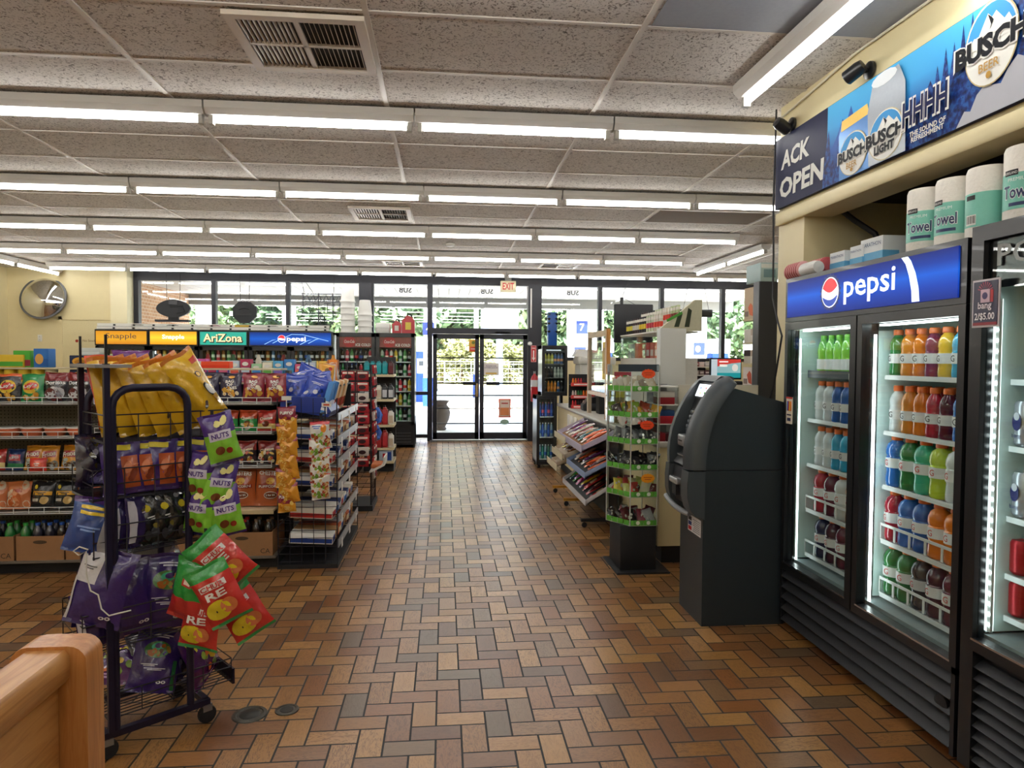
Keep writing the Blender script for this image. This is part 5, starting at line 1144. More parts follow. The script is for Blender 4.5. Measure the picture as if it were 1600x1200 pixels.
onrack(PB, 'dark crinkled bag in the middle of the bottom tier', .22, .24, LV[4]+.02, R3(-40, 0, 10), 'purple bags on the bottom tier')
BLU = bagmesh(.15, .2, .06, '#24458e', [('rect', -.6, .6, .70, .76, '#e0c22c'), ('rect', -.6, .5, .80, .86, '#e0c22c'), ('rect', -0.54, 0.54, 0.462, 0.494, '#7a9ad8'), ('rect', -0.36, 0.36, 0.408, 0.440, '#7a9ad8'), ('band', .9, 1, '#4a2a7a'), ('rect', .6, .95, .05, .9, '#b8bcc6')], 60)
onrack(BLU, 'blue snack bag with yellow stripes at the rack left side', -.085, .06, LV[2]+.02, R3(-6, 14, -28))
onrack(PP, 'purple bag lying across the left end of the second tier', -.02, .10, LV[1]+.05, (math.radians(-70), 0, math.radians(-60)))
# hanging strips at the right-hand end
GP = bagmesh(.125, .2, .055, '#86c83c', [('band', .62, 1, '#4a2c82'), ('rect', -.7, .7, .48, .66, '#d4cfe4'), ('txt', 'NUTS', 0, .57, .55, .1, '#4a2c82', 0), ('ell', -.2, .28, .3, .08, '#6d3a1c', .3), ('ell', .35, .25, .2, .06, '#8a2a1c', 0), ('band', 0, .06, '#2f2358'), ('blobs', -.5, .5, .75, .88, 3, ['#e6dc8a'], .018)], 61)
hs = [(-.895, 2.79, 1.26, -14, 18), (-.955, 2.82, 1.11, 4, -12), (-.875, 2.84, 1.07, 10, 30), (-.955, 2.82, .975, 6, -14), (-.885, 2.83, .965, -10, 20)]
def hang(me, lab, x, y, ztop, tilt, rz, group, h, sc=1):
    r = Euler((0, math.radians(tilt), math.radians(rz)))
    top = Vector((0, 0, h*sc)); top.rotate(r)
    return put('snack_bag', me, lab, 'snack bag', Vector((x, y, ztop))-top, tuple(r), group, (sc, sc, sc))
for q, (x, y, z, tl, rz) in enumerate(hs): hang(GP, 'green and purple nut bag hanging on the rack strip, %s' % ('topmost', 'second at left', 'second at right', 'lowest at left', 'lowest at right')[q], x, y, z, tl, rz, 'green and purple bags on a hanging strip', .2)
tag(MB().box(-.006, .006, -.002, .002, -.5, .02, MATTE).build('clip_strip', None, (-.925, 2.86, 1.25)), 'black hanging strip carrying the green and purple bags', 'strip')
CR = bagmesh(.17, .25, .07, '#c8312c', [('band', .8, 1, '#2f9a48'), ('rect', -.65, .65, .62, .72, '#e8e0dc'), ('txt', 'CHUR', 0, .67, .6, .08, '#c02a2a', 0), ('txt', 'RE', 0, .53, .5, .12, '#f2ece8', 0), ('ell', -.2, .28, .65, .16, '#e4cf2c', .1), ('ell', .35, .3, .4, .12, '#d87a4a', 0), ('ell', -.3, .27, .03, .02, '#3a2a10', 0), ('band', 0, .05, '#2f8a48')], 62)
GR = bagmesh(.17, .25, .07, '#25923c', [('band', 0, .4, '#c02c2a'), ('rect', -.3, .3, .6, .74, '#b8302c'), ('rect', -.2, .2, .63, .71, '#f0d8d0')], 63)
hc = [(CR, -.925, 2.70, .795, -42, 8), (GR, -.93, 2.69, .71, 14, -18), (CR, -.895, 2.66, .70, -26, 4), (CR, -.905, 2.70, .60, 8, -14), (CR, -.845, 2.74, .60, -30, 14)]
for q, (me, x, y, z, tl, rz) in enumerate(hc): hang(me, 'red, yellow and green chip bag on the lower strip, %s' % ('topmost swung right', 'green one at left', 'middle one', 'lowest at left', 'lowest swung right')[q], x, y, z, tl, rz, 'red and yellow bags on the lower strip', .25, .95)
tag(MB().box(-.006, .006, -.002, .002, -.45, .03, MATTE).build('clip_strip', None, (-.93, 2.79, .78)), 'black hanging strip carrying the red and yellow bags', 'strip')
# ---------------------------------------------------------------- wooden pew in the corner
t = thing('pew', 'oak pew seen from behind at the lower left corner', 'bench', (-.76, 1.0, 0))
part(MB().rbox(-.825, -.737, .2, 1.50, .835, .90, WOOD, .012), 'top_rail', t)
part(MB().box(-.81, -.757, .2, 1.42, .30, .838, WOOD), 'back_panel', t)
def endprof(): 
    p = [(-.85, .0), (-.705, .0), (-.705, .84)]
    for k in range(1, 6): a = k*PI/10; p.append((-.74+.035*math.cos(a), .872+.035*math.sin(a)))
    for k in range(0, 6): a = PI/2+k*PI/10; p.append((-.815+.035*math.cos(a), .872+.035*math.sin(a)))
    return p+[(-.85, .84)]
part(MB().prism(endprof(), 'y', 1.425, 1.492, wood_material('#b97a44', '#96602f', 2)), 'end_panel', t)
part(MB().rbox(-1.2, -.78, .2, 1.42, .40, .44, WOOD, .01).box(-1.2, -.8, .2, .26, 0, .4, WOOD), 'seat', t)
for k, (x, y, r) in enumerate(((-.80, 2.905, .055), (-.655, 2.93, .038))):
    tag(MB().lathe([(r*1.3, 0), (r*1.25, .004), (r, .005), (r*.95, .002), (0, .002)], M('#4c4a44', .35, .7, 0, .2, .2, 60), 24).lathe([(r*.75, .0022), (r*.7, .004), (0, .004)], M('#2c2b28', .5, .5), 20).build('floor_cleanout', None, (x, y, .0005)), 'round metal floor cover beside the rack, %s one' % ('larger left', 'smaller right')[k], 'floor cover')
# ================================================================ black wire bread rack beside the aisle
RA = 'wire bread rack'
t = thing('wire_rack', 'black wire rack of boxed snacks at the aisle end of front shelving', 'rack', (-.95, 5.49, 0))
x0, x1, y0, y1 = -1.155, -.75, 4.925, 6.06
WLV = (.15, .33, .56, .725, .887, 1.05)
def gridpanel(y, zt):
    g = MB()
    for k in range(6): x = x0+(x1-x0)*k/5; g.cyl((x, y, .02), (x, y, zt), .004 if k in (0, 4, 5) else .0025, WB, 6)
    for k in range(int((zt-.05)/.055)): z = .05+.055*k; g.cyl((x0, y, z), (x1, y, z), .0022, WB, 5)
    return g
part(gridpanel(y0, 1.2), 'side_panel', t); part(gridpanel(y1, 1.47), 'side_panel', t)
g = MB()
for k in range(4): z = .3+.35*k; g.cyl((x0, y0, z), (x0, y1, z), .004, WB, 6)
part(g, 'back_wires', t)
part(MB().box(x0-.005, x1+.005, y0-.005, y1+.005, .0, .03, MATTE), 'base', t)
for z in WLV:
    g = MB()
    for k in range(24): y = y0+(y1-y0)*k/23; g.cyl((x0, y, z+.015), (x1, y, z), .0022, WB, 5)
    s_ = part(g, 'shelf', t)
    MB().box(x1, x1+.008, y0+.02, y1-.02, z-.012, z+.042, M('#8e9096', .35, .3)).build('price_rail', s_)
    g = MB()
    for k in range(3): y = y0+.18+.4*k; g.box(x1+.008, x1+.010, y-.03, y+.03, z-.045, z+.02, paper('#e8e8e4'))
    g.build('price_tag', s_)
SNB = [('#f0f0ee', '#26408a'), ('#24386e', '#d8dce4'), ('#c9a070', '#8a5a34'), ('#e6e0d4', '#b8302c'), ('#b8562c', '#e8d8b0'), ('#f2f0ea', '#3a6ab0')]
def snbox(c, w_, d_, h, txt=None):
    g = MB().rbox(-w_/2, w_/2, 0, d_, 0, h, paper(c[0]), .003).box(-w_/2+.004, w_/2-.004, -.001, 0, h*.1, h*.5, paper(c[1])).box(w_/2, w_/2+.001, .006, d_-.006, h*.15, h*.7, paper(c[1]))
    if txt: g.text(txt, (-w_*.1, -.001, h*.72), X1, Z1, paper(c[1]), w=w_*.5, h=h*.3)
    return g.mesh('box')
SB_ = [snbox(c, .30, .12, .075, tx) for c, tx in zip(SNB, (None,)*6)]
for r, z in enumerate(WLV[:5]):
    for q in range(8):
        k = (q*2+r*3) % 6
        if r == 3 and q % 3 == 1: continue
        put('snack_box', SB_[k], 'boxed snacks, %s shelf of the black wire rack, %s from near end' % (('bottom', 'second', 'third', 'fourth', 'fifth')[r], ORD[q]), 'box', (-.935, 4.94+.138*q, z+.020), R3(0, 3, random.uniform(-3, 3)), 'boxed snacks on the black wire rack')
stk = [MB().rbox(-.02, .02, -.02, .02, 0, .24, paper(c), .005).box(-.021, .021, -.021, .021, .03, .1, paper(c2)).mesh('sleeve') for c, c2 in (('#d8a878', '#b8402c'), ('#e8dcc8', '#c04030'), ('#e2c9a0', '#8a4a2c'), ('#4f86c4', '#e8e8e8'))]
for q in range(12):
    k = q % 3 if q > 3 else 3
    put('snack_sleeve', stk[k], 'leaning snack sleeve on the wire rack top shelf, %s from the near end' % ORD[q], 'snack', (-.86, 5.0+.075*q, 1.076), R3(-12, 14, 8*(q % 3)), 'snack sleeves on the wire rack top shelf')
# blue bags heaped on top, near corner
BB = bagmesh(.17, .19, .08, '#2444b0', [('blobs', -.7, .7, .1, .5, 8, ['#d8dce8', '#1a2a6a', '#4a6ad0'], .022), ('rect', -0.54, 0.54, 0.692, 0.724, '#c8d2f0'), ('rect', -0.36, 0.36, 0.638, 0.670, '#c8d2f0')], 71)
for q, (x, y, z, a, b) in enumerate(((-1.10, 5.06, 1.20, -20, 8), (-1.02, 5.12, 1.26, -38, -14), (-.95, 5.05, 1.19, -18, 20), (-.90, 5.3, 1.23, -30, -10), (-1.06, 5.34, 1.27, -14, 24))):
    put('snack_bag', BB, 'shiny blue snack bag heaped above the wire rack, %s one' % ('left front', 'upper middle', 'right front', 'right rear', 'left rear')[q], 'snack bag', (x, y, z-.02), R3(a, b, 10*q-15), 'blue bags above the wire rack')
tag(MB().prism([(-1.15, 1.12), (-.82, 1.06), (-.80, 1.10), (-.86, 1.20), (-1.15, 1.21)], 'y', 4.99, 5.4, M('#22388a', .35, 0, 0, .1, .3, 20)).build('display_tray'), 'dark blue printed display tray under the heaped blue bags', 'tray')
for q in range(4):
    pk = bagmesh(.13, .16, .05, ('#e0a23a', '#c9c6c0', '#d8782a', '#b8b0a8')[q], [('blobs', -.6, .6, .2, .8, 7, ['#c03a2a', '#f0e0c0', '#7a5a3a'], .02)], 72+q)
    put('snack_bag', pk, 'small snack bag on the far part of the wire rack top, %s from near' % ORD[q], 'snack bag', (-.93, 5.5+.13*q, 1.28), R3(-14, 10-6*q, 20), 'small bags on the wire rack top')
t2 = thing('display_shelf', 'dark display shelf carrying small bags above the wire rack', 'shelf', (-.95, 5.7, 1.07))
part(MB().box(-1.13, -.80, 5.42, 6.04, 1.262, 1.275, MATTE), 'shelf', t2); part(MB().box(-1.13, -1.12, 5.42, 6.04, 1.072, 1.262, MATTE).box(-1.13, -.80, 6.03, 6.04, 1.072, 1.262, MATTE), 'support', t2)
for q, (x, z, tx) in enumerate(((-1.065, 1.205, None), (-.80, 1.16, 'SNACKS'))):
    g = MB().box(x-.032, x+.032, 4.797, 4.80, z-.012, z+.016, paper('#d9d9cf')); g.cyl((x, 4.80, z-.012), (x, 4.80, z-.06), .003, WHITE, 6).box(x-.012, x+.012, 4.80, 4.925, z+.004, z+.008, WHITE)
    if tx: g.box(x-.02, x+.02, 4.7965, 4.797, z-.004, z+.008, paper('#c8502c'))
    tag(g.build('price_sign'), 'small white price plate above the %s' % ('orange bag strip', 'white and green bag strip')[q], 'sign')
# clip strips of bags hanging on the rack front
OP = bagmesh(.125, .135, .045, '#d8962a', [('band', .78, 1, '#8a2438'), ('blobs', -.7, .7, .1, .6, 9, ['#e8b84a', '#f0cc6a', '#c87a1c'], .018)], 81)
OPT = bagmesh(.125, .15, .045, '#8a2438', [('txt', "PUFF'O", 0, .72, .7, .14, '#f2ece4', -.06), ('band', 0, .38, '#dfa032'), ('blobs', -.7, .7, .12, .48, 9, ['#e8b84a', '#f0cc6a', '#c87a1c'], .018)], 82)
WG = bagmesh(.125, .13, .045, '#e4e2da', [('band', .88, 1, '#c23a44'), ('blobs', -.85, .85, .15, .6, 16, ['#7aa83a', '#c8763a', '#d8b87a', '#9a3a24'], .015), ('ell', -.6, .3, .16, .09, '#9ac84a', 0)], 83)
WGT = bagmesh(.135, .14, .045, '#e8e8e4', [('band', .86, 1, '#c23a44'), ('rect', -0.75, 0.15, 0.739, 0.790, '#2a52a8'), ('rect', -0.60, 0.00, 0.653, 0.704, '#2a52a8'), ('ell', .45, .66, .3, .2, '#e08a2a', 0), ('blobs', -.85, .85, .12, .4, 12, ['#7aa83a', '#c8763a', '#9a3a24'], .015)], 84)
n_ = 12
for q in range(n_):
    last = q in (0, n_-1); z = 1.15-.052*q
    hang(OPT if last else OP, 'orange puffed snack bag on the hanging strip, %s from the top' % ORD[q], -1.065+.012*math.sin(q*2.1), 4.80+.004*(q % 2)-.02*(0 if last else .3), z, -4+5*math.sin(q*1.7), 3*math.sin(q), 'orange bags on a hanging strip', .15 if last else .135)
for q in range(8):
    z = 1.05-.058*q
    hang(WGT if q == 0 else WG, 'white and green mix bag on the right hanging strip, %s from the top' % ORD[q], -.845+.010*math.sin(q*2.3), 4.79+.004*(q % 2), z, -5*math.sin(q*1.9)-2, 4*math.sin(q), 'white and green bags on a hanging strip', .14 if q == 0 else .13)
for q, (x, za, zb) in enumerate(((-1.065, .42, 1.17), (-.845, .5, 1.1))):
    tag(MB().box(x-.008, x+.008, 4.835, 4.84, za, zb, MATTE).box(x-.008, x+.008, 4.835, 4.93, zb-.01, zb, MATTE).build('clip_strip'), 'black strip holding the %s bags' % ('orange', 'white and green')[q], 'strip')

# ================================================================ second and third shelving runs
def midrun(x0, x1, y0, y1, h, label, grp='shelving runs behind the front one'):
    t_ = thing('shelving_unit', label, 'shelving', ((x0+x1)/2, (y0+y1)/2, 0), 0, grp)
    ym = (y0+y1)/2
    part(MB().box(x0, x1, y0+.05, y1-.05, 0, .1, MATTE), 'kick', t_); part(MB().box(x0, x1, ym-.02, ym+.02, .1, h, DARKB), 'back_panel', t_)
    for z in (.12, .5, .88): part(MB().box(x0, x1, y0, y1, z-.016, z, TAN), 'shelf', t_)
    part(MB().box(x0, x1, y0+.12, y1-.12, h-.016, h, TAN), 'shelf', t_)
    return t_
midrun(-4.2, -1.06, 6.75, 7.65, 1.30, 'second shelving run with bright boxes along its top')
midrun(-4.2, -1.1, 8.75, 9.5, 1.32, 'third shelving run near the wall of coolers')
bc = ['#d86a8a', '#c85a9a', '#4f9ac4', '#d8604a', '#9ac49a', '#e88a3a', '#c0ccd8', '#b8c4d8', '#4f8fc8', '#3f7fc0', '#8a3a4a', '#e0d8c0', '#6aa84f', '#b03a5a', '#e8c05a', '#7a5aa8']
for q in range(20):
    x = -3.05+.103*q; h = .12+.045*((q*5) % 4)/3
    c = bc[(q*7) % 16]; c2 = bc[(q*3+5) % 16]
    g = MB().rbox(-.047, .047, 0, .11, 0, h, paper(c), .003).box(-.038, .038, -.001, 0, h*.15, h*.5, paper(c2)).ell((0, -.001, h*.72), X1, Z1, .03, h*.12, paper('#ece8e0'), 12, .001)
    tag(g.build('grocery_box', None, (x, 6.90, 1.3005)), 'small bright carton on the second run top, %s' % (ORD[q] + ' from left' if q < 16 else ('fourth', 'third', 'second', 'first')[q-16]+' from right'), 'carton', 'bright cartons on the second run top')
for q in range(9):
    c = ['#b83a3a', '#2c2c30', '#d8b84a', '#8a2c2c', '#3a5a3a', '#c8c4b8', '#6a2c24', '#4a6a8a', '#c88a3a'][q]
    tag(MB().lathe([(.035, 0), (.038, .01), (.038, .13), (.02, .17), (.018, .2), (0, .2)], paper(c), 12).build('jar', None, (-3.9+.31*q, 9.05, 1.3205)), 'sauce bottle on the third run top, %s from left' % ORD[q], 'bottle', 'sauce bottles on the third run top')
# end display of the second run: red merchandise column and black wire stand
t = thing('peg_display', 'tall narrow display of red carded goods by the aisle', 'display', (-.85, 6.95, 0))
part(MB().box(-1.02, -.69, 6.75, 7.25, 0, .05, MATTE), 'base', t)
g = MB()
for x in (-1.0, -.71):
    for y in (6.8, 7.2): g.cyl((x, y, .05), (x, y, 1.42), .008, WB, 6)
for k in range(12):
    z = .15+.11*k; g.path([(-1.0, 6.8, z), (-.71, 6.8, z), (-.71, 7.2, z), (-1.0, 7.2, z)], .003, WB, 5, True)
for k in range(5): g.cyl((-.71, 6.84+.08*k, .05), (-.71, 6.84+.08*k, 1.42), .003, WB, 5)
part(g, 'wire_frame', t)
rcol = ['#a8242c', '#b8303a', '#8a1c24', '#c23a3a', '#d8d0c8']
rp_ = [MB().rbox(-.06, .06, 0, .02, 0, .085, paper(c), .002).box(-.05, .05, -.001, 0, .06, .078, paper('#e8dcd0')).ell((0, -.001, .035), X1, Z1, .035, .02, paper('#3a2024'), 12, .001).mesh('card') for c in rcol]
for r in range(9):
    for q in range(2):
        put('carded_pack', rp_[(r+q*2) % 5], 'red carded pack on the narrow aisle display, row %s from top, %s' % (ORD[r], ('left', 'right')[q]), 'pack', (-.925+.135*q, 6.772, 1.27-.105*r), R3(-4, 0, 0), 'red carded packs')
for r in range(10):
    for q in range(2):
        put('carded_pack', rp_[(r+q) % 5], 'red carded pack facing the aisle on the narrow display, row %s, %s' % (ORD[r], ('near', 'far')[q]), 'pack', (-.682, 6.92+.16*q, 1.33-.115*r), R3(-4, 0, 90), 'red carded packs')
bl = MB().path([(0, 0, 0), (.04, -.01, -.05), (.02, 0, -.12), (.06, -.01, -.16)], .03, M('#3f6fd0', .7, 0, 0, .1, .5, 40), 8).path([(.03, .01, -.02), (.07, .0, -.09), (.05, 0, -.16)], .025, M('#4a7ad8', .7), 8).mesh('glove')
for q, (x, z) in enumerate(((-.80, .98), (-.81, .80))): put('work_gloves', bl, 'bundle of blue work gloves hanging by the red display, %s one' % ('upper', 'lower')[q], 'gloves', (x+.07, 7.27, z), (0, 0, 0), 'blue work gloves')
tr = thing('snack_tray', 'white tray of orange snacks low on the aisle display', 'tray', (-.62, 6.7, .2))
part(MB().prism([(-.70, .40), (-.56, .47), (-.555, .55), (-.57, .55), (-.572, .485), (-.70, .42)], 'y', 6.55, 6.85, WHITE), 'tray', tr); part(MB().rbox(-.69, -.59, 6.58, 6.82, .43, .47, M('#c8703a', .6, 0, 0, .3, .4, 40), .01, Matrix.Translation((0, 0, .012))), 'contents', tr)
# third-run end display with motor oil
t = thing('end_display', 'tan-shelved end display of motor oil jugs by the aisle', 'shelving', (-.85, 9.3, 0))
part(MB().box(-1.05, -.66, 9.14, 9.55, 0, .12, MATTE), 'kick', t); part(MB().box(-1.05, -.66, 9.53, 9.56, .1, 1.5, DARKB), 'back_panel', t)
ESH = (.14, .315, .615, .95, 1.27)
for z in ESH: part(MB().box(-1.05, -.655, 9.08, 9.53, z-.03, z, M('#d8cba6', .5)), 'shelf', t)
def jug(c, cc, h=.23):
    g = MB().rbox(-.036, .036, -.05, .05, 0, h*.8, plastic(c, .4), .012).rbox(-.028, .02, -.04, .04, h*.8-.004, h*.9, plastic(c, .4), .01).box(-.028, .028, -.052, -.05, h*.12, h*.6, paper(cc)).cyl((-.008, 0, h*.88), (-.008, 0, h), .016, plastic('#26262a'), 10)
    return g.mesh('jug')
J = {'teal': jug('#1f8a94', '#2a9aa4', .19), 'black': jug('#2a2c30', '#c8ccd0', .2), 'red': jug('#a8282c', '#b83438', .25), 'white': jug('#e0ddd4', '#c8b8a0', .2), 'maroon': jug('#4a2024', '#6a3034', .19)}
for r, (z, cs) in enumerate(((1.27, ['teal', 'teal', 'teal', 'teal', 'maroon']), (.95, ['black', 'black', 'white', 'black', 'black']), (.615, ['red', 'red', 'red', 'red', 'white']), (.315, ['red', 'red', 'red', 'red', 'white']))):
    for q, c in enumerate(cs): put('oil_jug', J[c], '%s oil jug on the %s shelf of the end display, %s from left' % (c, ('top', 'second', 'third', 'fourth')[r], ORD[q]), 'jug', (-1.005+.077*q, 9.16, z+.0005), (0, 0, 0), 'oil jugs on the end display')
tag(MB().rbox(-1.04, -.86, 9.1, 9.3, .1405, .27, M('#26262a', .4, 0, 0, .1, .3, 30), .02).ell((-.95, 9.099, .2), X1, Z1, .05, .035, M('#c0402c', .5), 16, .001).build('charcoal_bag'), 'black bag with red mark at the foot of the end display', 'bag')
tag(MB().rbox(-.85, -.68, 9.1, 9.3, .1405, .275, M('#a8b8c8', .5), .005).box(-.74, -.69, 9.098, 9.1, .15, .26, paper('#2a4a9a')).box(-.80, -.76, 9.098, 9.1, .18, .24, paper('#c03030')).build('carton'), 'grey blue carton at the foot of the end display', 'carton')
# ================================================================ coolers along the far wall
LEDB = glow((.93, 1, 1), 3.5)
def backcooler(x0, x1, top, name, label, sign=None, doors=1, shelves=(1.43, 1.19, .94, .70, .45), liner='#aebcbc', led=True, y0=11.5):
    t_ = thing(name, label, 'cooler', ((x0+x1)/2, y0+.3, 0), 0, 'coolers along the window wall'); y1 = y0+.62
    g = MB().box(x0, x0+.025, y0+.05, y1, .0, top, BLACK).box(x1-.025, x1, y0+.05, y1, .0, top, BLACK).box(x0, x1, y0+.05, y1, top-.04, top, BLACK).box(x0, x1, y1-.03, y1, .0, top, BLACK).box(x0, x1, y0+.05, y1, .05, .40, BLACK)
    part(g, 'cabinet', t_)
    lm = M(liner, .6); part(MB().box(x0+.026, x1-.026, y1-.045, y1-.031, .4, top-.05, lm), 'liner', t_)
    zt = 1.655 if sign else top-.01
    if sign: part(MB().box(x0, x1, y0, y0+.05, 1.66, top, BLACK), 'canopy', t_)
    wd = (x1-x0)/doors
    for k in range(doors):
        a, b = x0+wd*k+.006, x0+wd*(k+1)-.006
        g = MB().box(a, a+.05, y0, y0+.045, .38, zt, BLACK).box(b-.05, b, y0, y0+.045, .38, zt, BLACK).box(a, b, y0, y0+.045, zt-.06, zt, BLACK).box(a, b, y0, y0+.045, .38, .44, BLACK)
        d_ = part(g, 'door', t_); MB().box(a+.05, b-.05, y0+.02, y0+.025, .44, zt-.06, DOORGLASS).build('pane', d_)
        if led: part(MB().box(a+.056, a+.07, y0+.07, y0+.08, .46, zt-.08, LEDB), 'light_strip', t_)
    for z in shelves:
        part(MB().box(x0+.03, x1-.03, y0+.10, y1-.05, z-.018, z, WIRE), 'shelf', t_)
    g = MB().box(x0, x1, y0+.02, y0+.05, .05, .38, MATTE)
    for k in range(4): g.box(x0+.06, x1-.06, y0+.012, y0+.02, .09+.05*k, .105+.05*k, M('#3a3c40', .4))
    part(g, 'grille', t_)
    return t_
bcx = []
SNAP1 = lit_gradient('lit_yellow_sign', [(0, '#e08a1c'), (.35, '#f2b02a'), (.65, '#f0a824'), (1, '#e6961e')], 1.0, 2, 1.68, 1.90)
SNAP2 = lit_gradient('lit_yellow_sign_bright', [(0, '#ee9a1c'), (.5, '#ffd83a'), (1, '#ee9a1c')], 1.15, 2, 1.68, 1.90)
PEPB = lit_gradient('lit_blue_sign_far', [(0, '#0a2a80'), (.5, '#1464d8'), (1, '#0a2a80')], .95, 2, 1.67, 1.895)
t1 = backcooler(-5.49, -4.69, 1.915, 'display_cooler', 'black cooler with yellow lit sign nearest the cream column', True)
t2_ = backcooler(-4.675, -3.925, 1.905, 'display_cooler', 'black cooler with brighter yellow lit sign, second along the wall', True)
t3 = backcooler(-3.91, -3.155, 1.905, 'display_cooler', 'black cooler with teal lettered sign', True, led=False, liner='#4a5048')
t4 = backcooler(-3.14, -1.82, 1.905, 'display_cooler', 'wide two-door cooler with blue lit sign on the far wall', True, 2, led=False, liner='#4a5048')
t5 = backcooler(-1.765, -1.135, 1.90, 'display_cooler', 'black glass-door cooler with red disc, under the tall white cup stacks', None, led=False, liner='#6a7070')
t6 = backcooler(-1.12, -.49, 1.90, 'display_cooler', 'black glass-door cooler with red disc, nearest the entrance', None, led=False, liner='#6a7070')
def sign(t_, x0, x1, m, fn):
    s_ = part(MB().box(x0+.02, x1-.02, 11.492, 11.5, 1.682, 1.888, m), 'lit_sign', t_); g = MB(); fn(g, (x0+x1)/2, 11.492, 1.785); g.build('sign_lettering', s_)
DK = glow('#3a2a3a', .6)
sign(t1, -5.49, -4.69, SNAP1, lambda g, x, y, z: g.text('Snapple', (x, y, z+.015), X1, Z1, DK, w=.46, h=.108, off=.004))
sign(t2_, -4.675, -3.925, SNAP2, lambda g, x, y, z: g.text('Snapple', (x, y, z+.01), X1, Z1, glow('#fff6d8', 1.2), w=.34, h=.09, bold=.03))
sign(t3, -3.91, -3.155, glow('#1f9a88', .85), lambda g, x, y, z: g.text('AriZona', (x, y, z), X1, Z1, glow('#1c2a24', .4), w=.62, h=.15, bold=.06).text('AriZona', (x-.008, y, z+.008), X1, Z1, glow('#e8d8a8', .9), w=.60, h=.13, bold=.02, off=.003))
def pep(g, x, y, z):
    g.ell((x-.14, y, z), X1, Z1, .062, .062, WH, 24, .001)
    g.plane2([(.056*math.cos(a*PI/12), .056*math.sin(a*PI/12)) for a in range(0, 13)]+[(-.03, .01), (.03, .0)], (x-.14, y, z+.004), X1, Z1, glow('#e0202c', 1), .002)
    g.plane2([(.056*math.cos(a*PI/12), -.056*math.sin(a*PI/12)) for a in range(1, 12)]+[(-.02, -.02), (.03, -.025)], (x-.14, y, z), X1, Z1, glow('#123a9c', 1), .002)
    g.text('pepsi', (x+.09, y, z-.01), X1, Z1, WH, w=.3, h=.10, bold=.02)
    for k in range(4):
        xs = x-.42+.13*k+(.3 if k > 1 else 0)
        g.plane2([(0, 0), (.02, 0), (.13, .06), (.2, .08), (.13, .07)], (xs, y, z-.09+.02*(k % 2)), X1, Z1, glow('#9cc8f4', .9), .001)
    g.path([(x-.1, y-.001, z+.02), (x+.02, y-.001, z+.075), (x+.2, y-.001, z+.07), (x+.4, y-.001, z+.02), (x+.6, y-.001, z-.03)], .004, glow('#9cc8f4', .9), 4)
sign(t4, -3.14, -1.82, PEPB, pep)
for t_, x0, x1, wh_ in ((t5, -1.765, -1.135, 'left'), (t6, -1.12, -.49, 'right')):
    g = MB().box(x0+.056, x1-.056, 11.526, 11.532, 1.66, 1.83, M('#8a2c2a', .4, 0, 0, .4, 0, 14)).ell(((x0+x1)/2-.1, 11.526, 1.75), X1, Z1, .1, .09, M('#b01f26', .4), 24, .001)
    g.text('Coca-Cola', ((x0+x1)/2-.1, 11.525, 1.755), X1, Z1, WHITE, w=.16, h=.05, shear=.3, off=.002).text('ICE COLD', ((x0+x1)/2+.12, 11.525, 1.70), X1, Z1, WHITE, w=.24, h=.045, bold=.02)
    part(g, 'header_panel', t_)
TEA = {c: soda(c, c2, c3) for c, c2, c3 in (('#a8642a', '#e0c890', '#e8d8a8'), ('#c83a4a', '#e8e8e8', '#f0d0d0'), ('#d8b83a', '#d8d8d8', '#f0e0a0'), ('#5a9a5a', '#e8e8e8', '#d8ecd0'), ('#3a6a9a', '#d8d8d8', '#d0dcec'), ('#d8dcd8', '#d03030', '#e03a3a'))}
TK_ = list(TEA.values())
def fill(x0, x1, zs, n_, meshes, where, grp, dy=.14):
    for r, z in enumerate(zs):
        for q in range(n_):
            put('drink_bottle', meshes[(q+2*r) % len(meshes)], 'drink bottle %s from left, %s shelf, %s' % (ORD[q], ('top', 'second', 'third', 'fourth', 'fifth')[r], where), 'bottle', (x0+.09+(x1-x0-.18)*q/(n_-1), 11.5+dy, z+.0005), (0, 0, 0), grp, (.9, .9, .84))
fill(-1.12, -.49, (1.43, 1.19, .94, .70, .45), 7, [SOD['clear'], TK_[1], TK_[5], TK_[2], SOD['clear'], TK_[3], SOD['dark']], 'cooler nearest the entrance', 'bottles in the cooler nearest the entrance')
fill(-1.765, -1.135, (1.43, 1.19), 7, [SOD['dark'], TK_[1], SOD['green'], SOD['red'], SOD['blue']], 'cooler under the cup stacks', 'bottles in the cooler under the cup stacks')
fill(-3.14, -1.82, (1.43, 1.19), 14, [SOD['dark'], SOD['dark'], TK_[0], TK_[4], SOD['blue']], 'wide blue-signed cooler on far wall', 'bottles in the wide far cooler')
fill(-3.91, -3.155, (1.43, 1.19), 8, [TK_[0], TK_[3], TK_[1]], 'teal-signed cooler', 'bottles in the teal-signed cooler')
fill(-4.675, -3.925, (1.43, 1.19), 7, [TK_[0], TK_[2], TK_[1]], 'brighter yellow-signed cooler', 'bottles in the bright yellow-signed cooler')
fill(-5.49, -4.69, (1.43, 1.19), 7, [TK_[2], TK_[0], TK_[3]], 'cooler nearest the cream column', 'bottles in the cooler nearest the column')
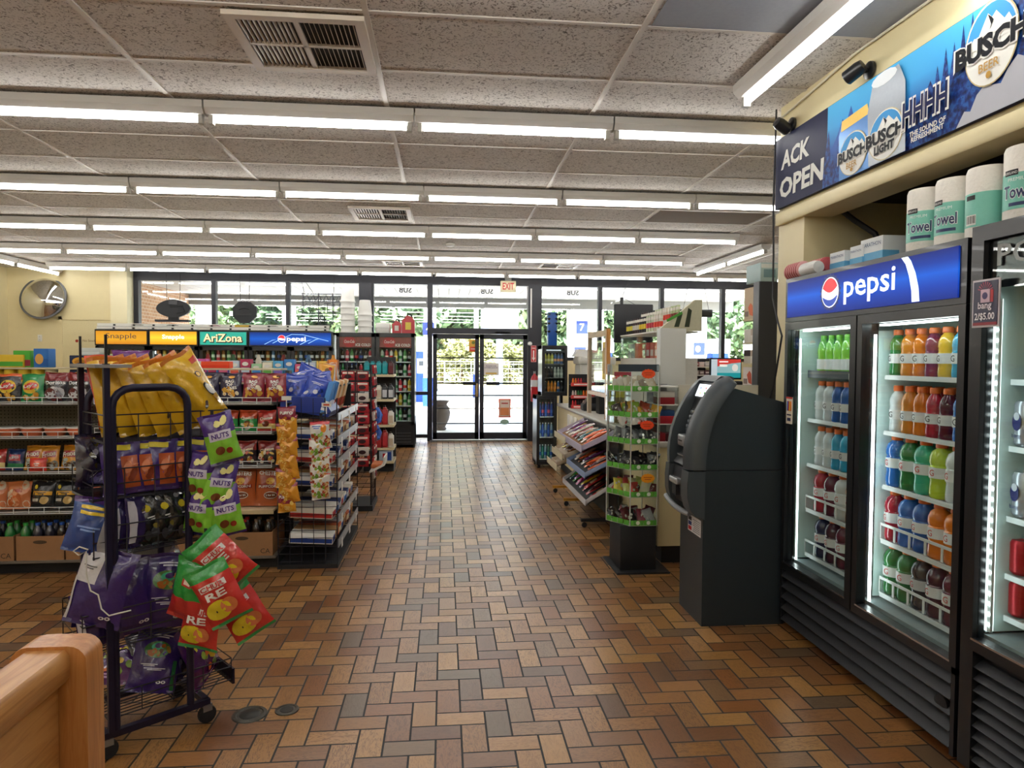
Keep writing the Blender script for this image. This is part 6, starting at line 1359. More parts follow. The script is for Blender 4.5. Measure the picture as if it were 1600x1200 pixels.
# white long tray with black clips lying on the coolers
t = thing('label_tray', 'long white tray with black clips lying on the far coolers', 'tray', (-3.66, 11.55, 1.915))
part(MB().box(-5.46, -1.87, 11.52, 11.527, 1.962, 2.01, WHITE).box(-5.46, -1.87, 11.50, 11.507, 1.917, 1.958, WHITE).box(-5.46, -1.87, 11.5, 11.9, 1.9155, 1.922, WHITE).box(-5.46, -1.87, 11.507, 11.53, 1.955, 1.965, M('#8a8c8a', .5)), 'tray', t)
g = MB()
for k in range(12):
    x = -5.2+.297*k
    for z in (1.935, 1.985): g.box(x-.016, x+.016, 11.49 if z < 1.95 else 11.51, 11.52, z-.012, z+.012, MATTE)
cl_ = part(g, 'clips', t); cl_['kind'] = 'stuff'
g = MB()
for x, c in ((-4.98, '#2a2a30'), (-4.45, '#4a4a50'), (-3.8, '#8a3a5a'), (-2.9, '#4a4a50'), (-2.4, '#7a5a3a')): g.box(x+.04, x+.22, 11.518, 11.52, 1.981, 1.988, paper(c)).box(x+.07, x+.19, 11.518, 11.52, 1.991, 1.996, paper(c))
g.box(-3.36, -3.12, 11.518, 11.52, 1.97, 2.004, paper('#c8a83a')); part(g, 'lettering', t)
# cup stacks, white boxes and fuel cans on top of the red-disc coolers
FO = M('#e6e6e2', .6, 0, 0, .02, 0, 10)
def cupstack(x, n_, r, h0, label):
    t_ = thing('cup_stack', label, 'cups', (x, 11.72, 1.9005), 0, 'tall white foam cup stacks')
    g = MB(); z = 0
    for k in range(n_):
        g.lathe([(r*.96, z), (r, z+.005), (r, z+.02), (r*.93, z+.03), (r*.9, z+.085 if k == n_-1 else z+h0)], FO, 18); z += h0
    g.lathe([(r*.93, z-h0+.03), (r*.74, z+.15), (r*.70, z+.165), (0, z+.165)], FO, 18); g.build('cups', t_)['kind'] = 'stuff'
cupstack(-1.60, 6, .125, .10, 'tall white foam cup stack at the left on the red-disc cooler'); cupstack(-1.32, 4, .125, .095, 'shorter white foam cup stack in the middle on the red-disc cooler')
tag(MB().rbox(-1.14, -.90, 11.62, 11.85, 1.9005, 2.07, FO, .02).box(-1.14, -.90, 11.615, 11.62, 1.98, 1.99, M('#c8c8c4', .5)).build('foam_cooler'), 'white foam box between cup stacks and red fuel cans', 'box')
def gascan(x, w_, h, label):
    t_ = thing('fuel_can', label, 'fuel can', (x, 11.68, 1.9005), 0, 'red fuel cans'); RD = M('#b01c28', .35, 0, 0, .06, 0, 10)
    MB().prism([(-w_/2, 0), (w_/2, 0), (w_/2, h*.7), (w_*.3, h*.92), (w_*.05, h), (-w_*.15, h), (-w_*.3, h*.85), (-w_/2, h*.75)], 'y', -.09, .09, RD).build('body', t_)
    MB().path([(-w_*.15, 0, h*.96), (-w_*.05, 0, h+.03), (w_*.2, 0, h+.02), (w_*.3, 0, h*.88)], .014, MATTE, 8).path([(-w_*.2, 0, h*.93), (-w_*.9, 0, h*.98)], .012, MATTE, 8).build('spout', t_)
    MB().box(-w_*.22, w_*.22, -.094, -.09, h*.2, h*.62, M('#d8c04a' if w_ > .2 else '#d8d0c8', .5)).build('decal', t_)
gascan(-.79, .15, .20, 'smaller red fuel can with white label on the cooler'); gascan(-.60, .21, .29, 'larger red fuel can with yellow label on the cooler')
# hanging sign backs in the windows
def wires(g, pts):
    for a, b in pts: g.cyl(a, b, .004, MATTE, 5)
t = thing('neon_sign', 'black oval sign back hanging in the leftmost window', 'sign', (-4.55, 12.2, 2.3))
ov = []
for k in range(28):
    a = 2*PI*k/28; ov.append((-4.555+.275*math.copysign(abs(math.cos(a))**1.25, math.cos(a)), 2.30+.155*math.sin(a)))
part(MB().prism(ov, 'y', 12.18, 12.24, MATTE).path([(-4.6, 12.17, 2.33), (-4.4, 12.17, 2.35), (-4.36, 12.17, 2.25), (-4.5, 12.17, 2.22)], .008, BLACK, 6).box(-4.62, -4.48, 12.165, 12.18, 2.36, 2.44, M('#34353a', .5)), 'panel', t)
part(MB().box(-4.64, -4.47, 12.19, 12.23, 2.10, 2.16, MATTE).box(-4.83, -4.29, 12.12, 12.26, 2.075, 2.11, MATTE), 'stand', t); g = MB(); wires(g, [((-4.66, 12.2, 2.43), (-4.67, 12.2, 2.966)), ((-4.45, 12.2, 2.43), (-4.44, 12.2, 2.966))]); part(g, 'hanging_wire', t)
t = thing('neon_sign', 'black octagon sign back hanging in the second window', 'sign', (-3.39, 12.2, 2.26))
part(MB().prism([(-3.39+.21*math.cos(PI/8+k*PI/4), 2.255+.205*math.sin(PI/8+k*PI/4)) for k in range(8)], 'y', 12.18, 12.24, MATTE).box(-3.5, -3.28, 12.165, 12.18, 2.2, 2.22, BLACK).path([(-3.48, 12.17, 2.3), (-3.39, 12.17, 2.33), (-3.3, 12.17, 2.3)], .008, BLACK, 6), 'panel', t)
g = MB()
for k in range(4): g.box(-3.48+.05*k, -3.45+.05*k, 12.165, 12.18, 2.43, 2.455, M('#b8bac0', .5))
wires(g, [((-3.46, 12.2, 2.44), (-3.47, 12.2, 2.966)), ((-3.32, 12.2, 2.44), (-3.30, 12.2, 2.966))]); part(g, 'hanging_wire', t)
t = thing('neon_sign', 'unlit neon lettering hanging in the third window', 'sign', (-2.1, 12.2, 2.3)); TB = M('#3a3c48', .35); g = MB()
V_, F_, tw_, th_ = textgeo('ASTUR'); 
def line(pts): g.path([(x, 12.2, z) for x, z in pts], .009, TB, 5)
for x in (-2.42, -2.16, -1.92, -1.76): line([(x, 2.60), (x, 2.05 if x in (-2.16, -1.92) else 2.36)])
for z in (2.58, 2.45, 2.25): line([(-2.45, z), (-1.70, z)])
for x in (-2.40, -2.30, -2.20, -2.08, -1.98, -1.86, -1.78): line([(x, 2.47), (x+.05, 2.56), (x+.09, 2.47)])
line([(-2.47, 2.26), (-2.36, 2.42), (-2.30, 2.26)]); line([(-2.26, 2.42), (-2.14, 2.40), (-2.25, 2.34), (-2.12, 2.27), (-2.26, 2.25)]); line([(-2.07, 2.42), (-1.95, 2.42)]); line([(-2.01, 2.42), (-2.01, 2.26)]); line([(-1.90, 2.42), (-1.90, 2.28), (-1.80, 2.28), (-1.80, 2.42)]); line([(-1.72, 2.26), (-1.72, 2.42), (-1.66, 2.36), (-1.72, 2.33)])
line([(-2.13, 2.2), (-1.95, 2.2), (-1.95, 2.05), (-2.13, 2.05), (-2.13, 2.2)]); line([(-2.1, 2.13), (-1.98, 2.13)])
part(g, 'tubes', t); g = MB(); wires(g, [((-2.4, 12.2, 2.6), (-2.48, 12.2, 2.966)), ((-2.25, 12.2, 2.6), (-2.5, 12.2, 2.966)), ((-1.9, 12.2, 2.6), (-1.9, 12.2, 2.966))]); part(g, 'hanging_wire', t)
t = thing('neon_sign', 'black square panel back hanging right of the doors', 'sign', (3.38, 12.2, 2.1))
part(MB().rbox(3.03, 3.74, 12.17, 12.25, 1.79, 2.48, MATTE, .015), 'panel', t); g = MB(); g.box(3.14, 3.19, 12.19, 12.23, 2.48, 2.60, MATTE); wires(g, [((3.17, 12.2, 2.6), (3.3, 12.2, 2.966)), ((3.17, 12.2, 2.6), (3.4, 12.2, 2.48))]); part(g, 'hanging_wire', t)
t = thing('neon_sign', 'long black bar sign back hanging in the right window', 'sign', (4.53, 12.2, 2.33))
part(MB().rbox(4.22, 4.85, 12.16, 12.25, 2.265, 2.40, MATTE, .02).box(4.3, 4.77, 12.15, 12.16, 2.29, 2.37, BLACK), 'panel', t); g = MB(); wires(g, [((4.3, 12.2, 2.4), (4.42, 12.2, 2.966)), ((4.78, 12.2, 2.4), (4.66, 12.2, 2.966)), ((4.8, 12.2, 2.27), (4.95, 12.2, 1.95))]); part(g, 'hanging_wire', t)
# mirror, outlet, arrow signs, exit sign
t = thing('convex_mirror', 'round convex security mirror on the cream back wall', 'mirror', (-6.70, 12.39, 2.46))
TM = Matrix.Translation((-6.70, 12.34, 2.46)) @ Matrix.Rotation(math.radians(-14), 4, 'X') @ Matrix.Rotation(PI/2, 4, 'X')
prof = [(.36*math.sin(a*PI/2*.52/10)/math.sin(PI/2*.52), .16*(math.cos(a*PI/2*.52/10)-math.cos(PI/2*.52))/(1-math.cos(PI/2*.52))) for a in range(10, -1, -1)]
part(MB().lathe([(.355, 0)]+[(r, z) for r, z in prof], M('#e2e4e6', .03, 1, 0, 0, 0, 1), 40, T=TM), 'mirror_dome', t, 180)
part(MB().lathe([(.34, -.02), (.37, -.02), (.372, .012), (.358, .014)], M('#5a5c60', .4), 40, T=TM).cyl((-6.70, 12.36, 2.46), (-6.70, 12.40, 2.46), .05, STEEL), 'rim', t)
tag(MB().rbox(-6.83, -6.76, 12.388, 12.40, 1.73, 1.845, WHITE, .004).box(-6.80, -6.79, 12.386, 12.388, 1.80, 1.82, M('#b8b8b4', .5)).box(-6.80, -6.79, 12.386, 12.388, 1.755, 1.775, M('#b8b8b4', .5)).build('wall_outlet'), 'small white wall outlet below the round mirror', 'outlet')
def firesign(x, y, z, label):
    g = MB().box(x-.05, x+.05, y-.004, y, z-.15, z+.15, M('#b8262c', .5)).box(x-.045, x+.045, y-.005, y-.004, z-.145, z+.145, M('#e8dcd8', .5)).box(x-.04, x+.04, y-.006, y-.005, z-.14, z+.14, M('#b8262c', .5))
    g.plane2([(-.012, .06), (.012, .06), (.012, -.07), (.03, -.07), (0, -.13), (-.03, -.07), (-.012, -.07)], (x, y-.006, z), X1, Z1, WHITE, .001).text('FIRE', (x, y-.006, z+.1), X1, Z1, WHITE, w=.06, bold=.02)
    tag(g.build('fire_sign'), label, 'sign')
firesign(-5.61, 12.40, 2.40, 'red and white downward arrow sign beside the cream column'); firesign(1.60, 12.38, 1.58, 'red and white downward arrow sign above the fire extinguisher')
t = thing('fire_extinguisher', 'red fire extinguisher hanging on the dark post by the doors', 'extinguisher', (1.61, 12.30, .72))
part(MB().lathe([(.06, .72), (.07, .735), (.07, 1.12), (.05, 1.18), (.025, 1.2), (.02, 1.23)], M('#b01f2a', .3, 0, 0, .05, 0, 10, .3), 20, (1.61, 12.30, 0)), 'cylinder', t)
part(MB().lathe([(.0705, .99), (.0705, 1.11)], M('#c8ccd0', .4), 20, (1.61, 12.30, 0)), 'label_band', t); part(MB().box(1.59, 1.63, 12.28, 12.32, 1.22, 1.27, STEEL).path([(1.61, 12.28, 1.27), (1.55, 12.26, 1.31), (1.52, 12.25, 1.30)], .01, MATTE, 6), 'valve', t)
part(MB().path([(1.63, 12.29, 1.26), (1.72, 12.28, 1.29), (1.74, 12.28, 1.2), (1.70, 12.27, 1.05), (1.70, 12.27, .85)], .012, MATTE, 8), 'hose', t); part(MB().box(1.59, 1.63, 12.36, 12.385, .95, 1.2, STEEL), 'bracket', t)
t = thing('exit_sign', 'cream and red EXIT sign hanging at the header above the doors', 'sign', (1.11, 12.2, 2.86))
part(MB().rbox(.98, 1.25, 12.18, 12.24, 2.665, 2.86, M('#e6dcb8', .5), .008), 'housing', t); part(MB().text('EXIT', (1.115, 12.179, 2.765), X1, Z1, M('#c8262c', .5, 0, 0, 0, 0, 1), w=.2, h=.12, bold=.02), 'lettering', t); part(MB().box(1.06, 1.17, 12.17, 12.25, 2.86, 2.955, M('#8a8880', .5)).lathe([(.0, 0), (.02, .01), (.02, .04)], WHITE, 8, (1.14, 12.2, 2.92)), 'bracket', t)
t = thing('motion_sensor', 'small white dome sensor on the dark post above the arrow sign', 'sensor', (1.50, 12.37, 1.76))
part(MB().lathe([(.04, 0), (.04, .02), (.03, .04), (0, .045)], WHITE, 14, T=Matrix.Translation((1.53, 12.38, 1.76)) @ Matrix.Rotation(PI/2, 4, 'X')), 'dome', t)
tag(MB().box(1.535, 1.56, 12.36, 12.38, 2.05, 2.75, M('#d8d8d4', .5)).build('conduit'), 'pale vertical conduit on the dark post right of the transom', 'conduit')
# ================================================================ till counter
LAM = M('#e0d2a8', .4, 0, 0, .02, 0, 8, 0, .4, 'cream_laminate')
t = thing('counter', 'long cream laminate till counter with grey edge', 'counter', (1.95, 7.0, 0))
part(MB().box(1.58, 2.28, 4.87, 9.25, .0, .13, MATTE), 'kick', t); part(MB().box(1.54, 2.29, 4.84, 9.28, .13, .85, LAM).box(1.535, 1.54, 5.6, 5.605, .13, .85, M('#b8aa84', .5)), 'body', t)
part(MB().rbox(1.52, 2.31, 4.82, 9.30, .85, .885, M('#c9c6be', .4), .006), 'worktop', t)
g = MB()
for k in range(3): g.rbox(1.525, 1.54, 7.9+.22*k, 8.05+.22*k, .60, .80, M('#f0eee8', .5), .004)
part(g, 'side_rail', t)
# panels standing at the near end of the counter
tag(MB().rbox(1.64, 1.845, 5.15, 5.24, .8855, 1.725, M('#c4c6c4', .5, 0, 0, .02, 0, 5), .004).build('divider_panel'), 'plain light grey panel standing on the near end of counter', 'panel')
tag(MB().rbox(1.70, 2.31, 4.90, 4.925, .8855, 1.30, M('#b9b6a8', .5, 0, 0, .04, 0, 5), .004).build('counter_screen'), 'low grey beige screen behind the cash machine', 'panel')
t = thing('tobacco_case', 'small clear shelf case with red cartons at the counter end', 'case', (1.59, 4.95, .8855))
x0, x1, y0, y1, z0, z1 = 1.53, 1.685, 4.835, 5.12, .8855, 1.30
g = MB()
for x in (x0, x1-.006): g.box(x, x+.006, y0, y1, z0, z1, ACRYL)
part(g, 'side_pane', t); part(MB().box(x0, x1, y1-.006, y1, z0, z1, M('#8a8e92', .5)), 'back', t)
for z in (z0+.005, 1.02, 1.16, 1.29): part(MB().box(x0+.006, x1-.006, y0, y1, z-.006, z, WHITE), 'shelf', t)
for q, (x, z, h, c, tx) in enumerate(((1.565, .891, .06, '#8a1c24', None), (1.64, .891, .055, '#4a1a20', None), (1.60, 1.0205, .055, '#a8202c', None), (1.60, 1.0755, .04, '#2c4a7a', None), (1.60, 1.1605, .05, '#8a1c24', None), (1.60, 1.211, .04, '#d8d4cc', None))):
    g = MB().rbox(-.04 if q < 2 else -.062, .032 if q < 2 else .062, 0, .12, 0, h, paper(c), .003)
    if tx: g.text(tx, (0, -.001, h/2), X1, Z1, WHITE, w=.07)
    tag(g.build('cigarette_carton', None, (x, 4.86, z)), '%s carton in the clear case, %s' % ({'#8a1c24': 'dark red', '#4a1a20': 'maroon', '#a8202c': 'bright red', '#2c4a7a': 'blue', '#d8d4cc': 'white'}[c], ('bottom left', 'bottom right', 'middle shelf', 'on the middle red one', 'top shelf', 'uppermost')[q]), 'carton', 'cartons in the clear case')
# vape display (stepped, seen from its end)
t = thing('vape_display', 'clear two-level counter display with stepped colourful packs', 'display', (1.95, 6.2, .8855))
part(MB().box(1.78, 2.15, 5.72, 6.88, .8855, 1.49, M('#d4d4ce', .5)), 'pedestal', t)
part(MB().box(1.78, 1.786, 5.72, 6.88, 1.49, 1.72, ACRYL).box(1.78, 2.15, 6.874, 6.88, 1.49, 1.72, ACRYL), 'front_pane', t); part(MB().box(1.775, 2.15, 5.72, 6.88, 1.715, 1.727, WHITE).box(1.775, 2.15, 5.72, 6.88, 1.488, 1.496, WHITE), 'shelf', t)
part(MB().prism([(1.78, 1.727), (2.16, 1.727), (2.16, 1.99), (2.10, 1.99)], 'y', 5.66, 5.70, M('#cfcdb4', .5)).prism([(1.92, 1.76), (1.96, 1.76), (1.99, 1.87), (1.96, 1.89)], 'y', 5.655, 5.66, M('#2a3a26', .5)).prism([(2.01, 1.76), (2.05, 1.76), (2.07, 1.90), (2.04, 1.92)], 'y', 5.655, 5.66, M('#26301f', .5)).prism([(1.86, 1.80), (1.99, 1.87), (1.98, 1.89), (1.85, 1.82)], 'y', 5.65, 5.655, M('#4a9a3a', .5)).box(1.82, 1.92, 5.655, 5.66, 1.73, 1.745, M('#d8a03a', .5)), 'end_panel', t)
vp = [MB().rbox(-.018, .018, -.012, .012, 0, .15, paper(a), .003).box(-.0185, .0185, -.0125, .0125, .04, .085, paper(b)).box(-.0185, .0185, -.0125, .0125, .11, .135, paper('#e8e6dc')).mesh('pack') for a, b in (('#26262a', '#d8c84a'), ('#3a2a2c', '#c8c4b8'), ('#2a2c30', '#e0c23a'), ('#c8d4b8', '#c03a4a'), ('#d8d2c4', '#d84a3a'), ('#b8c89a', '#8a3a3a'))]
for r in range(2):
    for q in range(15): put('vape_pack', vp[(min(5, q//3)+r) % 6], 'slim vape pack on the stepped counter display, %s step, %s from far end' % (('front', 'rear')[r], ORD[q]), 'pack', (1.84+.15*r, 6.83-.076*q, 1.7275+.075*r+(0 if r == 0 else 0)), R3(0, 0, 90), 'vape packs on the stepped display')
part(MB().box(1.92, 2.10, 5.72, 6.88, 1.727, 1.80, WHITE), 'step', t)
vq = [MB().rbox(-.05, .05, 0, .02, 0, .13, paper(a), .003).box(-.04, .04, -.001, 0, .02, .07, paper(b)).mesh('pack') for a, b in (('#c8c8d0', '#a8a8b8'), ('#c04a3c', '#d86a54'), ('#b8342c', '#d8d0cc'), ('#d87a64', '#f0e0d8'), ('#d85a4a', '#e8b8a8'))]
for q in range(9): put('vape_box', vq[min(4, q//2)], 'reddish box inside the clear lower display, %s from the far end' % ORD[q], 'box', (1.85, 6.80-.125*q, 1.4965), R3(0, 0, -90), 'boxes inside the clear lower display', (1, 1, 1.1))
# till screen, back counter and racks behind
t = thing('monitor', 'flat till screen showing a colourful advert behind counter', 'monitor', (2.73, 6.5, .9))
part(MB().rbox(2.57, 2.89, 6.5, 6.53, 1.295, 1.505, MATTE, .006), 'housing', t)
scr = MB().box(2.582, 2.878, 6.497, 6.5, 1.312, 1.492, glow('#8fb8bc', .7)).box(2.582, 2.64, 6.496, 6.497, 1.312, 1.492, glow('#b8c4cc', .8)).box(2.64, 2.878, 6.496, 6.497, 1.312, 1.36, glow('#1f8a90', .8)).plane2([(-.09, .09), (.145, .09), (.145, .06), (.05, .05), (-.09, .02)], (2.732, 6.496, 1.402), X1, Z1, glow('#c03a34', .8), .001).box(2.66, 2.75, 6.494, 6.495, 1.462, 1.474, glow('#f0e8e4', .9)).box(2.665, 2.74, 6.494, 6.495, 1.42, 1.442, glow('#e8e4dc', .8)).ell((2.82, 6.495, 1.41), X1, Z1, .03, .035, glow('#d8d0c8', .8), 16)
part(scr, 'screen', t); part(MB().box(2.70, 2.76, 6.52, 6.55, .93, 1.3, MATTE).rbox(2.62, 2.84, 6.44, 6.62, .9, .92, MATTE, .004).rbox(2.78, 2.88, 6.44, 6.56, 1.24, 1.28, MATTE, .01), 'stand', t)
t = thing('counter', 'back counter behind the till against the window wall', 'counter', (3.0, 6.5, 0)); part(MB().box(2.5, 3.4, 5.9, 7.2, 0, .87, LAM), 'body', t); part(MB().rbox(2.48, 3.42, 5.88, 7.22, .87, .8995, M('#b8b4aa', .4), .006), 'worktop', t)
t = thing('storage_rack', 'dark low rack of small packs under the right window', 'rack', (4.45, 12.2, 0))
part(MB().box(3.95, 4.80, 12.36, 12.4, 0, 1.46, DARKB), 'back_panel', t)
for z in (.0, .85, 1.06, 1.2, 1.35): part(MB().box(3.95, 4.80, 12.02, 12.36, z, z+.02, M('#c8c4bc', .5)), 'shelf', t)
pkc = ['#3a2c34', '#5a3a44', '#b0a8a4', '#7a3c3a', '#2c2c34', '#8a7a74', '#d0b8b4']
pkm = [MB().rbox(-.04, .04, 0, .1, 0, .09, paper(c), .004).box(-.03, .03, -.001, 0, .03, .06, paper('#c8bcb8')).mesh('pack') for c in pkc]
for r, z in enumerate((1.0805, 1.2205, 1.3705)):
    for q in range(8): put('tobacco_pack', pkm[(q*3+r) % 7], 'small pack on the dark window rack, %s shelf, %s from left' % (('lower', 'middle', 'upper')[r], ORD[q]), 'pack', (4.02+.1*q, 12.06, z), (0, 0, 0), 'packs on the dark window rack', (1, 1, .9))
tag(MB().rbox(4.86, 5.12, 12.05, 12.35, .0, 1.48, M('#6a6c70', .5), .01).box(4.88, 5.10, 12.045, 12.05, 1.38, 1.46, M('#9ac0b8', .5)).box(4.88, 5.10, 12.045, 12.05, 1.0, 1.34, MATTE).build('vending_box'), 'grey upright cabinet right of the dark window rack', 'cabinet')
# dark cabinet with cigarette shelf behind the pillar
t = thing('cigarette_cabinet', 'tall dark panelled cabinet standing behind the cream pillar', 'cabinet', (2.6, 5.2, 0))
part(MB().rbox(2.325, 2.9, 4.95, 5.05, 0, 2.07, M('#2c2e34', .45, 0, 0, .04, 0, 6), .004), 'side_panel', t); part(MB().box(2.44, 2.46, 5.05, 5.235, 0, 2.0, TAN), 'back_panel', t)
for z in (.75, .95, 1.12, 1.28, 1.46, 1.62, 1.80): part(MB().box(2.33, 2.44, 5.05, 5.235, z-.012, z, TAN), 'shelf', t)
cgm = [MB().rbox(-.028, .028, -.011, .011, 0, .085, paper(a), .002).box(-.0285, .0285, -.0115, .0115, .045, .085, paper(b)).mesh('pack') for a, b in (('#e2ded6', '#e2ded6'), ('#b8343c', '#b8343c'), ('#dcd8d0', '#9a2c34'), ('#c8c2b8', '#3a2c30'), ('#e8e4dc', '#c8b8a8'))]
for r, z in enumerate((.75, .95, 1.12, 1.46, 1.62)):
    for q in range(3): put('cigarette_pack', cgm[(1, 1, 2, 3, 0)[r] if q % 3 else 4], 'cigarette pack on the cabinet shelf, %s row from bottom, %s from near end' % (ORD[r], ORD[q]), 'pack', (2.352, 5.085+.058*q, z+.0005), R3(0, 0, 90), 'cigarette packs on the dark cabinet', (1, 1, 1.2))
for q, (z, c, c2) in enumerate(((1.2805, '#d8d0cc', '#c05a44'), (1.8005, '#c8b49a', '#d87a5a'))):
    tag(MB().box(2.335, 2.34, 5.06, 5.225, z, z+(.15 if q == 0 else .24), paper(c)).prism([(5.07, z+.02), (5.12, z+.03), (5.15, z+.09), (5.11, z+.12), (5.08, z+.10)], 'x', 2.332, 2.335, paper(c2)).box(2.332, 2.335, 5.15, 5.21, z+.02, z+.06, paper('#8a7a74')).build('advert_card'), '%s advert card on the dark cabinet shelves' % ('small white', 'tall peach')[q], 'card')
tag(MB().rbox(2.335, 2.47, 4.955, 5.2, 2.0705, 2.21, M('#a8c0c4', .55), .004).box(2.36, 2.45, 4.953, 4.955, 2.10, 2.16, M('#6a8a94', .5)).box(2.34, 2.465, 4.953, 4.955, 2.17, 2.20, M('#d8dcda', .5)).build('paper_carton'), 'pale blue carton on top of the tall dark cabinet', 'carton')
# ---------------------------------------------------------------- sneeze guard, beef sticks and displays on the counter
t = thing('counter_shield', 'clear counter shield in a pale wooden frame', 'shield', (1.62, 7.2, .8855))
WD2 = wood_material('#b8803e', '#8f5c28', 2)
part(MB().box(1.60, 1.64, 6.74, 6.80, .8855, 1.79, WD2), 'post', t); part(MB().box(1.60, 1.64, 7.60, 7.66, .8855, 1.79, M('#b8a890', .6)), 'post', t)
part(MB().box(1.60, 1.64, 6.80, 7.60, 1.72, 1.78, wood_material('#b08a5c', '#8f6a40')), 'rail', t); part(MB().box(1.60, 1.64, 6.80, 7.60, 1.10, 1.14, WD2), 'rail', t)
part(MB().box(1.617, 1.623, 6.80, 7.60, 1.14, 1.72, ACRYL), 'pane', t)
tag(MB().box(1.611, 1.616, 6.82, 6.96, 1.28, 1.66, M('#d8b832', .5)).box(1.6105, 1.611, 6.85, 6.93, 1.34, 1.60, M('#a8842a', .5)).build('notice'), 'yellow strip notice on the clear counter shield', 'notice')
t = thing('snack_bin', 'clear upright bin of thin meat sticks on the counter', 'bin', (1.62, 6.35, .8855))
part(MB().box(1.545, 1.55, 6.2, 6.52, .8855, 1.34, ACRYL).box(1.70, 1.705, 6.2, 6.52, .8855, 1.34, ACRYL).box(1.545, 1.705, 6.2, 6.205, .8855, 1.34, ACRYL), 'pane', t); part(MB().box(1.55, 1.70, 6.205, 6.52, .8855, .892, M('#d8d4c8', .5)), 'base', t)
g = MB().box(1.545, 1.705, 6.19, 6.20, 1.33, 1.37, M('#9a2c34', .5)); part(g, 'header', t)
stm = MB().cyl((0, 0, 0), (.01, 0, .24), .007, M('#7a6a3a', .5), 6).cyl((.01, 0, .24), (.011, 0, .3), .008, M('#c8c03a', .5), 6).mesh('stick')
for q in range(14): put('meat_stick', stm, 'thin meat stick standing in the clear counter bin', 'meat stick', (1.57+.017*(q % 7), 6.26+.09*(q//7), .8925), R3(random.uniform(-4, 4), random.uniform(-4, 4), q*30), 'meat sticks in the clear bin')
for q, c in enumerate(('#d8502a', '#c8342a', '#e08a3a', '#3a8a3a', '#d8c03a')): put('snack_pack', bagmesh(.07, .1, .03, c, [('ell', 0, .5, .5, .2, '#f0e4c8', 0)], 90+q), 'small bright pack clipped at the top of the clear bin, %s from left' % ORD[q], 'snack pack', (1.56+.03*q, 6.18, 1.22+.02*(q % 2)), (0, 0, 0), 'small bright packs at the clear bin')
t = thing('shot_display', 'red-shelved energy shot display on the counter', 'display', (1.66, 8.3, .8855))
part(MB().box(1.53, 1.82, 8.42, 8.44, .8855, 1.30, MATTE).box(1.81, 1.83, 8.25, 8.44, .8855, 1.28, MATTE), 'back', t)
for z in (.90, 1.02, 1.17): part(MB().box(1.53, 1.81, 8.25, 8.42, z, z+.008, MATTE).box(1.525, 1.815, 8.24, 8.25, z-.012, z+.03, M('#d03a34', .4)).box(1.56, 1.78, 8.238, 8.24, z+.0, z+.018, M('#f0d8d4', .5)), 'shelf', t)
shm = [MB().lathe([(.012, 0), (.013, .05), (.008, .062), (.009, .064), (.009, .075), (0, .076)], paper(c), 10).mesh('bottle') for c in ('#b83038', '#3a2a2c', '#d8c8c0', '#3a7a4a', '#d8702a')]
for r, z in enumerate((.9085, 1.0285, 1.1785)):
    for q in range(8): put('energy_shot', shm[(q//2+r*2) % 5], 'tiny energy shot bottle on the red display, %s shelf, %s from left' % (('bottom', 'middle', 'top')[r], ORD[q]), 'bottle', (1.555+.033*q, 8.28, z), (0, 0, 0), 'energy shots on the red display')
t = thing('printer', 'grey beige printer on the far end of the counter', 'printer', (1.95, 9.1, .8855))
part(MB().rbox(1.76, 2.2, 8.9, 9.25, .8855, 1.42, M('#b8b8b0', .5), .02).box(1.82, 2.1, 8.895, 8.9, 1.18, 1.28, M('#8a8c8a', .5)), 'body', t); part(MB().rbox(1.74, 2.24, 8.88, 9.28, 1.42, 1.52, M('#d0d0c8', .5), .02).prism([(1.70, 1.52), (2.2, 1.52), (2.1, 1.60), (1.76, 1.62)], 'y', 9.0, 9.2, M('#e4e4e0', .5)), 'lid', t)
tag(MB().rbox(1.60, 1.80, 7.85, 8.05, .8855, .97, MATTE, .02).prism([(1.62, .96), (1.79, .96), (1.76, 1.05), (1.66, 1.03)], 'y', 7.88, 8.02, BLACK).build('card_reader'), 'black card terminal on the counter by the red display', 'card terminal')
tag(MB().rbox(1.68, 1.90, 7.4, 7.56, .8855, 1.24, MATTE, .01).box(1.70, 1.88, 7.395, 7.4, 1.16, 1.2, M('#b8b8b0', .5)).build('receipt_printer'), 'black till box behind the clear wooden-framed shield', 'till')
for q, (x, y, c) in enumerate(((1.60, 5.6, '#e8e2da'), (1.66, 5.85, '#e0d4cc'), (1.60, 6.05, '#e8e0d8'), (1.58, 5.35, '#d0402c'))):
    put('candy_box', bagmesh(.13, .13, .08, c, [('blobs', -.8, .8, .1, .8, 12, ['#d8402c', '#e8b8a0', '#b03024', '#f4ece4'], .014)], 110+q), '%s candy packet on the counter edge, %s from the near end' % ('red' if q == 3 else 'white and red', ORD[(2, 3, 3, 1)[q]-1] if q != 2 else 'fourth'), 'candy', (x, y, .8865), R3(-10, 0, 70), 'candy packets on the counter')
